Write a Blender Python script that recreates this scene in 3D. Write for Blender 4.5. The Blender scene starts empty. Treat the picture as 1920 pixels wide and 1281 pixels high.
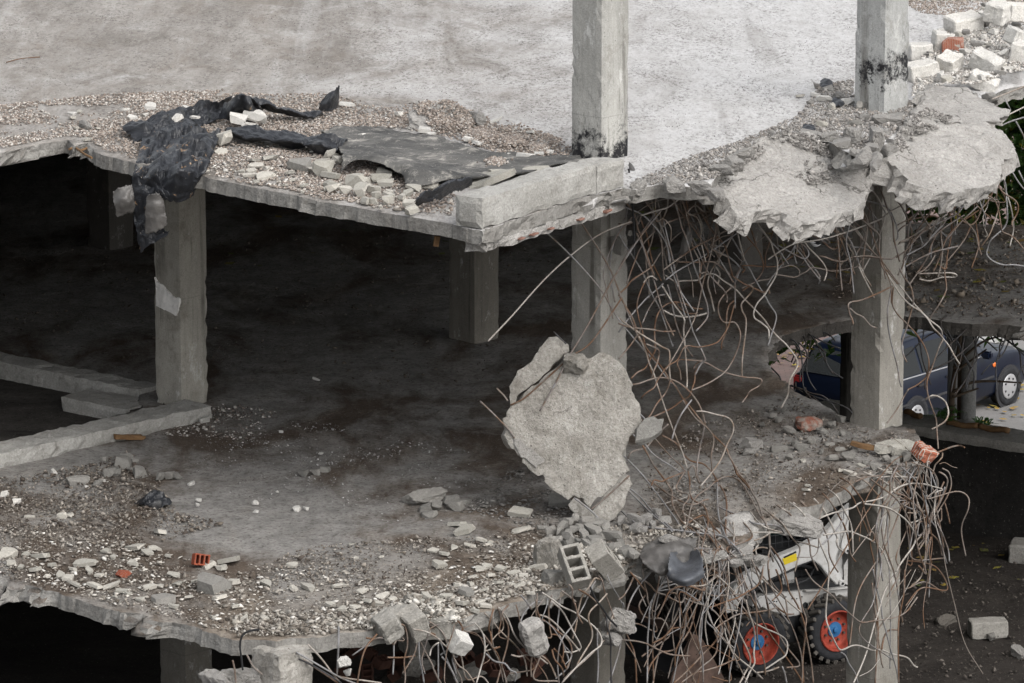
import bpy, bmesh, math, random
import numpy as np
from mathutils import Vector, Matrix, noise, geometry

random.seed(7)
S = bpy.context.scene
C = S.collection

# ------------------------------------------------------------------ camera, world, sun, exposure
F = 10000.0
PITCH = math.radians(13.0)
PW, PH = 1920.0, 1281.0
CAM = Vector((0.0, -52.38959, 16.71826))
ZG, ZM, ZR = 0.0, 3.35, 6.70          # ground, middle floor, roof levels (top of slab)
ZS = -3.3                             # street behind the retaining wall

cd = bpy.data.cameras.new('camera')
cd.sensor_width = 36.0
cd.lens = F / PW * 36.0
cd.clip_start = 1.0
cd.clip_end = 2000.0
cam = bpy.data.objects.new('camera', cd)
cam.location = CAM
cam.rotation_euler = (math.radians(90) - PITCH, 0, 0)
C.objects.link(cam)
S.camera = cam

SUN_EL, SUN_AZ = math.radians(46), math.radians(142)     # azimuth clockwise from +Y (sky convention)
w = bpy.data.worlds.new('World')
S.world = w
w.use_nodes = True
nt = w.node_tree
bg = nt.nodes['Background']
sky = nt.nodes.new('ShaderNodeTexSky')
sky.sky_type = 'NISHITA'
sky.sun_disc = False
sky.sun_elevation = SUN_EL
sky.sun_rotation = SUN_AZ
sky.air_density = 1.0
sky.dust_density = 4.0
hs = nt.nodes.new('ShaderNodeHueSaturation')
hs.inputs['Saturation'].default_value = 0.22
nt.links.new(sky.outputs[0], hs.inputs['Color'])
nt.links.new(hs.outputs[0], bg.inputs['Color'])
bg.inputs['Strength'].default_value = 0.15
sl = bpy.data.lights.new('sun', 'SUN')
sl.energy = 0.75
sl.angle = math.radians(60)
sl.color = (1.0, 0.965, 0.92)
so = bpy.data.objects.new('sun', sl)
sd = Vector((math.sin(SUN_AZ) * math.cos(SUN_EL), math.cos(SUN_AZ) * math.cos(SUN_EL), math.sin(SUN_EL)))
so.rotation_euler = sd.to_track_quat('Z', 'Y').to_euler()
C.objects.link(so)
vs = S.view_settings
vs.view_transform = 'Standard'
vs.look = 'None'
vs.exposure = 0.75
vs.gamma = 1.0
S.cycles.max_bounces = 6
S.cycles.diffuse_bounces = 4

# ------------------------------------------------------------------ where a photo point lies in the place
def ray(px, py):
    x = (px - PW / 2) / F
    y = -(py - PH / 2) / F
    return Vector((x, math.cos(PITCH) + y * math.sin(PITCH), -math.sin(PITCH) + y * math.cos(PITCH)))
def atz(px, py, z):
    d = ray(px, py)
    return CAM + d * ((z - CAM.z) / d.z)
def aty(px, py, y):
    d = ray(px, py)
    return CAM + d * ((y - CAM.y) / d.y)
def atp(px, py, p0, n):
    d = ray(px, py)
    return CAM + d * ((p0 - CAM).dot(n) / d.dot(n))

# ------------------------------------------------------------------ objects
def put(name, bm_or_me, m=None, parent=None, smooth=False):
    if isinstance(bm_or_me, bmesh.types.BMesh):
        me = bpy.data.meshes.new(name)
        bm_or_me.to_mesh(me)
        bm_or_me.free()
    else:
        me = bm_or_me
    if m is not None:
        for x in (m if isinstance(m, (list, tuple)) else [m]):
            me.materials.append(x)
    if smooth:
        me.polygons.foreach_set('use_smooth', [True] * len(me.polygons))
    o = bpy.data.objects.new(name, me)
    C.objects.link(o)
    if parent is not None:
        o.parent = parent
    return o
def tag(o, label, cat, group=None, kind=None):
    o['label'] = label
    o['category'] = cat
    if group: o['group'] = group
    if kind: o['kind'] = kind
    return o
def empty(name, label, cat, group=None, loc=(0, 0, 0), rz=0.0):
    o = bpy.data.objects.new(name, None)
    o.location = loc
    o.rotation_euler = (0, 0, rz)
    o.empty_display_size = 0.2
    C.objects.link(o)
    return tag(o, label, cat, group)

# ------------------------------------------------------------------ materials
class NB:
    """small node-building helper"""
    def __init__(s, name):
        s.m = bpy.data.materials.new(name)
        s.m.use_nodes = True
        s.t = s.m.node_tree
        s.b = s.t.nodes['Principled BSDF']
        s.co = s.n('ShaderNodeTexCoord').outputs['Object']
    def n(s, k, **kw):
        x = s.t.nodes.new(k)
        for a, v in kw.items(): setattr(x, a, v)
        return x
    def l(s, a, b): s.t.links.new(a, b)
    def noise(s, scale, detail=6, rough=0.6, co=None, dist=0.0):
        x = s.n('ShaderNodeTexNoise')
        x.inputs['Scale'].default_value = scale
        x.inputs['Detail'].default_value = detail
        x.inputs['Roughness'].default_value = rough
        x.inputs['Distortion'].default_value = dist
        s.l(co or s.co, x.inputs['Vector'])
        return x.outputs['Fac']
    def ramp(s, fac, lo, hi, a=0.0, b=1.0):
        x = s.n('ShaderNodeMapRange')
        x.inputs['From Min'].default_value = lo
        x.inputs['From Max'].default_value = hi
        x.inputs['To Min'].default_value = a
        x.inputs['To Max'].default_value = b
        s.l(fac, x.inputs['Value'])
        return x.outputs[0]
    def math(s, op, a, b):
        x = s.n('ShaderNodeMath', operation=op)
        for i, v in enumerate((a, b)):
            if isinstance(v, (int, float)): x.inputs[i].default_value = v
            else: s.l(v, x.inputs[i])
        return x.outputs[0]
    def mix(s, fac, a, b, mode='MIX'):
        x = s.n('ShaderNodeMix', data_type='RGBA', blend_type=mode)
        if isinstance(fac, (int, float)): x.inputs[0].default_value = fac
        else: s.l(fac, x.inputs[0])
        for i, v in ((6, a), (7, b)):
            if isinstance(v, tuple): x.inputs[i].default_value = v + (1,) if len(v) == 3 else v
            else: s.l(v, x.inputs[i])
        return x.outputs[2]
    def sep(s):
        x = s.n('ShaderNodeSeparateXYZ')
        s.l(s.co, x.inputs[0])
        return x.outputs
    def scaled(s, v):
        x = s.n('ShaderNodeMapping')
        x.inputs['Scale'].default_value = v
        s.l(s.co, x.inputs['Vector'])
        return x.outputs[0]
    def cracks(s, scale, width, seed_scale=2.0, thr=0.52):
        nx = s.n('ShaderNodeTexNoise'); nx.inputs['Scale'].default_value = seed_scale * 2; nx.inputs['Detail'].default_value = 6
        s.l(s.co, nx.inputs['Vector'])
        ad = s.n('ShaderNodeVectorMath', operation='MULTIPLY_ADD')
        s.l(nx.outputs['Color'], ad.inputs[0]); ad.inputs[1].default_value = (.35, .35, .35); s.l(s.co, ad.inputs[2])
        v = s.n('ShaderNodeTexVoronoi', feature='DISTANCE_TO_EDGE')
        v.inputs['Scale'].default_value = scale
        s.l(ad.outputs[0], v.inputs['Vector'])
        return s.math('MULTIPLY', s.ramp(v.outputs['Distance'], 0.0, width, 1, 0), s.ramp(s.noise(seed_scale, 3, 0.5), thr - .04, thr + .05))
    def bump(s, h, strength=0.5, dist=0.02):
        x = s.n('ShaderNodeBump')
        x.inputs['Strength'].default_value = strength
        x.inputs['Distance'].default_value = dist
        s.l(h, x.inputs['Height'])
        s.l(x.outputs[0], s.b.inputs['Normal'])
    def out(s, col, rough=0.9, metal=0.0, spec=0.3):
        if isinstance(col, tuple): s.b.inputs['Base Color'].default_value = col + (1,)
        else: s.l(col, s.b.inputs['Base Color'])
        if isinstance(rough, (int, float)): s.b.inputs['Roughness'].default_value = rough
        else: s.l(rough, s.b.inputs['Roughness'])
        s.b.inputs['Metallic'].default_value = metal
        s.b.inputs['Specular IOR Level'].default_value = spec
        return s.m
def concrete(name, c1, c2, c3, scale=3.0, bump=0.5, fine=60, var=0.0, pits=True):
    k = NB(name)
    a = k.ramp(k.noise(scale, 8, 0.65), 0.35, 0.65)
    col = k.mix(a, c1, c2)
    b = k.ramp(k.noise(scale * 5, 8, 0.7), 0.52, 0.72)
    col = k.mix(b, col, c3)
    f = k.noise(fine, 5, 0.7)
    col = k.mix(k.ramp(f, 0.3, 0.72, 0.72, 1.18), (0, 0, 0), col, 'MIX') if False else k.mix(1.0, col, k.mix(k.ramp(f, 0.3, 0.7), (0.62, 0.62, 0.61), (1.0, 1.0, 1.0)), 'MULTIPLY')
    if pits:
        v = k.noise(fine * 1.7, 2, 0.5)
        col = k.mix(k.ramp(v, 0.66, 0.74, 0, 0.6), col, (0.07, 0.065, 0.06))
    if var > 0:
        oi = k.n('ShaderNodeObjectInfo')
        col = k.mix(1.0, col, k.mix(oi.outputs['Random'], (1 - var, 1 - var, 1 - var * 1.05), (1.0, 0.985, 0.96)), 'MULTIPLY')
    h = k.math('ADD', k.math('MULTIPLY', k.noise(scale * 4, 8, 0.7), 0.7), k.math('MULTIPLY', f, 0.5))
    k.bump(h, bump, 0.03)
    return k.out(col, 0.92, 0, 0.2)
def brickmat(name, c, dust, amt):
    k = NB(name)
    n = k.noise(9, 8, 0.75)
    col = k.mix(k.ramp(k.noise(26, 5, 0.7), 0.35, 0.7), tuple(v * 0.6 for v in c), c)
    col = k.mix(k.ramp(n, amt - .08, amt + .08), col, dust)
    k.bump(k.noise(34, 6, 0.7), 0.5, 0.015)
    return k.out(col, 0.92, 0, 0.15)
def flat(name, col, rough=0.6, metal=0.0, spec=0.4, nz=0.25, scale=8):
    k = NB(name)
    n = k.ramp(k.noise(scale, 8, 0.65), 0.3, 0.7)
    c = k.mix(n, tuple(x * (1 - nz) for x in col), tuple(min(1, x * (1 + nz * 0.6)) for x in col))
    k.bump(k.noise(scale * 6, 5, 0.6), 0.15, 0.01)
    return k.out(c, rough, metal, spec)

def mat_roof():
    k = NB('roof_concrete_dusty')
    x, y, z = k.sep()
    big = k.noise(0.5, 8, 0.62, None, 0.8)
    def rot(v, a):
        q = k.n('ShaderNodeMapping')
        q.inputs['Scale'].default_value = v
        q.inputs['Rotation'].default_value = (0, 0, a)
        k.l(k.co, q.inputs['Vector'])
        return q.outputs[0]
    sw = k.noise(1.0, 9, 0.72, rot((1.0, 0.34, 1.0), 0.5), 1.2)
    sw2 = k.noise(3.0, 9, 0.74, rot((1.0, 0.4, 1.0), -0.35), 0.9)
    grey = k.mix(k.ramp(sw, 0.34, 0.66), (0.215, 0.198, 0.18), (0.40, 0.38, 0.355))
    brown = k.ramp(k.noise(1.5, 9, 0.7, rot((1.0, 0.4, 1.0), 0.9), 1.0), 0.5, 0.66)
    grey = k.mix(k.math('MULTIPLY', brown, 0.6), grey, (0.2, 0.17, 0.143))
    grey = k.mix(k.ramp(sw2, 0.54, 0.72, 0, 0.55), grey, (0.45, 0.44, 0.43))
    # pale cement dust, thick to the right
    d = k.math('ADD', k.ramp(x, -3.2, 3.2, 0.0, 0.95), k.ramp(big, 0.3, 0.7, -0.3, 0.3))
    d = k.math('ADD', d, k.ramp(sw, 0.3, 0.7, -0.16, 0.18))
    d = k.math('ADD', d, k.ramp(sw2, 0.3, 0.7, -0.15, 0.15))
    dust = k.ramp(d, 0.12, 0.85)
    col = k.mix(dust, grey, (0.55, 0.546, 0.543))
    mt = k.noise(7.5, 9, 0.8, rot((1.0, 0.42, 1.0), 0.1))
    col = k.mix(1.0, col, k.mix(k.ramp(mt, 0.3, 0.64), (0.8, 0.79, 0.775), (1.04, 1.04, 1.04)), 'MULTIPLY')
    drag = k.noise(1.0, 5, 0.6, rot((2.6, 0.12, 1.0), 0.55), 0.5)
    col = k.mix(k.math('MULTIPLY', k.ramp(drag, 0.55, 0.68), 0.4), col, (0.5, 0.492, 0.48))
    drag2 = k.noise(1.0, 5, 0.6, rot((2.2, 0.12, 1.0), -0.7), 0.6)
    col = k.mix(k.math('MULTIPLY', k.ramp(drag2, 0.58, 0.7), 0.4), col, (0.2, 0.185, 0.168))
    # crumbs and dark grains in drifts
    gr = k.noise(26, 6, 0.85, rot((1.0, 0.45, 1.0), 0.2))
    dr = k.ramp(k.noise(1.7, 9, 0.76, rot((1.0, 0.4, 1.0), 0.5), 1.3), 0.4, 0.58)
    sp = k.math('MULTIPLY', k.ramp(gr, 0.48, 0.62), k.ramp(dr, 0, 1, 0.14, 0.9))
    col = k.mix(sp, col, (0.10, 0.09, 0.082))
    gl = k.ramp(k.noise(30, 3, 0.75), 0.62, 0.7)
    col = k.mix(k.math('MULTIPLY', gl, 0.45), col, (0.58, 0.565, 0.55))
    h = k.math('ADD', k.math('MULTIPLY', gr, 0.8), sw2)
    k.bump(h, 0.6, 0.04)
    return k.out(col, 0.95, 0, 0.15)
def mat_floor():
    k = NB('dirty_floor')
    x, y, z = k.sep()
    big = k.noise(0.75, 8, 0.62, k.scaled((1, .6, 1)), 0.5)
    mid = k.noise(2.1, 9, 0.72, k.scaled((1.0, 0.4, 1)), 0.7)
    dirt = k.mix(k.ramp(mid, 0.35, 0.65), (0.074, 0.057, 0.044), (0.14, 0.111, 0.088))
    conc = k.mix(k.ramp(k.noise(5, 8, 0.7), 0.35, 0.65), (0.185, 0.178, 0.168), (0.305, 0.294, 0.278))
    bare = k.ramp(k.math('ADD', big, k.math('MULTIPLY', mid, 0.35)), 0.58, 0.72)
    col = k.mix(bare, dirt, conc)
    # pale mortar dust towards the broken front edge
    e = k.math('ADD', y, k.math('MULTIPLY', x, -0.55))
    fr = k.math('ADD', k.ramp(e, -2.2, -5.2, 0, 0.75), k.ramp(mid, 0.35, 0.65, -0.25, 0.35))
    col = k.mix(k.ramp(fr, 0.1, 1.0, 0, 0.6), col, (0.29, 0.247, 0.198))
    g = k.noise(22, 5, 0.75)
    col = k.mix(k.ramp(g, 0.5, 0.66, 0, 0.75), col, (0.06, 0.05, 0.043))
    g2 = k.noise(40, 3, 0.7)
    col = k.mix(k.ramp(g2, 0.6, 0.7, 0, 0.55), col, (0.36, 0.34, 0.31))
    k.bump(k.math('ADD', g, mid), 0.6, 0.05)
    return k.out(col, 0.95, 0, 0.15)
def mat_soil(name, a, b):
    k = NB(name)
    m = k.noise(1.2, 8, 0.65, k.scaled((0.8, 1.5, 1)), 0.5)
    g = k.noise(16, 6, 0.75)
    col = k.mix(k.ramp(m, 0.35, 0.65), a, b)
    col = k.mix(k.ramp(g, 0.5, 0.68, 0, 0.7), col, tuple(v * 0.45 for v in a))
    col = k.mix(k.ramp(k.noise(38, 3, 0.6), 0.64, 0.72, 0, 0.5), col, (0.3, 0.28, 0.25))
    k.bump(k.math('ADD', g, m), 0.7, 0.05)
    return k.out(col, 0.95, 0, 0.15)
def mat_column(name, base, tar=None):
    """board-marked concrete; tar = (z from, z to) of the bitumen smeared round the foot"""
    k = NB(name)
    x, y, z = k.sep()
    st = k.noise(1.6, 9, 0.74, k.scaled((1.6, 1.6, 0.7)), 0.5)
    sm = k.noise(6, 9, 0.76)
    col = k.mix(k.ramp(st, 0.36, 0.64), tuple(v * 0.74 for v in base), base)
    col = k.mix(k.ramp(k.noise(6, 7, 0.65, k.scaled((4, 4, 0.22))), 0.54, 0.72, 0, 0.4), col, tuple(v * 0.6 for v in base))
    col = k.mix(k.ramp(sm, 0.6, 0.74, 0, 0.5), col, (0.58, 0.575, 0.56))
    col = k.mix(k.ramp(k.noise(2.4, 9, 0.74), 0.55, 0.68, 0, 0.6), col, (0.15, 0.135, 0.11))
    col = k.mix(1.0, col, k.mix(k.ramp(k.noise(70, 5, 0.75), 0.3, 0.7), (0.72, 0.715, 0.7), (1.06, 1.06, 1.06)), 'MULTIPLY')
    dr = k.noise(1.0, 6, 0.62, k.scaled((9, 9, 0.30)), 0.3)
    col = k.mix(k.math('MULTIPLY', k.ramp(dr, 0.54, 0.64), k.ramp(k.noise(1.3, 4, 0.6), 0.42, 0.6, 0, .75)), col, (0.085, 0.078, 0.066))
    col = k.mix(k.math('MULTIPLY', k.ramp(k.noise(4.2, 9, 0.8, k.scaled((1, 1, .5))), 0.57, 0.64), 0.55), col, (0.6, 0.595, 0.58))
    pit = k.noise(52, 3, 0.6)
    col = k.mix(k.ramp(pit, 0.66, 0.72, 0, 0.75), col, (0.06, 0.055, 0.05))
    jo = k.math('ABSOLUTE', k.math('SUBTRACT', k.math('FRACT', k.math('ADD', k.math('MULTIPLY', z, 0.77), k.math('MULTIPLY', k.noise(1.5, 2, 0.5), 0.02)), 0), 0.5), 0)
    col = k.mix(k.ramp(jo, 0.0, 0.006, 0.6, 0), col, tuple(v * 0.5 for v in base))
    if tar:
        zz = k.math('ADD', z, k.math('MULTIPLY', k.math('SUBTRACT', k.noise(7, 8, 0.75), 0.5), 0.9))
        t = k.math('MULTIPLY', k.ramp(zz, tar[0], tar[0] + 0.05), k.ramp(zz, tar[1] - 0.04, tar[1] + 0.05, 1, 0))
        t = k.math('MULTIPLY', t, k.ramp(k.noise(5, 9, 0.78), 0.42, 0.52))
        col = k.mix(t, col, (0.018, 0.018, 0.02))
        up = k.math('MULTIPLY', k.ramp(z, tar[1], tar[1] + 1.0, 1, 0), k.ramp(k.noise(10, 6, 0.8, k.scaled((1.5, 1.5, 0.6))), 0.56, 0.66))
        col = k.mix(k.math('MULTIPLY', up, 0.7), col, (0.05, 0.05, 0.05))
    bd = k.noise(1.0, 3, 0.5, k.scaled((26, 26, 0.3)))
    k.bump(k.math('ADD', k.math('MULTIPLY', sm, 0.7), k.math('ADD', k.math('MULTIPLY', bd, 0.25), k.math('MULTIPLY', pit, 0.3))), 0.45, 0.025)
    return k.out(col, 0.9, 0, 0.2)
def mat_attr(name, rough=0.9):
    k = NB(name)
    a = k.n('ShaderNodeAttribute')
    a.attribute_name = 'col'
    c = k.mix(1.0, a.outputs['Color'], k.mix(k.ramp(k.noise(70, 4, 0.7), 0.3, 0.7), (0.66, 0.65, 0.63), (1, 1, 1)), 'MULTIPLY')
    k.bump(k.noise(90, 4, 0.6), 0.4, 0.01)
    return k.out(c, rough, 0, 0.2)
def mat_rebar(name, grey, rust, amt):
    k = NB(name)
    n = k.noise(4.5, 6, 0.7)
    f = k.noise(45, 4, 0.7)
    oi = k.n('ShaderNodeObjectInfo')
    t = k.math('ADD', n, k.math('MULTIPLY', k.math('SUBTRACT', oi.outputs['Random'], 0.5), 0.28))
    col = k.mix(k.ramp(t, amt - 0.1, amt + 0.12), grey, rust)
    col = k.mix(k.ramp(f, 0.5, 0.7, 0, 0.5), col, tuple(v * 0.45 for v in rust))
    k.bump(f, 0.4, 0.004)
    return k.out(col, 0.66, 0.2, 0.35)
def mat_bitumen(name, patches=True, base=(0.011, 0.012, 0.0145)):
    k = NB(name)
    n = k.noise(5, 8, 0.65)
    col = k.mix(k.ramp(n, 0.35, 0.65), base, tuple(v * 2.0 for v in base))
    if patches:
        col = k.mix(k.ramp(k.noise(4.6, 8, 0.74), 0.6, 0.62), col, (0.30, 0.19, 0.105))
        col = k.mix(k.ramp(k.noise(20, 3, 0.6), 0.70, 0.72), col, (0.55, 0.5, 0.44))
    col = k.mix(k.ramp(k.noise(2.2, 8, 0.7), 0.58, 0.72, 0, 0.35), col, (0.3, 0.29, 0.275))
    k.bump(k.noise(16, 6, 0.65), 0.5, 0.02)
    return k.out(col, k.ramp(n, 0.3, 0.7, 0.32, 0.55), 0, 0.45)

M = {}
M['roof'] = mat_roof()
M['floor'] = mat_floor()
M['soil'] = mat_soil('dark_soil', (0.026, 0.0225, 0.02), (0.046, 0.04, 0.035))
M['slab'] = concrete('slab_concrete', (0.22, 0.21, 0.195), (0.33, 0.32, 0.3), (0.16, 0.15, 0.135), 2.6, 0.9, 42)
k = NB('broken_concrete')
n_ = k.noise(1.3, 9, 0.74, None, 0.6)
col = k.mix(k.ramp(n_, 0.36, 0.62), (0.36, 0.346, 0.325), (0.5, 0.484, 0.46))
col = k.mix(k.ramp(k.noise(3.4, 9, 0.8), 0.54, 0.7, 0, 0.65), col, (0.24, 0.228, 0.21))
col = k.mix(k.ramp(k.noise(2.2, 9, 0.78, None, 1.0), 0.56, 0.68, 0, 0.6), col, (0.53, 0.515, 0.49))
ag = k.noise(34, 5, 0.8)
col = k.mix(1.0, col, k.mix(k.ramp(ag, 0.3, 0.68), (0.62, 0.61, 0.6), (1.08, 1.08, 1.08)), 'MULTIPLY')
col = k.mix(k.ramp(k.noise(52, 2, 0.5), 0.65, 0.71, 0, .8), col, (0.08, 0.075, 0.07))
k.bump(k.math('ADD', k.math('MULTIPLY', k.noise(6, 9, 0.75), 1.1), k.math('MULTIPLY', ag, 0.7)), 0.95, 0.035)
col = k.mix(k.cracks(1.5, 0.014), col, (0.07, 0.065, 0.058))
M['pale'] = k.out(col, 0.92, 0, 0.2)
k = NB('weathered_chunk')
n_ = k.noise(1.5, 9, 0.76, None, 0.6)
col = k.mix(k.ramp(n_, 0.36, 0.62), (0.27, 0.254, 0.225), (0.47, 0.45, 0.415))
col = k.mix(k.ramp(k.noise(3.2, 9, 0.8), 0.52, 0.7, 0, 0.7), col, (0.56, 0.545, 0.515))
col = k.mix(k.ramp(k.noise(2.1, 9, 0.74, k.scaled((2.2, 2.2, .6))), 0.55, 0.7, 0, 0.6), col, (0.15, 0.13, 0.105))
ag = k.noise(38, 5, 0.8)
col = k.mix(1.0, col, k.mix(k.ramp(ag, 0.3, 0.68), (0.6, 0.59, 0.575), (1.12, 1.12, 1.12)), 'MULTIPLY')
col = k.mix(k.ramp(k.noise(60, 2, 0.5), 0.65, 0.71, 0, .85), col, (0.06, 0.055, 0.05))
k.bump(k.math('ADD', k.math('MULTIPLY', k.noise(7, 9, 0.75), 1.0), k.math('MULTIPLY', ag, 0.7)), 0.9, 0.03)
col = k.mix(k.cracks(1.3, 0.012, 1.6, .54), col, (0.07, 0.062, 0.052))
M['hang'] = k.out(col, 0.92, 0, 0.2)
M['chip'] = concrete('mortar_chip', (0.55, 0.53, 0.48), (0.70, 0.675, 0.63), (0.42, 0.39, 0.35), 9, 0.5, 60, 0.35, False)
M['parapet'] = concrete('parapet_concrete', (0.36, 0.35, 0.325), (0.48, 0.47, 0.445), (0.27, 0.255, 0.235), 1.6, 0.8, 46)
M['white'] = concrete('white_rubble', (0.66, 0.645, 0.615), (0.78, 0.765, 0.74), (0.54, 0.52, 0.49), 7, 0.5, 60, 0.18, False)
M['grey'] = concrete('grey_rubble', (0.3, 0.29, 0.275), (0.4, 0.39, 0.37), (0.22, 0.21, 0.2), 9, 0.6, 60, 0.3)
M['block'] = concrete('block_concrete', (0.31, 0.298, 0.275), (0.41, 0.397, 0.37), (0.23, 0.218, 0.2), 6, 0.6, 55, 0.15)
M['brick'] = brickmat('red_brick', (0.33, 0.09, 0.05), (0.27, 0.22, 0.19), 0.6)
M['oldbrick'] = brickmat('dusty_red_brick', (0.24, 0.085, 0.055), (0.22, 0.19, 0.165), 0.48)
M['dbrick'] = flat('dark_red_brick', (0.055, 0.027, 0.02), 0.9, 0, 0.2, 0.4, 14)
M['wood'] = flat('splintered_wood', (0.17, 0.1, 0.05), 0.85, 0, 0.2, 0.45, 9)
M['colC'] = mat_column('column_tarred_foot', (0.44, 0.435, 0.41), (6.6, 6.95))
M['colD'] = mat_column('column_tar_band', (0.43, 0.435, 0.425), (6.98, 7.24))
M['col'] = mat_column('column_concrete', (0.43, 0.41, 0.365))
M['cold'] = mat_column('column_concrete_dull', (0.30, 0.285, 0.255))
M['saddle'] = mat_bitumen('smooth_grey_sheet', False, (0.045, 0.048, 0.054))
M['colE'] = mat_column('column_shade_toned', (0.21, 0.195, 0.17))  # darker copy of the column concrete, interior shade put into its colour
M['colF'] = mat_column('column_deep_shade_toned', (0.10, 0.093, 0.085))  # near-black copy for the deepest columns, their shade mixed into the colour
M['coll'] = mat_column('column_concrete_pale', (0.36, 0.35, 0.325))
M['attr'] = mat_attr('crumbs')
M['rust'] = mat_rebar('rebar_rusty', (0.2, 0.175, 0.155), (0.135, 0.077, 0.046), 0.5)
M['steel'] = mat_rebar('rebar_grey', (0.225, 0.222, 0.224), (0.14, 0.098, 0.07), 0.56)
M['palebar'] = mat_rebar('rebar_pale', (0.36, 0.335, 0.305), (0.18, 0.132, 0.097), 0.56)
M['darkbar'] = mat_rebar('rebar_dark', (0.05, 0.05, 0.053), (0.06, 0.045, 0.035), 0.6)
M['bit'] = mat_bitumen('torn_bitumen_sheet')
M['bitgrey'] = mat_bitumen('grey_felt_back', False, (0.055, 0.052, 0.049))
M['bitplain'] = mat_bitumen('black_bitumen', False)
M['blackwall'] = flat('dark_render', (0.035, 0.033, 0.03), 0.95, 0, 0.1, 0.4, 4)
M['plaster'] = flat('white_plaster', (0.82, 0.8, 0.77), 0.9, 0, 0.2, 0.25, 14)
M['black'] = flat('black_rubber', (0.02, 0.02, 0.021), 0.7, 0, 0.3, 0.3, 20)

k = NB('dusty_felt')
n1_ = k.noise(1.6, 9, 0.72, None, 0.8)
col = k.mix(k.ramp(n1_, 0.36, 0.62), (0.045, 0.045, 0.044), (0.13, 0.126, 0.118))
col = k.mix(k.ramp(k.noise(3.2, 9, 0.78, None, 0.6), 0.53, 0.66), col, (0.36, 0.34, 0.305))
col = k.mix(k.ramp(k.noise(28, 4, 0.8), 0.60, 0.68, 0, 0.7), col, (0.5, 0.47, 0.42))
k.bump(k.noise(12, 7, 0.7), 0.5, 0.02)
M['bitdust'] = k.out(col, 0.8, 0, 0.25)

M['broken_edge'] = mat_soil('dark_edge_shaded_underside', (0.035, 0.032, 0.029), (0.09, 0.083, 0.075))  # dark torn edges; also colours the slab undersides as if in deep shade
# ------------------------------------------------------------------ mesh builders
def nz(p, s, seed=0.0):
    return noise.noise(Vector((p[0] * s + seed, p[1] * s - seed * 1.7, p[2] * s + seed * 0.6)))
def inside(pt, poly):
    x, y = pt
    c = False
    j = len(poly) - 1
    for i in range(len(poly)):
        xi, yi = poly[i]; xj, yj = poly[j]
        if (yi > y) != (yj > y) and x < (xj - xi) * (y - yi) / (yj - yi) + xi:
            c = not c
        j = i
    return c
def edge_dist(pt, poly):
    best = 1e9
    px, py = pt
    j = len(poly) - 1
    for i in range(len(poly)):
        ax, ay = poly[j]; bx, by = poly[i]
        dx, dy = bx - ax, by - ay
        L = dx * dx + dy * dy
        t = 0 if L == 0 else max(0, min(1, ((px - ax) * dx + (py - ay) * dy) / L))
        d = (px - ax - dx * t) ** 2 + (py - ay - dy * t) ** 2
        if d < best: best = d
        j = i
    return math.sqrt(best)
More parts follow.
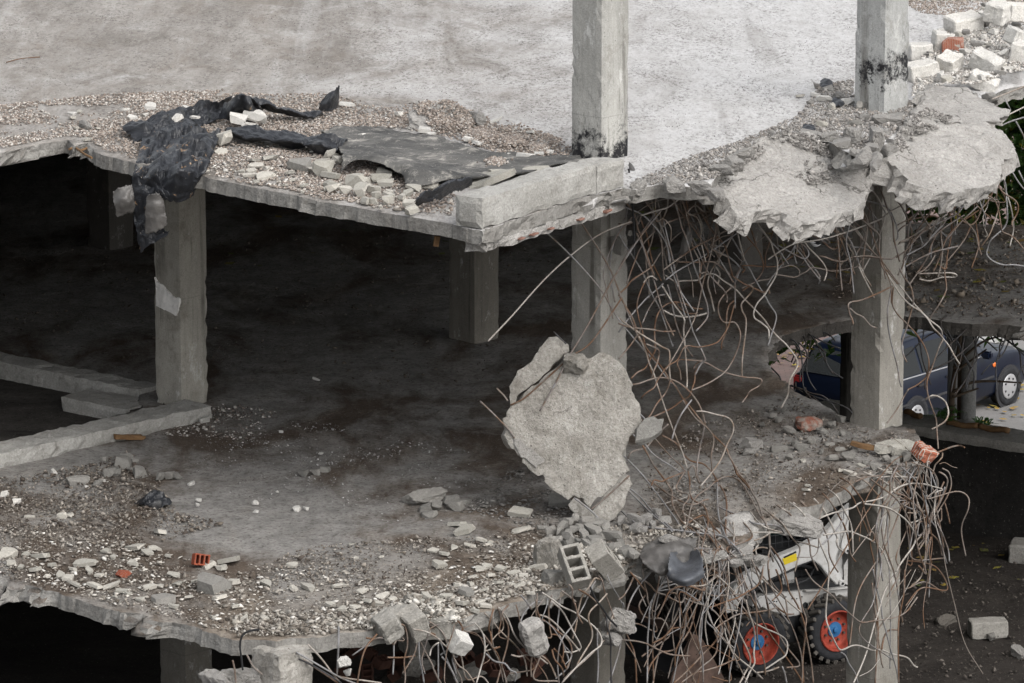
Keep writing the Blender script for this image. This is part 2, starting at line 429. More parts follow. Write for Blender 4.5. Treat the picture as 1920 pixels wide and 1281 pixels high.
def slab_bm(pts, n, thick, cell=0.06, relief=0.01, edge=0.02, step=0.05, seed=1.0, rs=4.0, dome=0.0, clipbox=None, ledge=0.04):
    """a broken plate: outline pts (world) in a plane of normal n, real thickness, ragged sides"""
    n = n.normalized()
    P0 = Vector(pts[0])
    u = (Vector((1, 0, 0)) - n * n.x)
    if u.length < 0.1: u = Vector((0, 1, 0)) - n * n.y
    u.normalize()
    v = n.cross(u)
    raw = [((Vector(p) - P0).dot(u), (Vector(p) - P0).dot(v)) for p in pts]
    poly = []
    for i in range(len(raw)):
        a, b = raw[i], raw[(i + 1) % len(raw)]
        L = math.hypot(b[0] - a[0], b[1] - a[1])
        far = clipbox and not (inside2(P0 + u * a[0] + v * a[1], clipbox) and inside2(P0 + u * b[0] + v * b[1], clipbox))
        k = 1 if far else max(1, int(L / step))
        for j in range(k):
            t = j / k
            x, y = a[0] + (b[0] - a[0]) * t, a[1] + (b[1] - a[1]) * t
            if not far:
                cx_, cy_ = x, y
                x += edge * 2.2 * (noise.cell(Vector((cx_ * 6.5 + seed, cy_ * 6.5, seed))) - .5); y += edge * 2.2 * (noise.cell(Vector((cx_ * 6.5, cy_ * 6.5 + seed, seed + 9))) - .5)
                x += edge * (nz((x, y, 0), 7, seed) * 0.8 + nz((x, y, 0), 22, seed + 3))
                y += edge * (nz((x, y, 5), 7, seed + 9) * 0.8 + nz((x, y, 5), 22, seed + 5))
            poly.append((x, y))
    xs = [p[0] for p in poly]; ys = [p[1] for p in poly]
    if clipbox:
        x0, x1, y0, y1 = clipbox
        cs = [((Vector((q[0], q[1], P0.z)) - P0).dot(u), (Vector((q[0], q[1], P0.z)) - P0).dot(v)) for q in ((x0, y0), (x1, y1), (x0, y1), (x1, y0))]
        X0, X1 = max(min(xs), min(c[0] for c in cs)), min(max(xs), max(c[0] for c in cs))
        Y0, Y1 = max(min(ys), min(c[1] for c in cs)), min(max(ys), max(c[1] for c in cs))
    else:
        X0, X1, Y0, Y1 = min(xs), max(xs), min(ys), max(ys)
    R = random.Random(int(seed * 100))
    inner = []
    nx, ny = int((X1 - X0) / cell), int((Y1 - Y0) / cell)
    for i in range(nx + 1):
        for j in range(ny + 1):
            q = (X0 + (i + R.uniform(0.2, 0.8)) * cell, Y0 + (j + R.uniform(0.2, 0.8)) * cell)
            if inside(q, poly) and edge_dist(q, poly) > cell * 0.45: inner.append(q)
    vs2 = [Vector(p) for p in poly + inner]
    k = len(poly)
    cv, ce, cf, _, _, _ = geometry.delaunay_2d_cdt(vs2, [(i, (i + 1) % k) for i in range(k)], [], 1, 1e-5)
    bm = bmesh.new()
    bv = []
    for q in cv:
        p = P0 + u * q.x + v * q.y
        h = relief * (nz(p, rs, seed) + 0.6 * nz(p, rs * 2.7, seed + 1) + 0.4 * nz(p, rs * 7, seed + 2))
        if dome:
            h -= dome * max(0, 1 - edge_dist((q.x, q.y), poly) / (dome * 2.2)) ** 2
        bv.append(bm.verts.new(p + n * h))
    for f in cf:
        try: bm.faces.new([bv[i] for i in f])
        except ValueError: pass
    bmesh.ops.recalc_face_normals(bm, faces=bm.faces)
    bm.normal_update()
    if bm.faces and sum(f.normal.dot(n) * f.calc_area() for f in bm.faces) < 0:
        bmesh.ops.reverse_faces(bm, faces=bm.faces)
    loose = [q for q in bm.verts if not q.link_faces]
    bmesh.ops.delete(bm, geom=loose, context='VERTS')
    be = [e for e in bm.edges if len(e.link_faces) == 1]
    rings = 4
    for r in range(rings):
        ext = bmesh.ops.extrude_edge_only(bm, edges=be)['geom']
        nv = [g for g in ext if isinstance(g, bmesh.types.BMVert)]
        be = [g for g in ext if isinstance(g, bmesh.types.BMEdge) and len(g.link_faces) == 1]
        for q in nv:
            p = q.co
            base = Vector((p.x, p.y, 0)) if n.z > .9 else p
            br = max(0.12, min(1.6, (nz(base, 0.9, seed + 40) + 0.5 * nz(base, 2.6, seed + 44) + 0.08) * 4.0))
            if not clipbox: br = max(0.75, br)
            off = Vector((nz(p, 11, seed + r * 7), nz(p, 11, seed + 4 + r * 7), 0.3 * nz(p, 11, seed + 8 + r * 7))) * ledge * br + Vector((nz(p, 31, seed + r * 3), nz(p, 31, seed + 4 + r * 3), 0)) * ledge * .5 * br
            cl = Vector((noise.cell(base * 8 + Vector((0, 0, seed + r))) - .5, noise.cell(base * 8 + Vector((0, 0, seed + 31 + r))) - .5, 0))
            off += cl * ledge * 1.1 * br
            dz = 1 + (0.55 * nz(p, 13, seed + 20 + r * 5) + .35 * nz(p, 29, seed + 25 + r * 5)) * br
            if r == rings - 1: dz += 0.5 * br * max(-.7, nz(base, 6, seed + 60) + .6 * nz(base, 17, seed + 62))
            q.co = p - n * (thick / rings * max(.1, dz)) + (off - n * off.dot(n))
    try:
        bmesh.ops.triangle_fill(bm, use_beauty=True, edges=be)
    except Exception:
        pass
    return bm
def inside2(p, b):
    return b[0] <= p.x <= b[1] and b[2] <= p.y <= b[3]
def box_bm(sx, sy, sz, bev=0.008, rough=0.004, seed=0.0, seg=0.06, base=True):
    """a box resting on z=0, worn edges"""
    bm = bmesh.new()
    bmesh.ops.create_cube(bm, size=1)
    for q in bm.verts:
        q.co = Vector((q.co.x * sx, q.co.y * sy, (q.co.z + (0.5 if base else 0)) * sz))
    if bev: bmesh.ops.bevel(bm, geom=bm.edges[:], offset=bev, segments=1, affect='EDGES')
    if rough:
        for _ in range(2):
            le = [e for e in bm.edges if e.calc_length() > seg]
            if not le: break
            bmesh.ops.subdivide_edges(bm, edges=le, cuts=1 if _ else 2, use_grid_fill=True)
        bmesh.ops.triangulate(bm, faces=bm.faces)
        for q in bm.verts:
            q.co += Vector((nz(q.co, 9, seed), nz(q.co, 9, seed + 3), nz(q.co, 9, seed + 6))) * rough + \
                    Vector((nz(q.co, 30, seed), nz(q.co, 30, seed + 3), nz(q.co, 30, seed + 6))) * rough * 0.7
    return bm
def add_box(bm, cx, cy, cz, sx, sy, sz, rot=None):
    r = bmesh.ops.create_cube(bm, size=1)
    for q in r['verts']:
        p = Vector((q.co.x * sx, q.co.y * sy, q.co.z * sz))
        if rot is not None: p = rot @ p
        q.co = p + Vector((cx, cy, cz))
    return r['verts']
def catmull(P, step):
    out = []
    n = len(P)
    for i in range(n - 1):
        a = P[i - 1] if i > 0 else P[0] * 2 - P[1]
        b, c = P[i], P[i + 1]
        d = P[i + 2] if i + 2 < n else P[-1] * 2 - P[-2]
        k = max(2, int((c - b).length / step))
        for j in range(k):
            t = j / k
            out.append(0.5 * ((2 * b) + (c - a) * t + (2 * a - 5 * b + 4 * c - d) * t * t + (3 * b - a - 3 * c + d) * t ** 3))
    out.append(P[-1].copy())
    return out
def tube_bm(P, r, sides=6, step=0.05, bm=None, taper=None, smooth_path=True, ribs=0.0):
    if bm is None: bm = bmesh.new()
    Q = catmull(P, step) if smooth_path and len(P) > 2 else P
    prev = None
    up = Vector((0.3, 0.2, 0.93))
    N = len(Q)
    for i, p in enumerate(Q):
        t = (Q[min(i + 1, N - 1)] - Q[max(i - 1, 0)])
        if t.length < 1e-6: t = Vector((0, 0, 1))
        t.normalize()
        s = up - t * up.dot(t)
        if s.length < 0.05: s = Vector((1, 0, 0)) - t * t.x
        s.normalize()
        up = s
        b = t.cross(s)
        rr = r if taper is None else r + (taper - r) * i / (N - 1)
        if ribs: rr *= 1 + ribs * (i % 2)
        ring = [bm.verts.new(p + (s * math.cos(2 * math.pi * k / sides) + b * math.sin(2 * math.pi * k / sides)) * rr) for k in range(sides)]
        if prev:
            for k in range(sides):
                bm.faces.new((prev[k], prev[(k + 1) % sides], ring[(k + 1) % sides], ring[k]))
        else:
            bm.faces.new(ring[::-1])
        prev = ring
    bm.faces.new(prev)
    return bm
def lathe_bm(prof, seg=24, bm=None, axis='Y', c=(0, 0, 0), cap=True):
    """prof: (radius, along) pairs turned about an axis through c"""
    if bm is None: bm = bmesh.new()
    rings = []
    for r, a in prof:
        ring = []
        for k in range(seg):
            t = 2 * math.pi * k / seg
            x, z = r * math.cos(t), r * math.sin(t)
            q = (x + c[0], a + c[1], z + c[2]) if axis == 'Y' else (x + c[0], z + c[1], a + c[2])
            ring.append(bm.verts.new(q))
        rings.append(ring)
    for i in range(len(rings) - 1):
        for k in range(seg):
            bm.faces.new((rings[i][k], rings[i][(k + 1) % seg], rings[i + 1][(k + 1) % seg], rings[i + 1][k]))
    if cap and prof[0][0] > 1e-4: bm.faces.new(rings[0][::-1])
    if cap and prof[-1][0] > 1e-4: bm.faces.new(rings[-1])
    bmesh.ops.recalc_face_normals(bm, faces=bm.faces)
    return bm
def prism_bm(pts, depth_vec, bm=None, bev=0.0):
    """closed outline (3-D points) given a thickness along depth_vec"""
    if bm is None: bm = bmesh.new()
    a = [bm.verts.new(Vector(p)) for p in pts]
    b = [bm.verts.new(Vector(p) + depth_vec) for p in pts]
    n = len(pts)
    f1 = bm.faces.new(a)
    f2 = bm.faces.new(b[::-1])
    for i in range(n):
        bm.faces.new((a[i], b[i], b[(i + 1) % n], a[(i + 1) % n]))
    bmesh.ops.triangulate(bm, faces=[f1, f2])
    bmesh.ops.recalc_face_normals(bm, faces=bm.faces)
    return bm
def rock_me(seed, flat_=0.5, n=13, big=False, rough=0.05):
    """an angular broken piece about 1 across, resting on z=0: a box knocked down by random fracture planes"""
    R = random.Random(seed)
    bm = bmesh.new()
    bmesh.ops.create_cube(bm, size=1)
    wy = R.uniform(0.6, 0.95)
    for q in bm.verts:
        q.co = Vector((q.co.x * 1.05, q.co.y * wy, q.co.z * flat_ * 0.95))
    for i_ in range(n // 2 + 3):
        d = Vector((R.uniform(-1, 1), R.uniform(-1, 1), R.uniform(-.75, .75) * (1.2 if flat_ > .5 else .5))).normalized()
        ext = max(q.co.dot(d) for q in bm.verts)
        cut = ext * R.uniform(0.52, 0.9)
        bmesh.ops.bisect_plane(bm, geom=bm.verts[:] + bm.edges[:] + bm.faces[:], plane_co=d * cut, plane_no=d, clear_outer=True)
        pts = [q.co.copy() for q in bm.verts]
        bm.clear()
        for p in pts: bm.verts.new(p)
        bmesh.ops.convex_hull(bm, input=bm.verts)
        bmesh.ops.delete(bm, geom=[q for q in bm.verts if not q.link_faces], context='VERTS')
    bmesh.ops.dissolve_limit(bm, angle_limit=0.05, verts=bm.verts[:], edges=bm.edges[:])
    if big: bmesh.ops.bevel(bm, geom=bm.edges[:], offset=0.012, segments=1, affect='EDGES')
    bmesh.ops.triangulate(bm, faces=bm.faces)
    it = 3 if big else 1
    for _ in range(it):
        bmesh.ops.subdivide_edges(bm, edges=[e for e in bm.edges if e.calc_length() > (0.08 if big else 0.3)], cuts=1)
        bmesh.ops.triangulate(bm, faces=bm.faces)
    amp = rough if big else 0.012
    for q in bm.verts:
        q.co += Vector((nz(q.co, 4, seed), nz(q.co, 4, seed + 3), nz(q.co, 4, seed + 5) * flat_)) * amp + Vector((nz(q.co, 13, seed), nz(q.co, 13, seed + 3), nz(q.co, 13, seed + 5) * flat_)) * amp * .7
    z0 = min(q.co.z for q in bm.verts)
    for q in bm.verts: q.co.z -= z0 + 0.02 * flat_
    me = bpy.data.meshes.new('rubble')
    bm.to_mesh(me)
    bm.free()
    return me
FLAT = [rock_me(i, 0.24, 12) for i in range(16)]
CHUNK = [rock_me(60 + i, 0.62, 15) for i in range(14)]
BIGR = [rock_me(80 + i, 0.7, 16, True, 0.06) for i in range(6)]
_used = {}
def meshmat(me, m):
    key = (me.name, m.name)
    if key not in _used:
        c = me.copy()
        c.materials.append(m)
        _used[key] = c
    return _used[key]
def rock(kind, p, size, m, name, label, cat, group=None, rot=None, flatten=1.0, tilt=0.24):
    me = random.choice({'f': FLAT, 'c': CHUNK, 'b': BIGR}[kind])
    o = bpy.data.objects.new(name, meshmat(me, M[m]))
    o.location = p
    o.scale = (size * random.uniform(0.8, 1.35), size * random.uniform(0.7, 1.1), size * flatten * random.uniform(0.7, 1.2))
    o.rotation_euler = (random.uniform(-tilt, tilt), random.uniform(-tilt, tilt), random.uniform(0, 6.28) if rot is None else rot)
    C.objects.link(o)
    return tag(o, label, cat, group)

# loose matter nobody could count: thousands of tiny lumps in one mesh, each with a stone colour of its own
def _ico():
    bm = bmesh.new()
    bmesh.ops.create_icosphere(bm, subdivisions=1, radius=0.5)
    v = np.array([q.co[:] for q in bm.verts]); f = np.array([[q.index for q in fa.verts] for fa in bm.faces])
    bm.free()
    return v, f
IV, IF = _ico()
_cube = np.array([[x, y, z] for x in (-.5, .5) for y in (-.5, .5) for z in (-.5, .5)])
def _hull():
    out = []
    R = random.Random(99)
    for k_ in range(12):
        bm = bmesh.new()
        while len(bm.verts) < 9:
            p = Vector((R.uniform(-1, 1), R.uniform(-1, 1), R.uniform(-1, 1)))
            if .55 < p.length < 1: bm.verts.new(p.normalized() * R.uniform(.38, .56))
        bmesh.ops.convex_hull(bm, input=bm.verts)
        bmesh.ops.delete(bm, geom=[q for q in bm.verts if not q.link_faces], context='VERTS')
        bmesh.ops.triangulate(bm, faces=bm.faces)
        bm.verts.index_update()
        if len(bm.verts) == 9 and len(bm.faces) == 14:
            out.append((np.array([q.co[:] for q in bm.verts]), np.array([[q.index for q in f.verts] for f in bm.faces])))
        bm.free()
    return out
HULL = _hull()
def scatter(name, label, cat, P, sizes, palette, flat_=(0.5, 0.9), seed=1, lift=0.25, mat='attr', parent=None, angular=None):
    if angular is None: angular = 'gravel' not in name
    rs = np.random.RandomState(seed)
    n = len(P)
    vars_ = []
    for k in range(8):
        q = IV * (1 + rs.uniform(-0.38, 0.25, (len(IV), 1)))
        vars_.append(q)
    vars_ = np.array(vars_)
    V = vars_[rs.randint(0, 8, n)]
    hid = None
    if angular:
        hv = np.array([h[0] for h in HULL]); hf = np.array([h[1] for h in HULL])
        hid = rs.randint(0, len(HULL), n)
        V = hv[hid]
    sc = np.stack([sizes * rs.uniform(0.8, 1.35, n), sizes * rs.uniform(0.65, 1.0, n), sizes * rs.uniform(flat_[0], flat_[1], n)], 1)
    V = V * sc[:, None, :]
    a = rs.uniform(0, 6.283, n); ca, sa = np.cos(a), np.sin(a)
    tx = rs.uniform(-0.4, 0.4, n)
    ct, st = np.cos(tx), np.sin(tx)
    y = V[:, :, 1] * ct[:, None] - V[:, :, 2] * st[:, None]
    z = V[:, :, 1] * st[:, None] + V[:, :, 2] * ct[:, None]
    x = V[:, :, 0]
    W = np.stack([x * ca[:, None] - y * sa[:, None], x * sa[:, None] + y * ca[:, None], z], 2)
    W += P[:, None, :]
    W[:, :, 2] += (sc[:, 2] * lift)[:, None]
    nv = V.shape[1]
    src = hf[hid] if angular else np.repeat(IF[None], n, 0)
    nf = src.shape[1]
    faces = (src + (np.arange(n) * nv)[:, None, None]).reshape(-1, 3)
    me = bpy.data.meshes.new(name)
    me.vertices.add(n * nv)
    me.vertices.foreach_set('co', W.reshape(-1).astype(np.float32))
    me.loops.add(n * nf * 3)
    me.loops.foreach_set('vertex_index', faces.reshape(-1).astype(np.int32))
    me.polygons.add(n * nf)
    me.polygons.foreach_set('loop_start', np.arange(0, n * nf * 3, 3, dtype=np.int32))
    me.polygons.foreach_set('loop_total', np.full(n * nf, 3, dtype=np.int32))
    me.update(calc_edges=True)
    pal = np.array(palette)
    col = pal[rs.randint(0, len(pal), n)] * rs.uniform(0.75, 1.2, (n, 1))
    at = me.attributes.new('col', 'FLOAT_COLOR', 'POINT')
    c4 = np.ones((n, nv, 4), dtype=np.float32)
    c4[:, :, :3] = np.clip(col, 0, 0.9)[:, None, :]
    at.data.foreach_set('color', c4.reshape(-1))
    o = put(name, me, M[mat], parent)
    if parent is None: tag(o, label, cat, None, 'stuff')
    else: o['kind'] = 'stuff'
    return o
def sample(poly, n, z, seed=1, clump=0.0, cs=1.2, thr=0.0):
    """n points of the photo area poly, taken on the level z"""
    R = random.Random(seed)
    xs = [p[0] for p in poly]; ys = [p[1] for p in poly]
    out = []
    guard = 0
    while len(out) < n and guard < n * 60:
        guard += 1
        q = (R.uniform(min(xs), max(xs)), R.uniform(min(ys), max(ys)))
        if not inside(q, poly): continue
        p = atz(q[0], q[1], z if not callable(z) else z(q))
        if clump and nz(p, cs, seed * 1.3) + 0.5 * nz(p, cs * 3, seed) < thr + R.uniform(-clump, clump): continue
        out.append(p)
    return np.array([list(p) for p in out])
# torn sheets
def crumple(p, seed):
    R = random.Random(seed * 31)
    v = 0.0
    for k_ in range(6):
        d = Vector((R.uniform(-1, 1), R.uniform(-1, 1), R.uniform(-1, 1))).normalized()
        f = (2.2, 3.1, 4.6, 6.5, 9.0, 13.0)[k_]
        x = p.dot(d) * f + R.random() + 0.35 * nz(p, 2.0, seed + k_)
        v += (abs((x % 1.0) - 0.5) * 2 - 0.5) / f ** 0.8
    return v
def sheet_bm(rows, nu=6, nv=6, nzs=0.015, rag=0.35, thick=0.006, seed=1.0, holes=0.0):
    nu, nv = int(nu * 1.6), int(nv * 1.6)
    R_, K_ = len(rows), len(rows[0])
    def cr(P, t):
        n = len(P) - 1
        x = min(max(t, 0), 1) * n
        i = min(int(x), n - 1); t = x - i
        a = P[i - 1] if i > 0 else P[0] * 2 - P[1]
        b, c = P[i], P[i + 1]
        d = P[i + 2] if i + 2 <= n else P[n] * 2 - P[n - 1]
        return 0.5 * ((2 * b) + (c - a) * t + (2 * a - 5 * b + 4 * c - d) * t * t + (3 * b - a - 3 * c + d) * t ** 3)
    NU, NV = (K_ - 1) * nu, (R_ - 1) * nv
    bm = bmesh.new()
    g = []
    for j in range(NV + 1):
        row = []
        for i in range(NU + 1):
            # ragged outline: pull the border in by noise
            s, t = i / NU, j / NV
            e = min(s, 1 - s) * K_
            s2 = s
            if i in (0, NU): s2 = s + (1 if i == 0 else -1) * rag / (K_ - 1) * (0.25 + 0.5 * nz((t * 9, seed, 0), 1.0, seed) + 0.35 * nz((t * 31, seed, 2), 1.0, seed))
            t2 = t
            if j in (0, NV): t2 = t + (1 if j == 0 else -1) * rag / (R_ - 1) * (0.25 + 0.5 * nz((s * 9, seed, 4), 1.0, seed) + 0.35 * nz((s * 31, seed, 6), 1.0, seed))
            p = cr([cr(r, s2) for r in rows], t2)
            p = p + Vector((0.25, -0.6, 0.75)) * crumple(p, seed) * nzs * 5.5 + Vector((nz(p, 20, seed), nz(p, 20, seed + 3), nz(p, 20, seed + 6))) * nzs * 0.4
            row.append(bm.verts.new(p))
        g.append(row)
    for j in range(NV):
        for i in range(NU):
            border = i in (0, NU - 1) or j in (0, NV - 1)
            if border and nz((i * 0.45, j * 0.45, seed), 0.9, seed) > 0.3: continue
            bm.faces.new((g[j][i], g[j][i + 1], g[j + 1][i + 1], g[j + 1][i]))
    bmesh.ops.delete(bm, geom=[q for q in bm.verts if not q.link_faces], context='VERTS')
    bmesh.ops.recalc_face_normals(bm, faces=bm.faces)
    return bm
# ------------------------------------------------------------------ the setting
def sheet_z(name, pts, z, m, kind='structure'):
    bm = bmesh.new()
    bm.faces.new([bm.verts.new((p[0], p[1], z)) for p in pts])
    o = put(name, bm, m)
    o['kind'] = kind
    return o
k = NB('street_asphalt')
gx = k.noise(0.8, 6, 0.6)
col = k.mix(k.ramp(gx, 0.35, 0.65), (0.19, 0.185, 0.18), (0.27, 0.262, 0.255))
col = k.mix(k.ramp(k.noise(40, 4, 0.7), 0.5, 0.7, 0, 0.5), col, (0.09, 0.088, 0.085))
k.bump(k.noise(60, 4, 0.6), 0.3, 0.01)
M['asphalt'] = k.out(col, 0.9, 0, 0.2)
k = NB('pink_pavers')
br = k.n('ShaderNodeTexBrick')
br.inputs['Scale'].default_value = 3.0
br.inputs['Color1'].default_value = (0.2, 0.14, 0.125, 1)
br.inputs['Color2'].default_value = (0.165, 0.115, 0.105, 1)
br.inputs['Mortar'].default_value = (0.1, 0.085, 0.08, 1)
br.inputs['Mortar Size'].default_value = 0.015
k.l(k.co, br.inputs['Vector'])
col = k.mix(k.ramp(k.noise(3, 6, 0.7), 0.4, 0.7, 0, 0.5), br.outputs['Color'], (0.16, 0.135, 0.125))
M['paver'] = k.out(col, 0.9, 0, 0.2)
M['kerb'] = concrete('kerb_stone', (0.4, 0.4, 0.39), (0.5, 0.5, 0.49), (0.3, 0.3, 0.29), 5, 0.3, 50)

sheet_z('street', [(-400, -60), (400, -60), (400, 900), (-400, 900)], ZS, M['asphalt'])
# near and far pavements of the street, each a raised step with a kerb stone
hd = Vector((math.cos(math.radians(52)), math.sin(math.radians(52)), 0))      # the way the street runs
pd = Vector((-hd.y, hd.x, 0))
carp = atz(1890, 760, ZS)
def strip(name, off0, off1, z, m, h=0.13):
    a = carp + pd * off0; b = carp + pd * off1
    q = [a - hd * 40, a + hd * 80, b + hd * 80, b - hd * 40]
    bm = prism_bm([(p.x, p.y, ZS - 0.05) for p in q], Vector((0, 0, z - ZS + 0.05)))
    o = put(name, bm, m)
    o['kind'] = 'structure'
    return o
strip('pavement', 2.75, 12.0, ZS + 0.12, M['paver'])
strip('kerb', 2.55, 2.747, ZS + 0.14, M['kerb'])
strip('kerb', -1.95, -1.753, ZS + 0.14, M['kerb'])
strip('pavement', -9.0, -1.953, ZS + 0.12, M['paver'])

# ground of the site: a block of earth standing above the street
g = [(-60, -40), (40, -40), (40, 5), (9.0, 7.6), (3.2, 11.6), (2.5, 34.5), (-60, 34.5)]
gpts = [Vector((x, y, ZG)) for x, y in g]
bm = slab_bm(gpts, Vector((0, 0, 1)), 3.28, 0.16, 0.05, 0.0, 3.0, 3.3, 1.3, 0.0, (0, 8, -3, 11))
o = put('ground', bm, M['soil'], None, True)
o['kind'] = 'structure'

# ------------------------------------------------------------------ the building
RUIN = empty('ruined_building', 'half demolished grey concrete frame building with broken slabs and torn bent rebar', 'building')

def column(cx, cy, z0, z1, m, parent=RUIN, wdt=0.4, seed=0.0, name='column'):
    """(cx, cy): the corner that points at the camera"""
    a, b = math.radians(47), math.radians(43)
    r = Vector((math.cos(a), math.sin(a), 0)); l = Vector((-math.cos(b), math.sin(b), 0))
    bm = bmesh.new()
    N = max(6, int((z1 - z0) / 0.07)); K = 6
    loops = []
    for j in range(N + 1):
        z = z0 + (z1 - z0) * j / N
        ring = []
        for side in range(4):
            for i in range(K):
                t = i / K
                p = [(r * (wdt * (1 - t))), l * (wdt * t), r * (wdt * t) + l * wdt, r * wdt + l * (wdt * (1 - t))][side]
                p = Vector((cx, cy, z)) + p
                c = Vector((cx, cy, z)) + (r + l) * wdt * 0.5
                edge = 1.0 if i == 0 else 0.0
                d = (p - c).normalized()
                off = 0.004 * nz(p, 6, seed) + 0.003 * nz(p, 17, seed)
                if edge: off -= 0.008 + max(0, 0.035 * (nz(p, 3.2, seed + 5) + 0.9 * nz(p, 14, seed + 7) - .15))
                ring.append(bm.verts.new(p + d * off))
        loops.append(ring)
    n = len(loops[0])
    for j in range(N):
        for i in range(n):
            bm.faces.new((loops[j][i], loops[j + 1][i], loops[j + 1][(i + 1) % n], loops[j][(i + 1) % n]))
    bm.faces.new(loops[0]); bm.faces.new(loops[-1][::-1])
    bmesh.ops.recalc_face_normals(bm, faces=bm.faces)
    return put(name, bm, m, parent)
CB, CC, CD = (-3.49, 2.35), (0.873, -1.18), (3.815, 1.43)
CE, CF, CG = (-0.415, 5.40), (-4.84, 10.38), (2.72, 9.47)
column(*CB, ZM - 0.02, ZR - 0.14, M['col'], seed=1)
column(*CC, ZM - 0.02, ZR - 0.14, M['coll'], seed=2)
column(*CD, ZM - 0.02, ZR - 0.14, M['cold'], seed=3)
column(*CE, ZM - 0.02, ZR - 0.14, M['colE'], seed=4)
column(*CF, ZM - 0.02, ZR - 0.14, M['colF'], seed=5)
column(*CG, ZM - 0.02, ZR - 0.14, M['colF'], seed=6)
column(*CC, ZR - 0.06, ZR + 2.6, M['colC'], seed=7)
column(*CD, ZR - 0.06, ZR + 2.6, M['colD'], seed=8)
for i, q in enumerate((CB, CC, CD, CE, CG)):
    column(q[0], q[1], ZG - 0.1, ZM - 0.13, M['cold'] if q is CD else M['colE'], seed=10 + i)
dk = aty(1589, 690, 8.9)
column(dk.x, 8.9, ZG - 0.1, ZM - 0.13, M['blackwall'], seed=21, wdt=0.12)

rp = lambda *q: [atz(x, y, ZR) for x, y in q]
mp = lambda *q: [atz(x, y, ZM) for x, y in q]
roof_line = rp((-260, 345), (0, 288), (60, 274), (128, 263), (140, 273), (165, 268), (185, 286), (245, 304), (330, 322), (380, 331),
               (537, 364), (600, 376), (645, 385), (845, 419), (902, 433), (1000, 402), (1104, 369), (1172, 352), (1195, 356),
               (1240, 346), (1290, 350), (1335, 348), (1350, 318), (1400, 288), (1465, 246), (1540, 258), (1600, 290), (1640, 276), (1668, 268),
               (1710, 240), (1735, 205), (1780, 176), (1850, 186), (1885, 166), (1960, 152))
roof_line += [Vector((x, y, ZR)) for x, y in ((9.5, 3.0), (9.5, 12.3), (4.7, 12.3), (4.7, 34), (-24, 34), (-24, 1.5))]
UP = Vector((0, 0, 1))
bm = slab_bm(roof_line, UP, 0.13, 0.17, 0.012, 0.008, 0.045, 2.0, 1.6, 0.0, (-6.8, 6.8, -5.2, 9.5), 0.022)
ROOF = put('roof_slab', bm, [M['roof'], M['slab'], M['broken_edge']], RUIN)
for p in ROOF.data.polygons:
    if p.normal.z < 0.8: p.material_index = 2 if p.normal.z < -.8 and p.area > .02 else 1  # roof underside coloured dark to dim the rooms below
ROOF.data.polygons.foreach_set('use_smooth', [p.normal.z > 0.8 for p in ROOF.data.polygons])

floor_line = mp((-300, 998), (-100, 1056), (0, 1085), (100, 1108), (233, 1148), (350, 1172), (447, 1198), (520, 1203), (560, 1196), (600, 1196), (640, 1188),
                (700, 1182), (760, 1168), (820, 1163), (870, 1157), (930, 1142), (985, 1121), (1010, 1106), (1068, 1102), (1092, 1086), (1150, 1076),
                (1170, 1061), (1200, 1050), (1240, 1042), (1300, 1036), (1345, 1030), (1400, 1020), (1420, 1000), (1440, 976), (1470, 956),
                (1530, 945), (1565, 930), (1600, 908), (1640, 890), (1690, 876), (1727, 862), (1744, 845), (1728, 826), (1712, 806), (1650, 796),
                (1598, 788), (1565, 770), (1540, 755), (1500, 738), (1470, 715), (1446, 690), (1441, 660), (1470, 628), (1520, 614), (1570, 604),
                (1600, 600), (1700, 592), (1760, 600), (1830, 606), (1950, 612))
floor_line += [Vector((x, y, ZM)) for x, y in ((12, 5.2), (12, 11.0), (4.6, 12.1), (4.6, 33.8), (-23.8, 33.8), (-23.8, 9))]
_so = Vector((0.3, 0.9, 0)) * 0.1
floor_line += [Vector((q.x, q.y, ZM)) for q in (atz(-300, 673, ZM - 0.3) + _so, atz(262, 792, ZM - 0.3) + _so)] + mp((268, 764), (-300, 925))
bm = slab_bm(floor_line, UP, 0.14, 0.14, 0.022, 0.012, 0.045, 4.0, 2.2, 0.0, (-7.0, 7.0, -7.2, 13.0), 0.03)
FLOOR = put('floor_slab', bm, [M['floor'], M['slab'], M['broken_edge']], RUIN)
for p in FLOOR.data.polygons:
    if p.normal.z < 0.7: p.material_index = 2 if (p.normal.z < -.8 and p.area > .02) or p.center.y > 1.2 or (p.center.y > -1 and p.center.x > 4.4) else 1  # floor underside darkened by colour to deepen the shade; rear edges dark too
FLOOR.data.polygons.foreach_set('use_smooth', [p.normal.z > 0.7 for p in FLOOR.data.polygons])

# unseen walls added around the interior to keep it dark
def wall(a, b, z0, z1, t, m, name='wall', parent=RUIN):
    d = Vector((b[0] - a[0], b[1] - a[1], 0)); n = Vector((-d.y, d.x, 0)).normalized() * t
    A, B = Vector((a[0], a[1], z0)), Vector((b[0], b[1], z0))
    return put(name, prism_bm([A, B, B + n, A + n], Vector((0, 0, z1 - z0))), m, parent)
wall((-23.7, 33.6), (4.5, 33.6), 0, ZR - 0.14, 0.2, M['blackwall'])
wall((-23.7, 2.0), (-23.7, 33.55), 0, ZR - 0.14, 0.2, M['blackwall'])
wall((-23.7, 0.4), (-7.6, 0.9), 0, ZR - 0.14, 0.2, M['blackwall'])  # added out of view to shade the left of the interior
wall((4.4, 16.0), (4.4, 33.5), ZM + 0.3, ZR - 0.14, 0.2, M['blackwall'])  # added to block light from the right under the deep roof
wall((1.6, 12.6), (1.6, 33.5), 0, ZM - 0.15, 0.2, M['blackwall'])

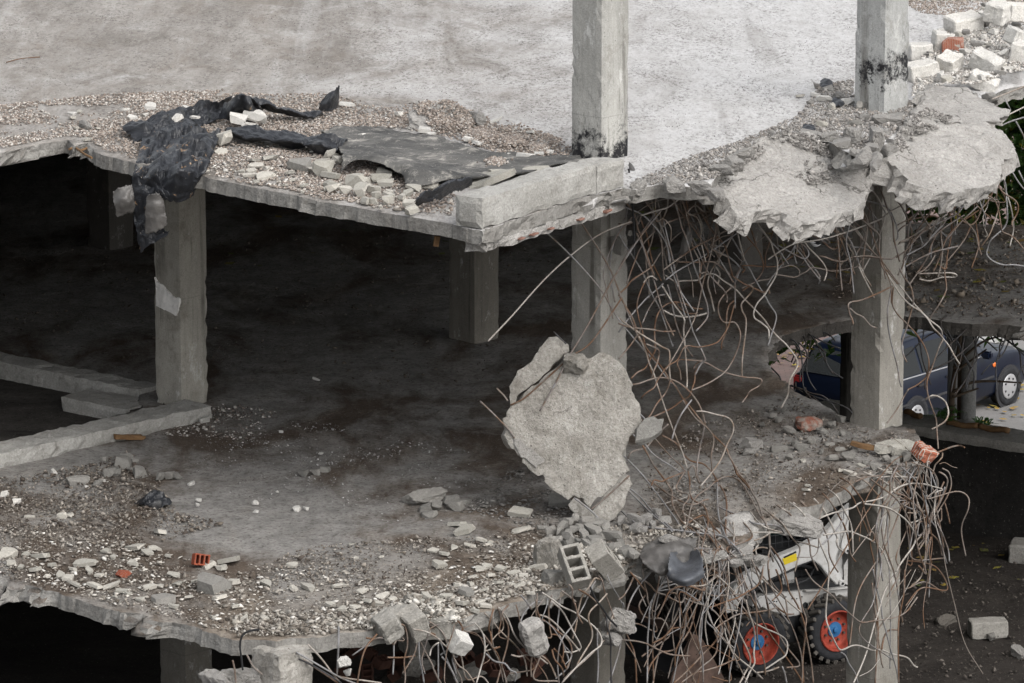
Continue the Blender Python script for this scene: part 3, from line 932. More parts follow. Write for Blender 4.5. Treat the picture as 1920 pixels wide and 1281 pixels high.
# parapet stump: a beam along the roof edge that ends at the column
def beam(a, b, inward, width, h, m, name, parent, seed=1.0, rough=0.006, z0=None):
    """a box from a to b (outer bottom edge), width towards `inward`, its faces a little worn"""
    a, b = Vector(a), Vector(b)
    d = (b - a); L = d.length; d.normalize()
    inn = (Vector(inward) - d * Vector(inward).dot(d)).normalized()
    bm = bmesh.new()
    nx, nw, nh = max(2, int(L / 0.06)), max(2, int(width / 0.06)), max(2, int(h / 0.05))
    V = {}
    def vert(i, j, k_):
        if (i, j, k_) in V: return V[(i, j, k_)]
        p = a + d * (L * i / nx) + inn * (width * j / nw) + UP * (h * k_ / nh)
        ed = (i in (0, nx)) + (j in (0, nw)) + (k_ in (0, nh))
        off = Vector((nz(p, 7, seed), nz(p, 7, seed + 3), nz(p, 7, seed + 6))) * rough + Vector((nz(p, 20, seed), nz(p, 20, seed + 3), nz(p, 20, seed + 6))) * rough
        if ed >= 2:
            c = a + d * (L / 2) + inn * (width / 2) + UP * (h / 2)
            q = (c - p); q = q - d * q.dot(d) if i not in (0, nx) else q
            off += q.normalized() * max(0.004, (0.012 + 0.03 * nz(p, 5, seed + 8)) * min(1, rough / 0.006))
        V[(i, j, k_)] = bm.verts.new(p + off)
        return V[(i, j, k_)]
    for i in range(nx):
        for j in range(nw):
            for k_ in (0, nh):
                bm.faces.new((vert(i, j, k_), vert(i + 1, j, k_), vert(i + 1, j + 1, k_), vert(i, j + 1, k_)))
        for k_ in range(nh):
            for j in (0, nw):
                bm.faces.new((vert(i, j, k_), vert(i + 1, j, k_), vert(i + 1, j, k_ + 1), vert(i, j, k_ + 1)))
    for j in range(nw):
        for k_ in range(nh):
            for i in (0, nx):
                bm.faces.new((vert(i, j, k_), vert(i, j + 1, k_), vert(i, j + 1, k_ + 1), vert(i, j, k_ + 1)))
    bmesh.ops.recalc_face_normals(bm, faces=bm.faces)
    return put(name, bm, m, parent)
pa, pb = atz(903, 431, ZR + 0.005), atz(1118, 364, ZR + 0.005)
inw = Vector((-0.7, 0.7, 0))
beam(pa, pb, inw, 0.30, 0.29, M['parapet'], 'parapet', RUIN, 3.0)
pc = atz(1171, 350, ZR + 0.005)
beam(pb + (pc - pb).normalized() * 0.004, pc, Vector((-0.2, 0.9, 0)), 0.3, 0.27, M['parapet'], 'parapet', RUIN, 4.0, 0.012)
M['dustbrick'] = flat('dusty_brick', (0.2, 0.11, 0.085), 0.9, 0, 0.2, 0.5, 20)
# edge beam under the parapet, its brick filling laid bare
ba = atz(903, 432, ZR) + Vector((0.03, 0.05, -0.131)); bb = atz(1172, 352, ZR) + Vector((0.0, 0.06, -0.131))
beam(ba - UP * 0.10, bb - UP * 0.10, inw, 0.22, 0.098, M['pale'], 'edge_beam', RUIN, 5.0, 0.018)
dirb = (bb - ba).normalized()
for i, t in enumerate((0.24, 0.33, 0.45, 0.66, 0.86)):
    p = ba + (bb - ba) * t - UP * 0.06 + Vector((dirb.y, -dirb.x, 0)) * 0.012
    bm = box_bm(random.uniform(0.06, 0.14), 0.06, random.uniform(0.012, 0.022), 0.004, 0.006, i, 0.02)
    o = put('exposed_brick', bm, M['dustbrick'], RUIN)
    o.location = p
    o.rotation_euler = (random.uniform(-.1, .1), random.uniform(-.1, .1), math.atan2(dirb.y, dirb.x))

# stair well on the middle floor: two kerbs and the first steps going down
ka, kb = atz(-260, 944, ZM - 0.02), atz(398, 790, ZM - 0.02)
beam(ka, kb, Vector((-0.3, 0.9, 0)), 0.42, 0.17, M['parapet'], 'stair_kerb', RUIN, 6.0, 0.014)
ka, kb = atz(-260, 682, ZM - 0.3), atz(262, 792, ZM - 0.3)
beam(ka, kb, Vector((0.3, 0.9, 0)), 0.34, 0.36, M['parapet'], 'stair_kerb', RUIN, 7.0, 0.014)
s0 = atz(178, 783, ZM - 0.2); s1 = atz(252, 800, ZM - 0.2)
beam(atz(112, 778, ZM - 0.2), atz(238, 803, ZM - 0.2), Vector((0.5, 0.8, 0)), 0.5, 0.2, M['parapet'], 'stair_step', RUIN, 8.0, 0.008)
beam(atz(78, 804, ZM - 0.36), atz(200, 832, ZM - 0.36), Vector((0.5, 0.8, 0)), 0.42, 0.2, M['parapet'], 'stair_step', RUIN, 9.0, 0.008)
lw = [atz(x, y, ZM - 0.34) for x, y in ((-300, 640), (290, 806), (290, 830), (-300, 960))]
bm = slab_bm(lw, UP, 0.1, 0.3, 0.02, 0.01, 0.2, 5.5, ledge=0.005)
put('stair_landing', bm, M['parapet'], RUIN)
beam(atz(-200, 836, ZM - 0.45) - UP * 0.3, atz(62, 828, ZM - 0.45) - UP * 0.3, Vector((0.1, 0.9, 0)), 0.5, 0.3, M['parapet'], 'stair_step', RUIN, 9.5, 0.01)

# broken stub of a beam and the column under it, bottom left
ps = atz(468, 1205, ZM - 0.02)
beam(ps + Vector((0, 0.02, -0.5)), atz(522, 1222, ZM - 0.02) + Vector((0, 0.0, -0.5)), Vector((0.3, 0.9, 0)), 0.4, 0.47, M['hang'], 'beam_stub', RUIN, 10.0, 0.02)
pb_ = aty(520, 1262, ps.y + 0.08)
column(pb_.x, ps.y + 0.10, ZG, ZM - 0.42, M['coll'], seed=31, wdt=0.42)

# flakes of white plaster on a column, dirt on its foot
def on_left_face(c, t, z): return Vector((c[0], c[1], z)) + Vector((-math.cos(math.radians(43)), math.sin(math.radians(43)), 0)) * t
pl = []
nrm = Vector((-math.sin(math.radians(43)), -math.cos(math.radians(43)), 0))
for (x, y) in ((289, 522), (300, 530), (312, 540), (322, 552), (333, 560), (332, 585), (325, 588), (310, 578), (297, 572), (290, 570), (291, 545)):
    pl.append(atp(x + 2, y, Vector((CB[0], CB[1], 0)) + nrm * 0.022, nrm))
put('plaster_patch', slab_bm(pl, nrm, 0.02, 0.04, 0.008, 0.008, 0.02, 3.0, 8, ledge=0.005), M['plaster'], RUIN)

# ------------------------------------------------------------------ great slabs that droop or hang, still held by their bars
EDG = Vector((0.66, -0.75, 0))
def zc(sc, ox, oy, s): return [(ox + float(a.split(',')[0]) / sc, oy + float(a.split(',')[1]) / sc) for a in s.split()]
dl = math.radians(26)
n1 = (EDG * math.sin(dl) + UP * math.cos(dl)).normalized()
P1 = atz(1450, 262, ZR + 0.05)
o1 = zc(2.526, 1160, 0, "400,830 500,800 470,760 540,745 560,690 640,690 760,620 880,620 960,640 1010,690 1080,740 1170,775 1205,830 1195,890 1180,950 1110,1000 1040,1022 960,1048 900,1060 840,1046 795,1000 730,988 640,1012 565,1035 530,960 470,890 440,850")
bm = slab_bm([atp(x, y, P1, n1) for x, y in o1], n1, 0.16, 0.035, 0.03, 0.012, 0.04, 11.0, 4.0, 0.0, None, 0.034)
D1 = tag(put('slab_fragment', bm, M['pale']), 'tilted pale slab fragment between the two roof columns, drooping over the torn bars', 'concrete slab', 'drooping roof slab fragments')
P2 = atz(1720, 235, ZR + 0.05)
dl2 = math.radians(23)
n2 = (Vector((0.62, -0.78, 0)) * math.sin(dl2) + UP * math.cos(dl2)).normalized()
o2 = zc(2.526, 1160, 0, "1270,690 1300,640 1380,600 1370,570 1450,540 1500,580 1690,590 1745,572 1832,618 1892,706 1868,738 1818,752 1826,800 1796,862 1720,885 1640,905 1585,925 1545,918 1440,880 1372,862 1340,815 1290,770")
bm = slab_bm([atp(x, y, P2, n2) for x, y in o2], n2, 0.2, 0.035, 0.034, 0.012, 0.04, 12.0, 4.0, 0.0, None, 0.036)
D2 = tag(put('slab_fragment', bm, M['pale']), 'large cracked slab fragment jutting out below the tar-banded column, trees behind it', 'concrete slab', 'drooping roof slab fragments')
P3 = atz(1760, 190, ZR + 0.09)
o3 = zc(2.526, 1160, 0, "1440,520 1470,430 1560,405 1660,420 1740,460 1790,490 1860,520 1830,560 1740,585 1700,580 1600,575 1500,560")
n3 = (Vector((0.62, -0.78, 0)) * math.sin(0.2) + UP * math.cos(0.2)).normalized()
bm = slab_bm([atp(x, y, P3, n3) for x, y in o3], n3, 0.1, 0.04, 0.02, 0.02, 0.04, 13.0, 4, 0.0, None, 0.04)
D3 = tag(put('slab_fragment', bm, M['pale']), 'smaller grey slab fragment lying above the large cracked one, below the white rubble', 'concrete slab', 'drooping roof slab fragments')
PC = atz(1135, 980, ZM + 0.02)
nc = Vector((-0.12, -0.95, 0.22)).normalized()
oc = zc(3.372, 920, 620, "505,140 560,150 640,160 690,135 760,170 850,240 890,330 930,450 945,580 900,660 870,740 835,800 868,880 800,945 720,1020 640,1125 560,1040 530,1030 490,1075 400,1000 290,880 160,780 120,700 80,560 135,488 215,400 285,340 405,240 497,150")
bm = slab_bm([atp(x, y, PC, nc) for x, y in oc], nc, 0.17, 0.03, 0.012, 0.010, 0.035, 14.0, 5, 0.006, None, 0.012)
HANG = tag(put('concrete_chunk', bm, M['hang']), 'big shield-shaped slab chunk standing on its tip in front of the middle column', 'concrete slab')
pn = atp(1084, 684, PC, nc)
for nm_, oo, dn_, tk_, sd_ in (('corner_piece', "420,35 490,90 494,128 400,226 280,328 208,388 130,474 110,410 140,330 190,230 265,200 290,140 340,90 380,45", -0.035, 0.15, 16.0),
                            ('corner_piece', "872,892 880,1000 840,1110 740,1230 620,1200 540,1150 492,1085 530,1042 556,1048 634,1140 645,1138 728,1030 806,955", -0.03, 0.14, 17.0)):
    q_ = [atp(x, y, PC + nc * dn_, nc) for x, y in zc(3.372, 920, 620, oo)]
    put(nm_, slab_bm(q_, nc, tk_, 0.03, 0.014, 0.008, 0.035, sd_, 5, 0.004, None, 0.01), M['hang'], HANG)
o = put('mortar_lump', rock_me(300, 0.85, 16, True, 0.07), M['hang'], HANG, True)
o.location = pn + nc * 0.02 - UP * 0.1
o.scale = (0.26, 0.22, 0.24)
o['label'] = 'round lump of mortar stuck near the top edge'
pk = [atp(x, y, PC + nc * 0.02, nc) for x, y in zc(3.372, 920, 620, "150,690 190,680 260,740 345,820 340,835 300,850 290,870 200,790")]
o = put('pale_skin', slab_bm(pk, nc, 0.02, 0.04, 0.004, 0.006, 0.03, 15.0, ledge=0.006), M['pale'], HANG)
o['label'] = 'cream coloured finish left on the lower left edge'

# roof edge overhang lumps under the broken right hand edge
k = 0
for (x, y, s) in ((1200, 352, .2), (1262, 352, .22), (1318, 356, .2), (1345, 368, .18), (1640, 275, .3), (1590, 268, .26), (1550, 262, .2), (1656, 232, .3), (1625, 292, .2)):
    p = atz(x, y, ZR + 0.0)
    rock('b', p - UP * 0.05, s, 'pale', 'rubble_chunk', 'grey broken concrete lump on the torn roof edge right of the middle column', 'rubble', 'lumps on the torn roof edge')

R = random.Random(77)
for (x, y) in ((1360, 322), (1378, 306), (1395, 291), (1412, 280), (1430, 268), (1455, 254), (1480, 247), (1505, 247), (1530, 252), (1552, 262), (1580, 278), (1600, 290), (1690, 246), (1705, 232), (1722, 215), (1738, 200), (1756, 184), (1672, 284), (1655, 300), (1640, 308), (1618, 296), (1676, 262), (1790, 186), (1830, 190), (1862, 192)):
    rock(R.choice('bbc'), atz(x + R.uniform(-6, 6), y + R.uniform(-4, 4), ZR + 0.02) - UP * 0.04, R.uniform(.1, .24), 'pale', 'rubble_chunk', 'half buried grey lump in the crushed concrete where the drooping fragments meet the roof', 'rubble', 'lumps between roof and drooping fragments', None, .8, .5)
# ------------------------------------------------------------------ rebar: bent bars torn out of the two slabs
def yU(px):
    x = (px - 960) / 187.0
    return -1.62 + (x - 0.9) * 0.688
_edge = [(p.x, p.y) for p in ([atz(q[0], q[1], ZM) for q in ((300, 1160), (447, 1198), (600, 1200), (700, 1186), (870, 1158), (985, 1122), (1068, 1104), (1150, 1080), (1240, 1045), (1340, 1034), (1420, 1002), (1470, 956), (1565, 930), (1640, 892), (1744, 856))])]
_epx = [300, 447, 600, 700, 870, 985, 1068, 1150, 1240, 1340, 1420, 1470, 1565, 1640, 1744]
def yL(px):
    if px <= _epx[0]: return _edge[0][1]
    for i in range(len(_epx) - 1):
        if px <= _epx[i + 1]:
            t = (px - _epx[i]) / (_epx[i + 1] - _epx[i])
            return _edge[i][1] * (1 - t) + _edge[i + 1][1] * t
    return _edge[-1][1] + (px - 1744) * 0.0035
def barpt(px, py, off):
    p = aty(px, py, yU(px) + off)
    if p.z > ZM + 0.06: return p
    f = atz(px, py, ZM + 0.045)
    if f.y > yL(px) + 0.02: return f
    q = aty(px, py, yL(px) - 0.06 + min(off, 0.0) * 0.5 - abs(off) * 0.35)
    return q
def trace(s, ox, oy, sc=6.0):
    return [(ox + float(a.split(',')[0]) / sc, oy + float(a.split(',')[1]) / sc) for a in s.split()]
NBAR = [0]
def bar(pts, parent, m=None, r=0.0083, off=None, spread=0.14, hook=None):
    NBAR[0] += 1
    sd_ = NBAR[0] * 3.7
    o0 = random.uniform(-0.2, 0.16) if off is None else off
    P = []
    for i, (x, y) in enumerate(pts):
        o_ = o0 + spread * nz((i * 0.55, 0, 0), 1.0, sd_)
        P.append(barpt(x, y, o_))
    if m is None:
        m = random.choices(('rust', 'steel', 'palebar'), (0.42, 0.4, 0.18))[0]
    bm = tube_bm(P, r * random.uniform(0.9, 1.1), 6, 0.022, ribs=0.09 if r > 0.006 else 0)
    return put('rebar', bm, M[m], parent, True)
def bars(txt, ox, oy, parent, sc=6.0, **kw):
    for line in txt.strip().split('\n'):
        line = line.strip()
        if not line: continue
        m = None; r = kw.get('r', 0.0083)
        if line[0] in 'rgpdw':
            c, line = line[0], line[1:].strip()
            m = {'r': 'rust', 'g': 'steel', 'p': 'palebar', 'd': 'darkbar', 'w': 'palebar'}[c]
            if c == 'w': r = 0.0035
        bar(trace(line, ox, oy, sc), parent, m, r, kw.get('off'), kw.get('spread', 0.14))
# between the middle column and the first drooping fragment (zoom origin 1160,320)
bars("""
r 150,205 230,250 290,310 340,380 370,450 400,560 440,670 480,790 500,900 530,1010 545,1100
r 320,180 380,230 430,330 460,430 475,560 475,700 490,900 500,1100 515,1230
p 475,155 520,220 550,300 550,400 520,490 490,570 480,700 475,800
r 630,110 700,200 745,290 770,380 785,500 780,640
g 740,100 800,190 850,270 920,360 970,450 1000,540 1020,650 1050,800 1080,890 1130,990 1190,1090 1290,1260
g 990,240 1050,340 1100,430 1150,530 1210,640 1270,750 1340,870 1420,1010 1490,1140 1560,1270 1640,1400 1700,1510 1770,1620 1760,1720 1720,1840 1680,1970
r 1115,205 1180,290 1250,390 1310,510 1380,640 1450,750 1560,880 1600,960 1630,1060 1610,1150 1540,1240 1440,1320 1390,1350
p 250,505 380,465 470,440 560,410 700,310 860,245 1000,215 1130,190
r 200,540 240,490 255,500 220,600
g 0,1110 100,930 200,790 300,640 400,500 480,430 600,395 750,350 860,320 1000,285
p 490,640 540,590 640,550 760,510 900,480 1040,455
r 90,1278 250,1170 370,1080 430,990 490,900 560,820 690,700 800,640 950,540 1100,460 1290,360
g 530,1230 660,1130 800,1050 940,970 1080,880 1250,760 1400,660 1550,550 1700,480 1800,450 1900,445
r 500,1120 620,1030 760,930 880,850 1030,770 1140,710 1240,660 1380,600 1540,550
g 590,240 620,320 650,410 680,520 710,640 760,760 800,900 850,1080 905,1220 960,1400 995,1510 1000,1640 940,1730 870,1805
g 500,540 560,800 600,960 620,1070 665,1240 690,1350 720,1450 760,1560 800,1680 840,1820 910,1970 960,2080 975,2130 940,2160 910,2200 860,2300
g 790,450 850,580 900,690 970,790 1060,860 1160,930 1250,980 1350,1070 1370,1110 1340,1180 1320,1250
g 820,740 870,840 920,960 970,1080 1030,1180 1110,1270 1180,1340 1220,1420 1215,1480
r 530,890 560,970 640,1015 740,1030 900,1030 1070,1030 1180,1110 1300,1200 1420,1278 1560,1340 1630,1370 1690,1345 1695,1385
r 90,1278 140,1130 190,1000 230,900 280,820 340,750 410,680
r 0,300 80,360 150,450 200,560 215,650 250,740 270,830 310,930 360,1080 400,1180
r 240,530 275,620 310,700 340,830 360,950 400,1080 450,1180 480,1240
g 0,700 60,820 130,920 200,1030 260,1130 320,1270 380,1400 450,1530 500,1660 540,1780 580,1900 610,1980
g 200,700 270,850 330,1040 380,1180 430,1350 470,1500 520,1650 580,1780 620,1860
r 0,600 90,605 160,580
w 1070,480 1040,600 1060,660 1100,700 1150,705
w 1170,415 1270,490 1280,540 1240,640
r 1080,530 1150,570 1200,630
p 530,1180 640,1250 720,1240 890,1230 960,1180 1020,1160 1090,1170 1180,1240 1300,1320 1420,1450 1530,1560 1640,1680 1700,1770 1800,1880 1900,1976 2014,2166 1924,2357 1900,2523 1824,2677
""", 1160, 320, ROOF)
# first drooping fragment and what hangs from it
bars("""
g 1510,600 1620,690 1700,790 1800,890 1860,980 1910,1050
p 1525,500 1560,590 1640,700 1710,800 1740,900 1780,1000 1785,1110 1760,1200 1700,1300 1640,1400 1560,1490 1520,1590 1530,1660 1600,1710 1680,1780 1690,1860 1680,1900
r 1390,1150 1420,1110 1390,1090 1400,1070 1500,1070 1640,1080 1780,1075 1880,1010 1960,960
r 1390,1320 1500,1270 1580,1240 1690,1220 1720,1190 1760,1170 1850,1180 1980,1200 2040,1170 2120,1130 2160,1095 2260,1100 2400,1130 2550,1110 2680,1080 2740,1000 2850,980
g 1740,480 1800,560 1870,680 1920,750 2000,880 2060,950 2130,1060 2200,1150 2260,1230 2250,1270
""", 1160, 320, D1)
bars("""
g 60,500 140,610 230,720 310,820 390,920 450,1010 530,1110 580,1190 570,1270
g 170,390 200,520 240,640 260,720 330,790 400,840 440,880 460,940 430,985 370,980 200,890 100,830
p 210,580 280,650 350,710 410,800 470,880 560,970 620,1040 660,1120 650,1190 630,1240
g 350,385 410,460 480,560 600,640 720,660 780,720 830,800 880,940 940,1080 980,1170
p 500,335 580,430 680,560 760,660 830,730 890,820 960,940 1040,1080 1090,1190 1160,1300
r 700,340 760,440 860,550 950,640 1050,760 1150,880 1260,1000 1340,1090 1420,1200 1480,1278
g 750,540 830,660 920,780 990,940 1020,1040
r 930,400 1000,500 1100,590 1180,660 1250,730 1250,860 1255,980 1290,1090 1400,1250
p 0,505 80,465 200,445 330,370 510,315
p 0,1000 130,910 300,820 480,795 660,760 830,710 1000,650 1160,590 1280,540
w 205,440 300,470
g 370,540 450,640 540,700 620,750 690,800 680,820 600,780
r 350,710 450,720 560,755 620,800 700,870 760,880 800,830 780,760
g 940,860 1060,870 1160,920
r 560,960 640,970 740,1010 850,1020 930,980 1040,965 1160,970 1300,990 1400,990 1450,960
g 890,490 960,570 1040,640 1090,710 1060,820 1000,930 960,1040 940,1160 920,1278
g 1140,370 1170,480 1190,600 1180,720 1170,830
r 1060,440 1120,560 1110,700 1090,850 1070,1000 1060,1110
""", 1440, 320, D1)
bars("""
p 280,180 330,120 380,110 430,150
r 0,310 90,230 150,150 260,80 380,0
r 430,150 380,110 330,120 290,180 230,320 205,440 225,580 260,700 290,850 330,1000 350,1120 380,1220 420,1278
r 640,725 500,730 380,710 250,695 130,685 0,640
p 0,580 120,670 250,760 400,850 500,910 560,940 575,1000 570,1150 580,1278
r 945,475 850,470 750,420 650,400 560,415 480,470 430,560 405,680 405,820 410,940 360,1030 300,1140 210,1190 140,1260
g 265,640 330,490 400,380 440,330 520,315
p 500,490 600,540 720,565 850,560 990,525
r 640,410 700,480 780,525 850,530 890,520
p 490,220 540,300 590,380 640,450 700,530 740,600 730,700 745,900 760,1100 770,1278 765,1360
g 550,200 580,320 610,480 640,620 680,740 730,850 760,910 830,1010
r 1270,230 1190,310 1130,400 1120,500 1150,590 1200,630 1300,625 1350,690 1370,780 1340,920 1280,1060 1200,1180 1080,1270 950,1340 820,1390
g 1340,60 1310,150 1310,300 1310,470
r 1300,380 1240,440 1215,540 1210,680 1200,760 1160,850 1155,930
r 1300,430 1270,540 1230,680 1170,780 1110,850 1000,890 880,905 780,890 720,930 660,1050 550,1120 470,1230 430,1290 400,1360 310,1420 250,1480
p 1480,210 1510,240 1490,290 1420,370 1380,420 1390,500 1430,580 1430,700 1410,870 1390,1040 1385,1200 1395,1240
r 700,1278 690,1180 660,1100 680,1050 760,1050 900,1060 1000,1090 1170,1180 1390,1240 1560,1255 1610,1280 1580,1340 1480,1400 1440,1460 1390,1530
r 0,1040 150,860 250,700
g 0,740 100,600 200,480 330,340 440,250 500,190
r 0,320 80,450 150,570 200,700 240,800 300,900 380,1010 480,1130 560,1250 640,1350 720,1480 820,1600 930,1740 1000,1820 1070,1900 1200,2030 1240,2120 1290,2220 1330,2330 1400,2410 1470,2490
g 80,700 200,840 300,960 400,1060 500,1200 600,1320
p 230,790 300,950 340,1080 390,1190 430,1320 480,1470 520,1590 580,1750 650,1930 720,2100 770,2270
r 310,870 440,930 450,1000 430,1090 390,1180 360,1278
r 840,1150 870,1100 940,1050
r 950,1070 900,1130 860,1190 855,1278 830,1360 790,1460 720,1500 600,1590 500,1640 300,1740 200,1840 150,1890
""", 1160, 500, ROOF)
bars("""
g 150,420 270,540 370,680 480,820 580,930 700,1040 750,1110
g 220,440 300,520 400,620
g 160,690 280,780 370,890 470,970 600,1050 720,1140 780,1200 830,1278
g 60,930 170,1040 280,1160 370,1278 450,1380 560,1530 640,1640 720,1770
r 580,30 570,120 520,230 430,340 350,480 270,560 150,680
r 100,960 140,890 220,860 300,840 350,790 420,700 560,570
""", 1160, 700, HANG)
bars("""
p 870,430 960,430 1100,465 1230,500 1290,580 1280,680 1220,800 1160,950 1060,1100 920,1270
r 720,300 800,420 880,520 980,600 1060,700 1065,800 1040,930 1050,1100
g 970,560 950,680 920,800 890,970 880,1100 910,1240
r 490,700 570,740 660,800 720,900 800,980 860,1000 950,1020 1040,1100 1100,1200 1120,1270
r 140,130 230,115 340,75 450,50 560,60 680,110 800,210 890,330 940,440 975,580
r 780,1090 830,1040 860,1080 870,1150 910,1240
r 740,1110 640,1150 540,1190 480,1220 400,1200 370,1260
r 740,1110 700,1170 660,1240 650,1290 700,1340 780,1360 780,1420 730,1490 720,1560 740,1600 750,1680
r 260,800 320,900 390,1030 480,1150 560,1260 600,1340 600,1450 640,1560 720,1680 830,1760 960,1880
g 600,740 640,600 700,470 760,380 820,300
""", 1160, 700, ROOF)
# the tangle over the middle floor's front edge
bars("""
g 0,150 130,260 270,400 400,530 500,610 600,700
g 130,220 240,310 350,440 430,530 520,600 620,690
w 240,310 370,370 480,390 600,360 740,320 870,250
r 330,120 450,200 570,290 700,360 800,395 880,390 960,350 1010,340
g 20,460 130,560 240,630 400,660 600,680 750,700 900,720 1050,735 1180,760 1280,840 1350,920 1400,1040 1450,1160 1490,1278 1530,1400 1600,1560
r 580,950 620,860 700,770 750,690 780,580 810,440 850,340 920,270 1010,210 1100,130 1180,90 1260,85 1340,120 1400,180 1460,280 1530,410 1590,520 1660,620 1690,720 1700,820 1690,950 1640,1060 1600,1200 1580,1300
r 1310,-40 1370,70 1450,160 1500,260 1560,360 1600,470 1630,560 1680,650 1690,760 1700,900 1740,1040
r 270,1080 340,1020 430,940 530,880 650,840 760,810 840,785
r 780,20 800,140 800,260 840,350 930,390 980,450 1010,560 1060,640 1140,720
r 790,600 830,570 890,540 950,520 1000,560 1000,640 970,740 950,830 930,930 950,1040 1020,1100 1090,1160 1170,1200
r 780,610 870,660 970,720 1060,810 1110,880 1170,940 1200,1030 1220,1120 1215,1278 1220,1400
p 720,490 820,560 900,620 1000,700 1090,790 1180,900 1260,980 1300,1080 1320,1200 1360,1350 1420,1500
g 890,860 1000,940 1100,1030 1170,1120 1100,1190 1030,1250 960,1280
g 1120,420 1250,480 1400,540 1500,600 1600,620 1720,625 1810,650 1880,740 1920,790
r 1140,180 1190,270 1215,390 1210,520 1200,680 1210,760
g 1110,150 1110,320 1120,500 1150,620 1190,720 1250,840 1330,940
p 1480,480 1540,560 1600,620 1660,660 1760,690 1830,710
p 1400,970 1480,940 1560,890 1620,880 1670,890
p 1520,790 1570,850 1540,890 1550,990 1520,1090 1490,1130
p 1500,710 1640,710 1840,715
p 1530,800 1620,770 1700,720
r 1640,440 1760,560 1850,630 1900,700
p 1770,400 1850,450 1920,490
g 1050,735 1120,830 1200,960 1270,1080 1330,1200 1390,1320
r 990,720 1080,840 1150,1000 1200,1200 1210,1330
g 1170,780 1260,900 1330,1040 1380,1180 1420,1330 1450,1460
r 1190,900 1280,1010 1340,1150 1360,1300 1340,1420
g 1290,850 1350,1000 1420,1100 1480,1230 1500,1390
r 1690,980 1680,1100 1700,1250 1740,1350
g 1700,900 1760,1000 1820,1110 1870,1250 1900,1330
r 1440,1000 1490,940 1540,1010 1520,1100
""", 1160, 880, FLOOR)
bars("""
r 270,0 290,160 320,270 330,360 390,470 430,440 460,390
r 130,30 200,110 260,190 300,240
r 300,130 360,180 420,250 530,290 620,340 710,370 740,310 760,250
g 540,175 450,230 390,310 350,450 340,600 325,780 325,960 320,1278
r 300,290 240,370 230,440 280,520 360,550 470,550 530,600 560,680 570,750 520,790 400,870 260,980
r 690,500 620,620 560,710 480,780 380,830
r 820,220 790,280 830,340 880,380 860,460 830,580 790,690 720,800 640,890 560,920 480,930 410,1000 350,1090 320,1200 320,1290
p 640,170 780,185 950,180 1040,130 1120,60 1170,0
p 950,180 900,260
r 940,220 1000,270 1100,300 1230,285 1350,280 1490,290
g 950,250 940,330 955,420 940,560 930,700 920,830 910,950
r 680,440 740,580 800,700 860,840 910,940 940,1060
r 1020,430 1130,390 1240,350 1330,320 1450,250 1560,180 1610,80 1620,0
r 1785,425 1700,455 1580,475 1440,490 1330,510 1220,570 1120,640 1080,700 1110,790 1100,920 1040,1010 940,1090 840,1190 830,1260
r 620,1278 740,1170 850,1060 960,940 1070,830 1150,700 1170,600
p 1190,600 1200,720 1250,860 1310,960 1400,1040 1500,1120 1620,1230
p 1430,340 1470,500 1520,650 1530,800 1520,950 1530,1050 1480,1140 1420,1278
g 1530,250 1550,430 1555,600 1560,780 1600,920 1640,1050 1650,1190
p 1520,600 1660,670 1780,720 1870,780 1900,850 1880,960 1800,1020 1650,1120
p 1560,1160 1690,1140 1800,1100
p 1090,60 1150,140 1210,240
p 1110,70 1230,180 1300,255
p 1500,0 1620,110 1730,210 1850,310 1920,370 2050,480
g 1450,60 1560,180 1660,300 1760,420 1850,520 1920,610
r 1740,380 1800,440 1900,500 1970,500
r 0,500 50,640 120,800 170,920 190,1050 200,1278
g 170,80 120,190 60,290 0,340
r 0,790 150,800 300,830 420,890 560,950 700,970 800,970
r 700,1278 850,1170 1000,1130 1150,1080 1300,1010
g 1190,420 1140,560 1170,700 1110,830
""", 1160, 1068, FLOOR)
# bars curving over the edge left of the right hand column
FL2 = empty('rebar_bundle', 'tangle of bent rebar hanging at the right end of the middle floor', 'rebar')
bars("""
p 190,560 290,640 390,720 440,790 500,880 560,950 600,1020 570,1150 540,1278
r 340,520 440,590 500,640 560,730 620,800 680,880 710,980 720,1080 760,1180 800,1260
p 480,490 590,570 650,640 740,740 800,850 830,960 880,1080 920,1180 930,1278
r 600,470 700,570 780,660 840,740 890,840 920,950 930,1080 980,1200 1030,1278
p 755,450 830,530 890,610 940,710 980,800 1020,900 1010,930 1030,1000 1080,1040
r 850,390 930,470 990,560 1040,650 1090,740 1130,850 1150,960 1170,1080 1225,1160
p 920,350 1010,420 1060,510 1100,590 1150,680 1180,780 1190,900 1195,1060
r 1015,290 1130,360 1200,450 1240,550 1290,660 1340,770 1380,890 1400,1020 1430,1150 1435,1278 1445,1450 1470,1700 1480,2000
r 1050,215 1160,280 1230,370 1300,470 1320,560 1350,680 1390,820 1380,880
p 1215,195 1340,260 1420,350 1500,440 1560,530 1600,620 1610,700 1595,830
p 1310,150 1480,220 1620,310 1730,370 1830,460 1880,570 1910,680
g 1400,235 1540,340 1660,430 1740,530 1790,620 1860,760
p 800,680 950,620 1100,580 1200,550 1270,500 1400,475 1500,450 1590,405 1680,340 1780,295 1860,280 1920,285
p 1470,100 1600,160 1720,200 1830,280 1890,380 1920,480 1960,620
p 1330,510 1480,530 1600,560 1700,620 1800,700 1870,800 1900,900 1870,990 1790,1100 1720,1200 1680,1278
p 860,860 1000,840 1150,820 1270,860 1400,920 1500,1000 1560,1100 1620,1260
r 1380,870 1400,820 1430,850 1430,920 1400,930
r 270,990 310,1040 360,1110 410,1200 440,1278
p 560,930 680,960 800,1000
g 800,1010 890,930 960,860 1040,760 1090,670 1090,600
p 480,820 640,810 770,795
""", 1400, 860, FL2)
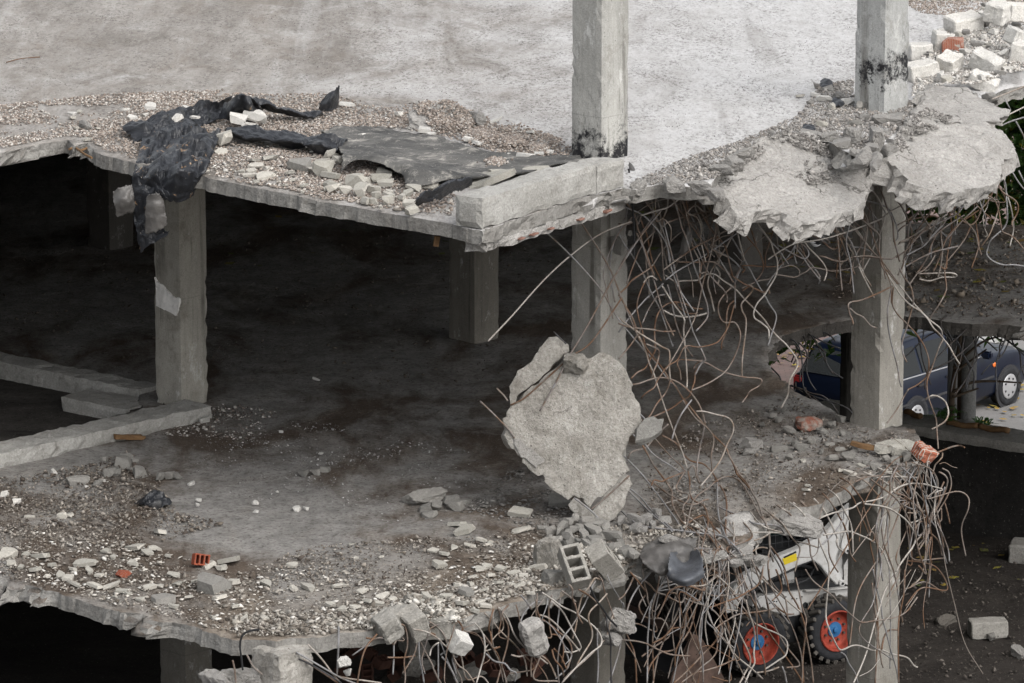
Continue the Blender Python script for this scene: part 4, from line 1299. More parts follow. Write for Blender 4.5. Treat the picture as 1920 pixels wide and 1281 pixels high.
bars("""
p 360,310 480,400 570,480 640,560 690,660 730,760 760,860 740,930 660,960 620,965
g 490,295 580,370 670,450 730,530 770,610 810,700 830,830 840,960
p 590,540 680,600 760,680 830,760 845,830 820,890 740,930
r 1000,350 1070,390 1100,480 1095,570 1050,680 990,780 930,880 870,970 850,1080 780,1160 720,1230
r 960,390 1020,420 1060,480 1040,580 1000,680 940,800 880,920 830,1050 830,1278 800,1500
p 1000,170 1000,220 960,270 920,310 900,380 870,450
r 900,190 1000,150 1120,105 1200,95 1250,115
w 970,300 1030,285 1110,330 1170,345
w 430,0 560,90 700,230 800,380 870,480
w 520,0 650,120 780,260 900,400 940,500
w 250,60 430,110 560,160 680,260 800,410
g 940,960 990,1060 1030,1160 1070,1278 1080,1400
r 1030,740 1060,850 1085,970
r 990,800 990,930 950,960
r 930,620 920,750 880,880 850,1000 830,1120 780,1200 730,1278
r 660,560 700,680 740,800 800,850
p 610,850 700,850 830,820
p 650,520 780,525 880,550
g 940,480 940,620 900,800 860,950 840,1100 850,1278 860,1500 850,1800
r 1020,500 980,600 960,740 900,850
r 680,1080 740,960 800,950
g 820,300 880,420 930,560 950,640
r 780,360 850,480 900,600 940,700
g 1030,560 990,680 930,780 870,900 840,1010
r 960,620 900,780 850,930 790,1060 700,1180
g 640,700 720,830 770,960 800,1080 830,1200
p 300,450 450,440 620,450 720,455
r 20,500 150,450 300,430 420,400 560,370 740,300
""", 1600, 820, FL2)
bars("""
p 930,0 910,250 890,500 920,650 1000,830 1060,905 1180,860 1260,855 1360,890 1440,915 1500,900 1640,950 1800,990 1880,1080 1920,1100
r 660,0 740,120 860,220 960,290 1040,380 1120,460 1220,550 1300,595 1420,580 1560,560 1700,530 1800,470 1870,380 1920,310
g 1420,0 1460,200 1510,400 1530,560 1570,700 1620,900 1680,1100 1710,1260
r 1410,150 1430,350 1460,600 1470,800 1460,1000 1445,1278
p 1700,0 1620,120 1540,280 1480,480 1440,600 1390,780 1330,980 1260,1150 1200,1278
w 1850,0 1720,170 1620,300 1560,420
r 1780,0 1770,250 1740,420 1715,540 1705,700 1705,900 1710,1278
p 1590,540 1500,640 1480,740 1500,900 1520,1070
r 1700,680 1610,680 1560,730 1530,820 1520,900
g 1060,930 1110,970 1150,1060 1220,1170 1250,1278
r 420,0 460,150 480,250 570,400 640,580 660,700 640,900 630,1050 640,1278
r 550,90 590,250 630,440 670,560 660,680 700,900 730,1080 750,1278
r 250,0 260,100 340,220 420,300 450,400 460,560
r 330,0 380,140 385,250 290,350
w 1900,0 1790,230 1650,470 1540,600
w 1920,250 1820,400 1770,480
w 1270,1200 1400,1130 1500,1000
g 400,1090 430,1180 450,1278
""", 1400, 1068, FL2)
# front edge, left of the hollow blocks
FL3 = FLOOR
bars("""
p 410,490 500,580 570,670 650,750 740,830 820,930 870,1040 890,1200
p 570,430 650,520 700,620 740,720 800,810 900,910
p 300,600 380,700 410,800 410,950 370,1100 320,1278
r 400,730 480,840 540,960 600,1080 640,1200 660,1278
p 1060,260 1180,340 1290,420 1420,480 1540,560 1650,650 1720,750 1720,850 1620,930 1480,1060 1350,1200 1280,1278
p 1140,340 1230,410 1300,490 1360,600 1420,720 1480,830 1490,890 1400,930 1300,925
p 1030,510 1120,540 1220,620 1310,720 1400,820 1480,920
r 1060,560 1160,630 1240,700 1340,780 1390,880 1380,1000 1330,1130
r 1150,730 1230,740 1290,820 1300,930 1280,1050
p 970,930 1080,990 1140,1050 1190,1150 1215,1210
p 710,960 800,980 900,960 1020,990 1120,1060
g 820,290 880,360 940,450
r 1280,240 1360,300 1440,365
r 1470,225 1580,290 1680,380 1740,460 1780,560 1800,680
p 1790,270 1700,370 1600,470 1580,560 1620,690 1610,800 1540,920 1480,1020 1440,1100
p 1890,440 1830,580 1790,740 1700,860 1560,1000 1400,1140 1300,1240
g 1680,660 1680,850 1690,1050 1680,1278
g 430,950 520,1030 640,1060 700,1130 770,1170 750,1260
r 0,1080 60,1180 100,1278
r 1170,900 1200,1010 1280,1110 1300,1200
r 1190,890 1270,980 1330,1110
d 1780,500 1790,620 1830,800 1830,1000 1840,1278
""", 840, 1068, FL3)
bars("""
r 1300,710 1390,620 1500,560 1620,530 1750,520 1870,550 1940,610 1960,680 1930,760 1850,785 1730,760 1600,710 1430,640
p 1410,670 1550,700 1680,770 1760,850 1850,920 1870,1000 1920,1080 2010,1150 2100,1278
p 1700,820 1650,850 1610,900 1595,970
r 1300,690 1260,730 1220,790 1190,850
r 880,770 960,780 1080,760 1140,800 1180,840
g 570,620 570,800 560,1000 550,1190
r 0,890 150,1000 300,1100 450,1200 560,1278
d 0,960 200,1040 400,1150 600,1278
g 90,930 250,1020 420,1120 600,1220 800,1300
p 220,840 330,950 420,1060 500,1170 590,1278
p 560,1200 700,1230 860,1250 1050,1278
g 1470,810 1480,1000 1510,1150 1530,1278
g 1690,840 1690,1100 1690,1278
g 1190,850 1190,1000 1180,1180
r 1120,990 1300,990 1430,970
g 1730,980 1800,1060 1850,1150 1900,1278
""", 540, 1068, FL3)
# second drooping fragment and the knot of bars before the right hand column
bars("""
g 800,170 900,240 1000,280 1100,310 1120,350 1060,390
r 1050,70 970,170 945,250 945,350 920,430
g 1340,140 1400,260 1430,370 1470,480 1490,560 1480,640
g 1490,80 1500,180 1470,330 1430,460 1380,570 1320,610 1250,580 1180,510 1100,430 1030,380 960,360 900,400 840,500 760,620 700,700 660,800 610,930 560,1020
r 1280,250 1400,255 1530,290 1600,350 1640,480 1660,620 1680,690 1770,730 1850,800 1920,890
r 1640,70 1640,180 1700,260 1800,320 1850,380 1850,460 1810,540 1785,580 1790,640
g 1660,40 1710,150 1720,280 1730,420 1730,560 1690,650 1600,730 1540,790 1510,880 1500,940 1560,1010 1680,1060 1800,1060 1920,1075
p 1270,220 1260,300 1220,400 1150,500 1050,530 900,600 700,740 500,830
r 500,690 560,630 680,590 760,590
r 590,560 700,540 800,520 900,510 950,530
p 860,430 780,430 700,490 600,560 500,610
p 210,170 330,140 430,100 520,70
p 150,130 210,70 320,40 430,25 500,10
g 215,0 250,90 300,200 340,300 380,420 430,520 450,640 455,760 490,900 520,1020
r 370,0 410,90 450,190 490,330 540,400 590,500 620,580 655,680 640,780 580,930 560,1060 500,1180
p 200,210 270,300 320,400 360,480 340,580 290,730 230,850 200,950 130,1080 90,1160
g 80,290 160,340 300,380 400,430 450,530 490,640 500,760 450,800
r 0,450 80,530 170,600 270,700 290,800 295,950 320,1060 400,1150 500,1278
p 0,670 150,610 300,550 420,460 540,390 640,310 780,200
p 0,620 100,750 200,890 300,1000 380,1090 480,1240 560,1340 660,1470 760,1580 860,1680 980,1780 1000,1880 980,1950
g 1150,500 900,620 680,760
p 1060,490 870,600 660,740 520,810
r 1190,340 1100,470 950,700 880,830 840,960 760,1090 680,1210 630,1278
r 1330,270 1390,390 1450,450 1500,500 1540,530 1540,570
r 1620,130 1560,260 1470,400 1300,520 1160,620 1060,750 1010,850 970,980 900,1140
g 1140,270 1200,330 1230,400 1190,470
g 1400,400 1250,540 1150,650 1060,770
r 0,970 150,960 300,980 440,990 490,960
r 1320,620 1260,760 1180,870 1080,990 1030,1060 1030,1180 1045,1278 1040,1360 980,1480 900,1600 850,1680
g 1180,850 1050,880 920,910 780,970 650,1040 590,1080
p 740,1160 900,1155 1080,1150 1160,1170 1140,1200 1000,1200 860,1240 740,1220
r 920,950 860,1050 790,1120 720,1160
g 1780,0 1850,120 1920,210
g 1860,0 1920,130
g 870,600 960,670 1060,750
g 1000,620 900,720 800,840 700,900 600,950
r 900,560 780,680 680,800 590,900 480,980
g 1250,500 1150,560 1030,640 880,760 760,850
""", 1600, 320, D2)
bars("""
p 540,290 640,250 742,210
p 540,440 640,390 742,340
g 590,460 660,430 740,405
g 690,430 742,530 760,600
g 620,290 655,355
""", 1700, 100, D3, 3.37, off=0.5, spread=0.02)
bars("""
p 450,0 560,180 660,330 760,430 870,500 950,580 1020,690 1070,740 1130,810 1200,900 1260,1010 1315,1095
g 640,20 690,120 760,210 790,330 790,430 750,580 710,720 670,850 680,980 720,1075
r 570,230 560,330 560,430 620,540 720,640 830,760 910,880 960,1010 970,1120 940,1240 840,1330 740,1380
g 550,250 520,400 505,520 510,660 540,830 580,990 620,1140 640,1278 660,1350
r 560,220 420,290 330,330 200,380 90,400 60,440 80,530 110,600 120,650
r 80,470 150,530 230,570 310,660 375,690
p 180,0 230,110 280,210 340,320 350,350
r 1130,820 1080,920 1000,1150 950,1290 960,1450 1010,1600 1050,1720 1060,1850 1075,2050
p 930,1490 1010,1450 1090,1470 1160,1530 1190,1640 1160,1730 1080,1790 1000,1830
r 740,1380 690,1460 640,1560 560,1680 500,1760
""", 1580, 500, D2)
# bars across the middle column and in the hanging chunk
bars("""
p 224,-5 167,18 110,59 59,106 2,170 -45,220
g 56,8 106,55 163,119 194,170 205,185
g 123,-12 163,49 187,92 210,150 240,220
""", 960, 420, ROOF, 1.0, off=-0.3)
def chunkbar(s, r, m, dn=0.02):
    pts = [atp(x, y, PC + nc * dn, nc) for x, y in zc(1.0, 0, 0, s)]
    return put('rebar', tube_bm(pts, r, 6, 0.03, ribs=0.08), M[m], HANG, True)
chunkbar("1240,395 1197,449 1150,522 1113,590 1095,622 1068,667 1045,712 1012,771", 0.009, 'steel', 0.05)
chunkbar("1165,560 1110,640 1072,668 1030,705 985,745 957,760", 0.008, 'rust', 0.012)
chunkbar("900,752 925,776 953,805 965,822", 0.009, 'steel')
chunkbar("931,728 945,742 952,752", 0.009, 'rust', -0.05)
chunkbar("1077,934 1105,955 1125,975 1150,1000 1168,1018", 0.009, 'steel', 0.03)
chunkbar("1180,892 1150,920 1130,938 1107,956", 0.008, 'rust', 0.006)
chunkbar("1038,622 1048,632 1062,645", 0.008, 'darkbar', 0.0)
# a black cable beside the middle column
cb = put('cable', tube_bm([aty(x, y, -1.75) for x, y in zc(6, 1160, 320, "112,-20 122,40 140,150 155,400 170,600 176,800 172,960")], 0.011, 6, 0.05), M['black'])
tag(cb, 'thin black cable hanging down beside the middle column', 'cable')
for pts, lab in ((zc(6, 840, 1068, "1600,200 1660,330 1740,440 1820,560 1900,640"), 'black cable looping below the two hollow blocks'),
                 (zc(3, 0, 900, "1460,842 1400,850 1360,880 1350,940 1358,1000 1365,1070"), 'black cable hanging in front of the broken beam stub, bottom left of the pile')):
    P = [aty(x, y, yL(x) - 0.25) for x, y in pts]
    tag(put('cable', tube_bm(P, 0.010, 6, 0.04), M['black']), lab, 'cable')
# dark bars fringing the torn hole in the middle floor
R = random.Random(5)
FR = []
def fringe(spec, n, parent, zspan):
    for i in range(n):
        t = R.random()
        a, b = spec
        x = a[0] + (b[0] - a[0]) * t; y = a[1] + (b[1] - a[1]) * t
        p = atz(x, y, ZM - 0.06)
        d = Vector((R.uniform(-0.2, 1.0), R.uniform(-1.0, -0.3), R.uniform(-0.35, 0.1)))
        P = [p - d.normalized() * 0.12]
        q = p.copy()
        for k_ in range(R.randint(3, 6)):
            d = d.normalized() + Vector((R.uniform(-.6, .6), R.uniform(-.4, .4), R.uniform(-.55, .15)))
            q = q + d.normalized() * R.uniform(0.1, zspan)
            P.append(q.copy())
        put('rebar', tube_bm(P, 0.009, 5, 0.05), M['darkbar'], parent, True)
HOLE = empty('rebar_bundle', 'dark thin bars fringing the far torn edge of the middle floor, before the blue car', 'rebar')
fringe(((1462, 636), (1560, 606)), 11, HOLE, 0.16)
fringe(((1700, 592), (1940, 612)), 34, HOLE, 0.26)
fringe(((1446, 690), (1540, 755)), 9, HOLE, 0.15)
HOLE.location = (0, 0, 0)

# more of the tangle: bars that leave the slab edge, droop and kink
def droop(n, x0, x1, parent, seed, top, lmin, lmax, side=(-26, 26)):
    R = random.Random(seed)
    for i in range(n):
        x = R.uniform(x0, x1)
        y = top(x) + R.uniform(-14, 10)
        pts = [(x, y)]
        L = R.uniform(lmin, lmax)
        dx, dy = R.uniform(*side), R.uniform(-8, 20)
        n_ = R.randint(4, 8)
        for k_ in range(n_):
            dx = dx * .7 + R.uniform(-12, 12)
            dy = dy * .5 + R.uniform(10, 26)
            if R.random() < .22: dx = -dx * 1.3 + R.uniform(-22, 22); dy *= R.uniform(-.4, .8)
            q = L / (n_ * 26.0)
            pts.append((pts[-1][0] + dx * q, pts[-1][1] + dy * q))
        bar(pts, parent, R.choices(('rust', 'steel', 'palebar'), (.5, .38, .12))[0], R.choice((.0082, .0078, .0065, .005)), R.uniform(-.25, .25), .2)
def edge_y(x):
    pts = ((447, 1205), (600, 1205), (700, 1190), (870, 1170), (985, 1130), (1068, 1108), (1150, 1082), (1240, 1050), (1340, 1038), (1420, 1006), (1470, 960), (1565, 934), (1640, 895), (1744, 860), (1790, 850))
    for a, b in zip(pts, pts[1:]):
        if a[0] <= x <= b[0]: return a[1] + (b[1] - a[1]) * (x - a[0]) / (b[0] - a[0])
    return pts[-1][1]
FL4 = empty('rebar_bundle', 'dense tangle of bent rebar hanging in front of the loader bucket', 'rebar')
droop(42, 1235, 1395, FL4, 501, edge_y, 120, 330)
droop(8, 1290, 1380, FL4, 502, lambda x: edge_y(x) - 60, 120, 260, (-10, 30))
droop(30, 1640, 1745, FL2, 503, edge_y, 110, 360, (-10, 16))
droop(7, 880, 1150, FLOOR, 504, edge_y, 90, 200)
FL5 = empty('rebar_bundle', 'loose bars hanging below the hollow blocks and the row of solid blocks', 'rebar')
droop(26, 700, 1200, FL5, 505, edge_y, 80, 190)
droop(26, 1190, 1420, ROOF, 506, lambda x: 358 + (x - 1190) * .12, 90, 300)
droop(16, 1430, 1640, D1, 507, lambda x: 395 - (x - 1430) * .06, 80, 190)
droop(18, 1690, 1890, D2, 508, lambda x: 355 - max(0, x - 1840) * .5, 60, 170, (-34, 14))
# ------------------------------------------------------------------ bitumen sheets torn off the roof
def pt(x, y, z=None, Y=None):
    return aty(x, y, Y) if Y is not None else atz(x, y, z)
zr = ZR
def sheet(name, label, rows, m, group='torn bitumen sheets', cat='roofing sheet', **kw):
    bm = sheet_bm([[pt(*q) if len(q) == 3 else pt(q[0], q[1], None, q[3]) for q in r] for r in rows], **kw)
    o = put(name, bm, m, None, m.name.startswith(('grey', 'dusty', 'smooth')))
    sm = o.modifiers.new('thickness', 'SOLIDIFY')
    sm.thickness = 0.007
    sm.offset = 0
    return tag(o, label, cat, group)
Yh = -1.75
sheet('bitumen_sheet', 'large black sheet with brown patches draped over the roof edge in front of the column', [
    [(268, 245, zr + .10), (300, 236, zr + .14), (345, 232, zr + .2), (385, 238, zr + .16), (418, 240, zr + .1)],
    [(258, 285, zr + .02), (300, 268, zr + .1), (345, 265, zr + .15), (385, 270, zr + .14), (402, 285, zr + .06)],
    [(250, 330, 0, -1.62), (290, 320, 0, -1.75), (335, 315, 0, -1.95), (368, 315, 0, -1.9), (388, 318, 0, -1.85)],
    [(246, 365, 0, -1.7), (285, 360, 0, -1.82), (325, 358, 0, -2.0), (352, 362, 0, -1.9), (372, 345, 0, -1.85)],
    [(262, 400, 0, -1.7), (288, 390, 0, -1.8), (312, 380, 0, -1.9), (335, 378, 0, -1.9), (362, 372, 0, -1.8)],
    ], M['bit'], nu=10, nv=10, nzs=0.032, rag=0.6, seed=2.0)
sheet('bitumen_sheet', 'long narrow black strip hanging lowest, below the draped sheet', [
    [(246, 330, 0, -1.66), (262, 322, 0, -1.76), (285, 330, 0, -1.85)],
    [(244, 370, 0, -1.7), (268, 365, 0, -1.82), (290, 372, 0, -1.85)],
    [(250, 410, 0, -1.72), (272, 405, 0, -1.8), (296, 405, 0, -1.85)],
    [(252, 445, 0, -1.74), (280, 440, 0, -1.8), (318, 436, 0, -1.82)],
    [(264, 478, 0, -1.76), (280, 462, 0, -1.8), (300, 450, 0, -1.82)],
    ], M['bit'], nu=9, nv=10, nzs=0.03, rag=0.6, seed=5.0)
sheet('felt_scrap', 'grey felt scrap lying on the hanging strip', [
    [(274, 366, 0, -1.95), (292, 360, 0, -1.98), (308, 372, 0, -1.95)],
    [(272, 400, 0, -1.94), (292, 398, 0, -1.99), (312, 400, 0, -1.95)],
    [(271, 436, 0, -1.92), (292, 438, 0, -1.95), (316, 424, 0, -1.92)],
    ], M['bitgrey'], nu=7, nv=7, nzs=0.012, rag=0.3, seed=6.0)
sheet('felt_scrap', 'grey felt flap sticking out to the left of the hanging black sheet', [
    [(211, 356, 0, -1.72), (230, 346, 0, -1.75), (250, 340, 0, -1.72)],
    [(214, 382, 0, -1.78), (236, 372, 0, -1.82), (256, 378, 0, -1.74)],
    [(218, 412, 0, -1.75), (238, 402, 0, -1.76), (258, 398, 0, -1.72)],
    ], M['bitgrey'], nu=7, nv=7, nzs=0.014, rag=0.3, seed=7.0)
sheet('bitumen_sheet', 'rolled black sheet edge lying on the gravel above the draped sheet', [
    [(226, 238, zr + .10), (275, 222, zr + .16), (330, 203, zr + .2), (395, 188, zr + .2), (440, 182, zr + .18)],
    [(230, 244, zr + .10), (278, 230, zr + .16), (332, 212, zr + .17), (392, 197, zr + .15), (436, 190, zr + .12)],
    [(238, 254, zr + .05), (284, 242, zr + .12), (338, 226, zr + .12), (392, 211, zr + .08), (432, 201, zr + .06)],
    [(250, 268, zr + .02), (294, 258, zr + .05), (344, 246, zr + .08), (394, 230, zr + .04), (432, 216, zr + .02)],
    ], M['bitplain'], nu=9, nv=7, nzs=0.024, rag=0.55, seed=8.0)
sheet('bitumen_sheet', 'black sheet rising to a tent-like peak at the back of the debris', [
    [(408, 226, zr + .03), (425, 228, zr + .05), (450, 224, zr + .05), (476, 226, zr + .04), (492, 222, zr + .02)],
    [(414, 208, zr + .1), (432, 204, zr + .2), (452, 200, zr + .22), (470, 206, zr + .2), (494, 210, zr + .06)],
    [(420, 194, zr + .16), (438, 184, zr + .3), (452, 180, zr + .34), (466, 186, zr + .3), (492, 200, zr + .12)],
    ], M['bit'], nu=6, nv=7, nzs=0.016, rag=0.35, seed=9.0)
sheet('bitumen_sheet', 'long black ridge of sheet running to the right from the tent-like peak', [
    [(436, 186, zr + .26), (455, 177, zr + .34), (500, 192, zr + .2), (550, 205, zr + .1), (600, 212, zr + .06), (618, 207, zr + .04)],
    [(440, 192, zr + .24), (460, 182, zr + .32), (500, 200, zr + .18), (550, 214, zr + .1), (590, 221, zr + .04), (614, 210, zr + .03)],
    [(470, 196, zr + .14), (485, 200, zr + .14), (505, 208, zr + .08), (550, 218, zr + .04), (585, 224, zr + .02), (612, 213, zr + .02)],
    ], M['bitplain'], nu=7, nv=5, nzs=0.018, rag=0.4, seed=10.0)
sheet('bitumen_sheet', 'small blue-black scrap curling upright at the far end of the ridge', [
    [(600, 208, zr + .02), (618, 210, zr + .02), (632, 200, zr + .02)],
    [(600, 190, zr + .12), (620, 190, zr + .14), (637, 186, zr + .12)],
    [(612, 176, zr + .2), (628, 166, zr + .26), (637, 158, zr + .3)],
    ], M['bitplain'], nu=6, nv=6, nzs=0.015, rag=0.3, seed=11.0)
sheet('bitumen_sheet', 'crumpled grey-black sheet edge with white crust, in the middle of the gravel', [
    [(420, 246, zr + .06), (470, 246, zr + .08), (520, 252, zr + .08), (570, 258, zr + .1), (620, 262, zr + .1), (650, 268, zr + .05)],
    [(422, 240, zr + .1), (470, 240, zr + .13), (520, 248, zr + .14), (570, 254, zr + .15), (620, 260, zr + .15), (652, 262, zr + .08)],
    [(428, 252, zr + .1), (470, 256, zr + .12), (520, 262, zr + .12), (565, 268, zr + .13), (612, 272, zr + .14), (640, 280, zr + .06)],
    [(440, 262, zr + .03), (480, 266, zr + .05), (520, 272, zr + .03), (565, 276, zr + .04), (608, 290, zr + .03), (630, 288, zr + .02)],
    ], M['bitplain'], nu=7, nv=5, nzs=0.02, rag=0.35, seed=12.0)
# sheet still lying on the roof, its front edge lifted into folds
mem = sheet('bitumen_sheet', 'flat dusty black sheet left on the roof, its front edge lifted in folds', [
    [(600, 240, zr + .03), (680, 236, zr + .03), (760, 246, zr + .03), (840, 262, zr + .03), (930, 284, zr + .03), (1020, 290, zr + .03), (1090, 290, zr + .03)],
    [(610, 258, zr + .04), (690, 256, zr + .04), (770, 268, zr + .04), (850, 284, zr + .04), (930, 300, zr + .04), (1010, 300, zr + .04), (1096, 300, zr + .04)],
    [(632, 276, zr + .09), (690, 286, zr + .09), (750, 294, zr + .09), (820, 312, zr + .07), (900, 318, zr + .06), (980, 314, zr + .05), (1098, 303, zr + .05)],
    [(640, 296, zr + .18), (690, 288, zr + .2), (752, 304, zr + .18), (800, 318, zr + .18), (866, 328, zr + .12), (960, 326, zr + .08), (1066, 304, zr + .06)],
    [(636, 326, zr + .05), (672, 300, zr + .18), (748, 326, zr + .1), (766, 354, zr + .04), (840, 338, zr + .1), (950, 331, zr + .06), (1060, 307, zr + .05)],
    ], M['bitdust'], nu=10, nv=8, nzs=0.009, rag=0.25, seed=13.0)
sheet('bitumen_sheet', 'folded dark strip pointing at the end of the parapet', [
    [(778, 388, zr + .04), (800, 372, zr + .1), (830, 352, zr + .16), (862, 336, zr + .2), (886, 334, zr + .2)],
    [(776, 382, zr + .12), (800, 360, zr + .2), (832, 346, zr + .24), (864, 334, zr + .26), (886, 330, zr + .24)],
    [(780, 390, zr + .03), (812, 380, zr + .06), (845, 366, zr + .08), (870, 352, zr + .12), (888, 340, zr + .18)],
    ], M['bitplain'], nu=7, nv=5, nzs=0.02, rag=0.35, seed=14.0)
sheet('bitumen_sheet', 'grey triangular scrap of sheet standing beside the foot of the middle column', [
    [(1180, 300, 0, -1.55), (1184, 306, 0, -1.55), (1188, 312, 0, -1.55)],
    [(1178, 322, 0, -1.6), (1190, 330, 0, -1.7), (1196, 332, 0, -1.6)],
    [(1182, 338, 0, -1.7), (1196, 344, 0, -1.8), (1206, 350, 0, -1.7)],
    ], M['bitgrey'], nu=5, nv=5, nzs=0.01, rag=0.3, seed=15.0)
# sheets on the middle floor's front edge
sheet('bitumen_sheet', 'smooth grey-black sheet bent like a saddle over the middle floor edge', [
    [(1258, 1034, ZM + .2), (1284, 1034, ZM + .1), (1308, 1030, ZM + .2)],
    [(1252, 1052, ZM + .16), (1284, 1056, ZM + .06), (1318, 1046, ZM + .16)],
    [(1250, 1078, 0, -4.3), (1284, 1084, 0, -4.5), (1322, 1068, 0, -4.3)],
    [(1252, 1086, 0, -4.3), (1286, 1100, 0, -4.5), (1322, 1082, 0, -4.3)],
    ], M['saddle'], nu=8, nv=7, nzs=0.002, rag=0.15, seed=16.0)
sheet('felt_scrap', 'wide grey felt piece under the saddle-shaped sheet', [
    [(1208, 1022, ZM + .1), (1250, 1006, ZM + .16), (1285, 1006, ZM + .16), (1308, 1012, ZM + .1)],
    [(1196, 1040, ZM + .1), (1240, 1030, ZM + .16), (1275, 1028, ZM + .16), (1304, 1030, ZM + .1)],
    [(1208, 1062, 0, -4.1), (1236, 1066, 0, -4.2), (1254, 1062, 0, -4.2), (1290, 1060, 0, -4.0)],
    [(1222, 1072, 0, -4.1), (1240, 1078, 0, -4.2), (1252, 1076, 0, -4.2), (1280, 1070, 0, -4.0)],
    ], M['bitgrey'], nu=7, nv=6, nzs=0.016, rag=0.3, seed=17.0)
sheet('felt_scrap', 'crumpled charcoal scrap lying flat on the dirty middle floor', [
    [(252, 940, ZM + .02), (285, 922, ZM + .1), (318, 940, ZM + .02)],
    [(256, 946, ZM + .02), (288, 936, ZM + .12), (324, 944, ZM + .02)],
    [(266, 950, ZM + .02), (292, 950, ZM + .04), (320, 948, ZM + .02)],
    ], M['bitplain'], nu=7, nv=6, nzs=0.03, rag=0.3, seed=18.0)

M['dark'] = concrete('dark_stone', (0.12, 0.108, 0.095), (0.16, 0.147, 0.13), (0.09, 0.08, 0.07), 9, 0.6, 60)
# ------------------------------------------------------------------ masonry blocks and bricks
def place(o, p, rx, ry, rz):
    o.location = p
    o.rotation_euler = (math.radians(rx), math.radians(ry), math.radians(rz))
    return o
def hollow_bm(L, Wd, Hh, holes, m=0.032, seed=0):
    """block with through holes along z: built from walls and webs, edges worn"""
    bm = bmesh.new()
    xs = [0.0]
    cw = (L - m * (holes + 1)) / holes
    for i in range(holes):
        xs += [xs[-1] + m, xs[-1] + m + cw]
    xs.append(L)
    ys = [0, m, Wd - m, Wd]
    V = {}
    def v(i, j, k_):
        if (i, j, k_) not in V:
            p = Vector((xs[i] - L / 2, ys[j] - Wd / 2, Hh * k_))
            V[(i, j, k_)] = bm.verts.new(p + Vector((nz(p, 12, seed), nz(p, 12, seed + 2), nz(p, 12, seed + 4))) * 0.004)
        return V[(i, j, k_)]
    def solid(i, j): return 0 <= i < len(xs) - 1 and 0 <= j < 3 and not (j == 1 and i % 2 == 1)
    for i in range(len(xs) - 1):
        for j in range(3):
            if not solid(i, j): continue
            for k_ in (0, 1): bm.faces.new((v(i, j, k_), v(i + 1, j, k_), v(i + 1, j + 1, k_), v(i, j + 1, k_)))
            for (di, dj, a, b) in ((-1, 0, (i, j), (i, j + 1)), (1, 0, (i + 1, j), (i + 1, j + 1)), (0, -1, (i, j), (i + 1, j)), (0, 1, (i, j + 1), (i + 1, j + 1))):
                if not solid(i + di, j + dj):
                    bm.faces.new((v(*a, 0), v(*b, 0), v(*b, 1), v(*a, 1)))
    bmesh.ops.recalc_face_normals(bm, faces=bm.faces)
    es = [e for e in bm.edges if len(e.link_faces) == 2 and e.calc_face_angle(0) > 0.6]
    bmesh.ops.bevel(bm, geom=es, offset=0.005, segments=1, affect='EDGES')
    return bm
GB = 'concrete blocks on the broken floor edge'
def block(bm, m, p, r, label, cat='concrete block', group=GB, name='concrete_block'):
    return tag(place(put(name, bm, m), p, *r), label, cat, group)
# two hollow blocks: holes facing the camera / facing right
b = block(hollow_bm(0.39, 0.19, 0.19, 3, 0.03, 1), M['block'], atz(1068, 1096, ZM + 0.12), (0, 0, 0), 'upright hollow block showing its three slots, left of the two at the floor edge', group='hollow blocks', name='hollow_block')
# long axis runs down towards the camera, slots up
b.rotation_euler = Matrix(((0.30, 0.93, 0.12), (-0.62, 0.25, -0.74), (-0.72, 0.14, 0.66))).to_euler()
b.location = atz(1074, 1072, ZM + 0.14)
b = block(hollow_bm(0.39, 0.19, 0.19, 2, 0.035, 2), M['block'], atz(1125, 1085, ZM + 0.1), (0, 0, 0), 'hollow block with a scratched solid face, slots turned to the right', group='hollow blocks', name='hollow_block')
b.rotation_euler = Matrix(((0.42, -0.35, 0.82), (0.62, 0.78, 0.02), (-0.66, 0.52, 0.55))).to_euler()
b.location = atz(1118, 1062, ZM + 0.12)
block(rock_me(310, 0.9, 12, True, 0.04), M['hang'], atz(1032, 1066, ZM), (8, -6, 20), 'broken half block behind the slotted hollow block').scale = (0.26, 0.26, 0.36)
block(rock_me(311, 0.7, 12, True, 0.04), M['grey'], atz(1034, 1094, ZM), (0, 0, 40), 'rounded grey lump left of the slotted hollow block', 'rubble', None, 'rubble_chunk').scale = (0.2, 0.18, 0.18)
block(box_bm(0.2, 0.22, 0.24, 0.02, 0.02, 3), M['block'], aty(735, 1192, yL(735) + 0.02), (14, -28, 25), 'grey stained block at the edge, leftmost of the row of solid blocks')
block(box_bm(0.24, 0.22, 0.14, 0.02, 0.024, 4), M['block'], aty(752, 1168, yL(752) + 0.12), (6, -10, 18), 'brownish topped block wedged second in the row of solid blocks')
block(box_bm(0.19, 0.24, 0.26, 0.014, 0.012, 5), M['block'], aty(783, 1188, yL(783) + 0.02), (18, -24, 24), 'smooth pale block tilted beside the bent hook of rebar')
block(box_bm(0.3, 0.24, 0.2, 0.02, 0.02, 6), M['block'], aty(822, 1192, yL(822) + 0.03), (10, -6, -14), 'wide grey block below the rubble, right of the pale tilted one')
block(box_bm(0.17, 0.17, 0.17, 0.012, 0.014, 7), M['white'], aty(852, 1218, yL(852) - 0.16), (30, 24, 35), 'bright white cube held by the rebar hook below the edge', 'concrete block')
block(box_bm(0.21, 0.19, 0.36, 0.04, 0.02, 8), M['pale'], aty(1010, 1222, yL(1003) - 0.28), (14, -22, 20), 'rough pinkish block dangling from bars below the floor edge')
block(box_bm(0.42, 0.22, 0.2, 0.012, 0.012, 9), M['block'], atz(1852, 1194, 0.0), (0, 0, 8), 'pale block lying alone on the dark ground beside the lower column', group='loose blocks on the ground')
block(box_bm(0.38, 0.3, 0.24, 0.02, 0.012, 10), M['grey'], atz(1925, 1052, 0.0), (6, 0, -18), 'dull grey block at the right edge of the photo, by the dark wall', group='loose blocks on the ground')
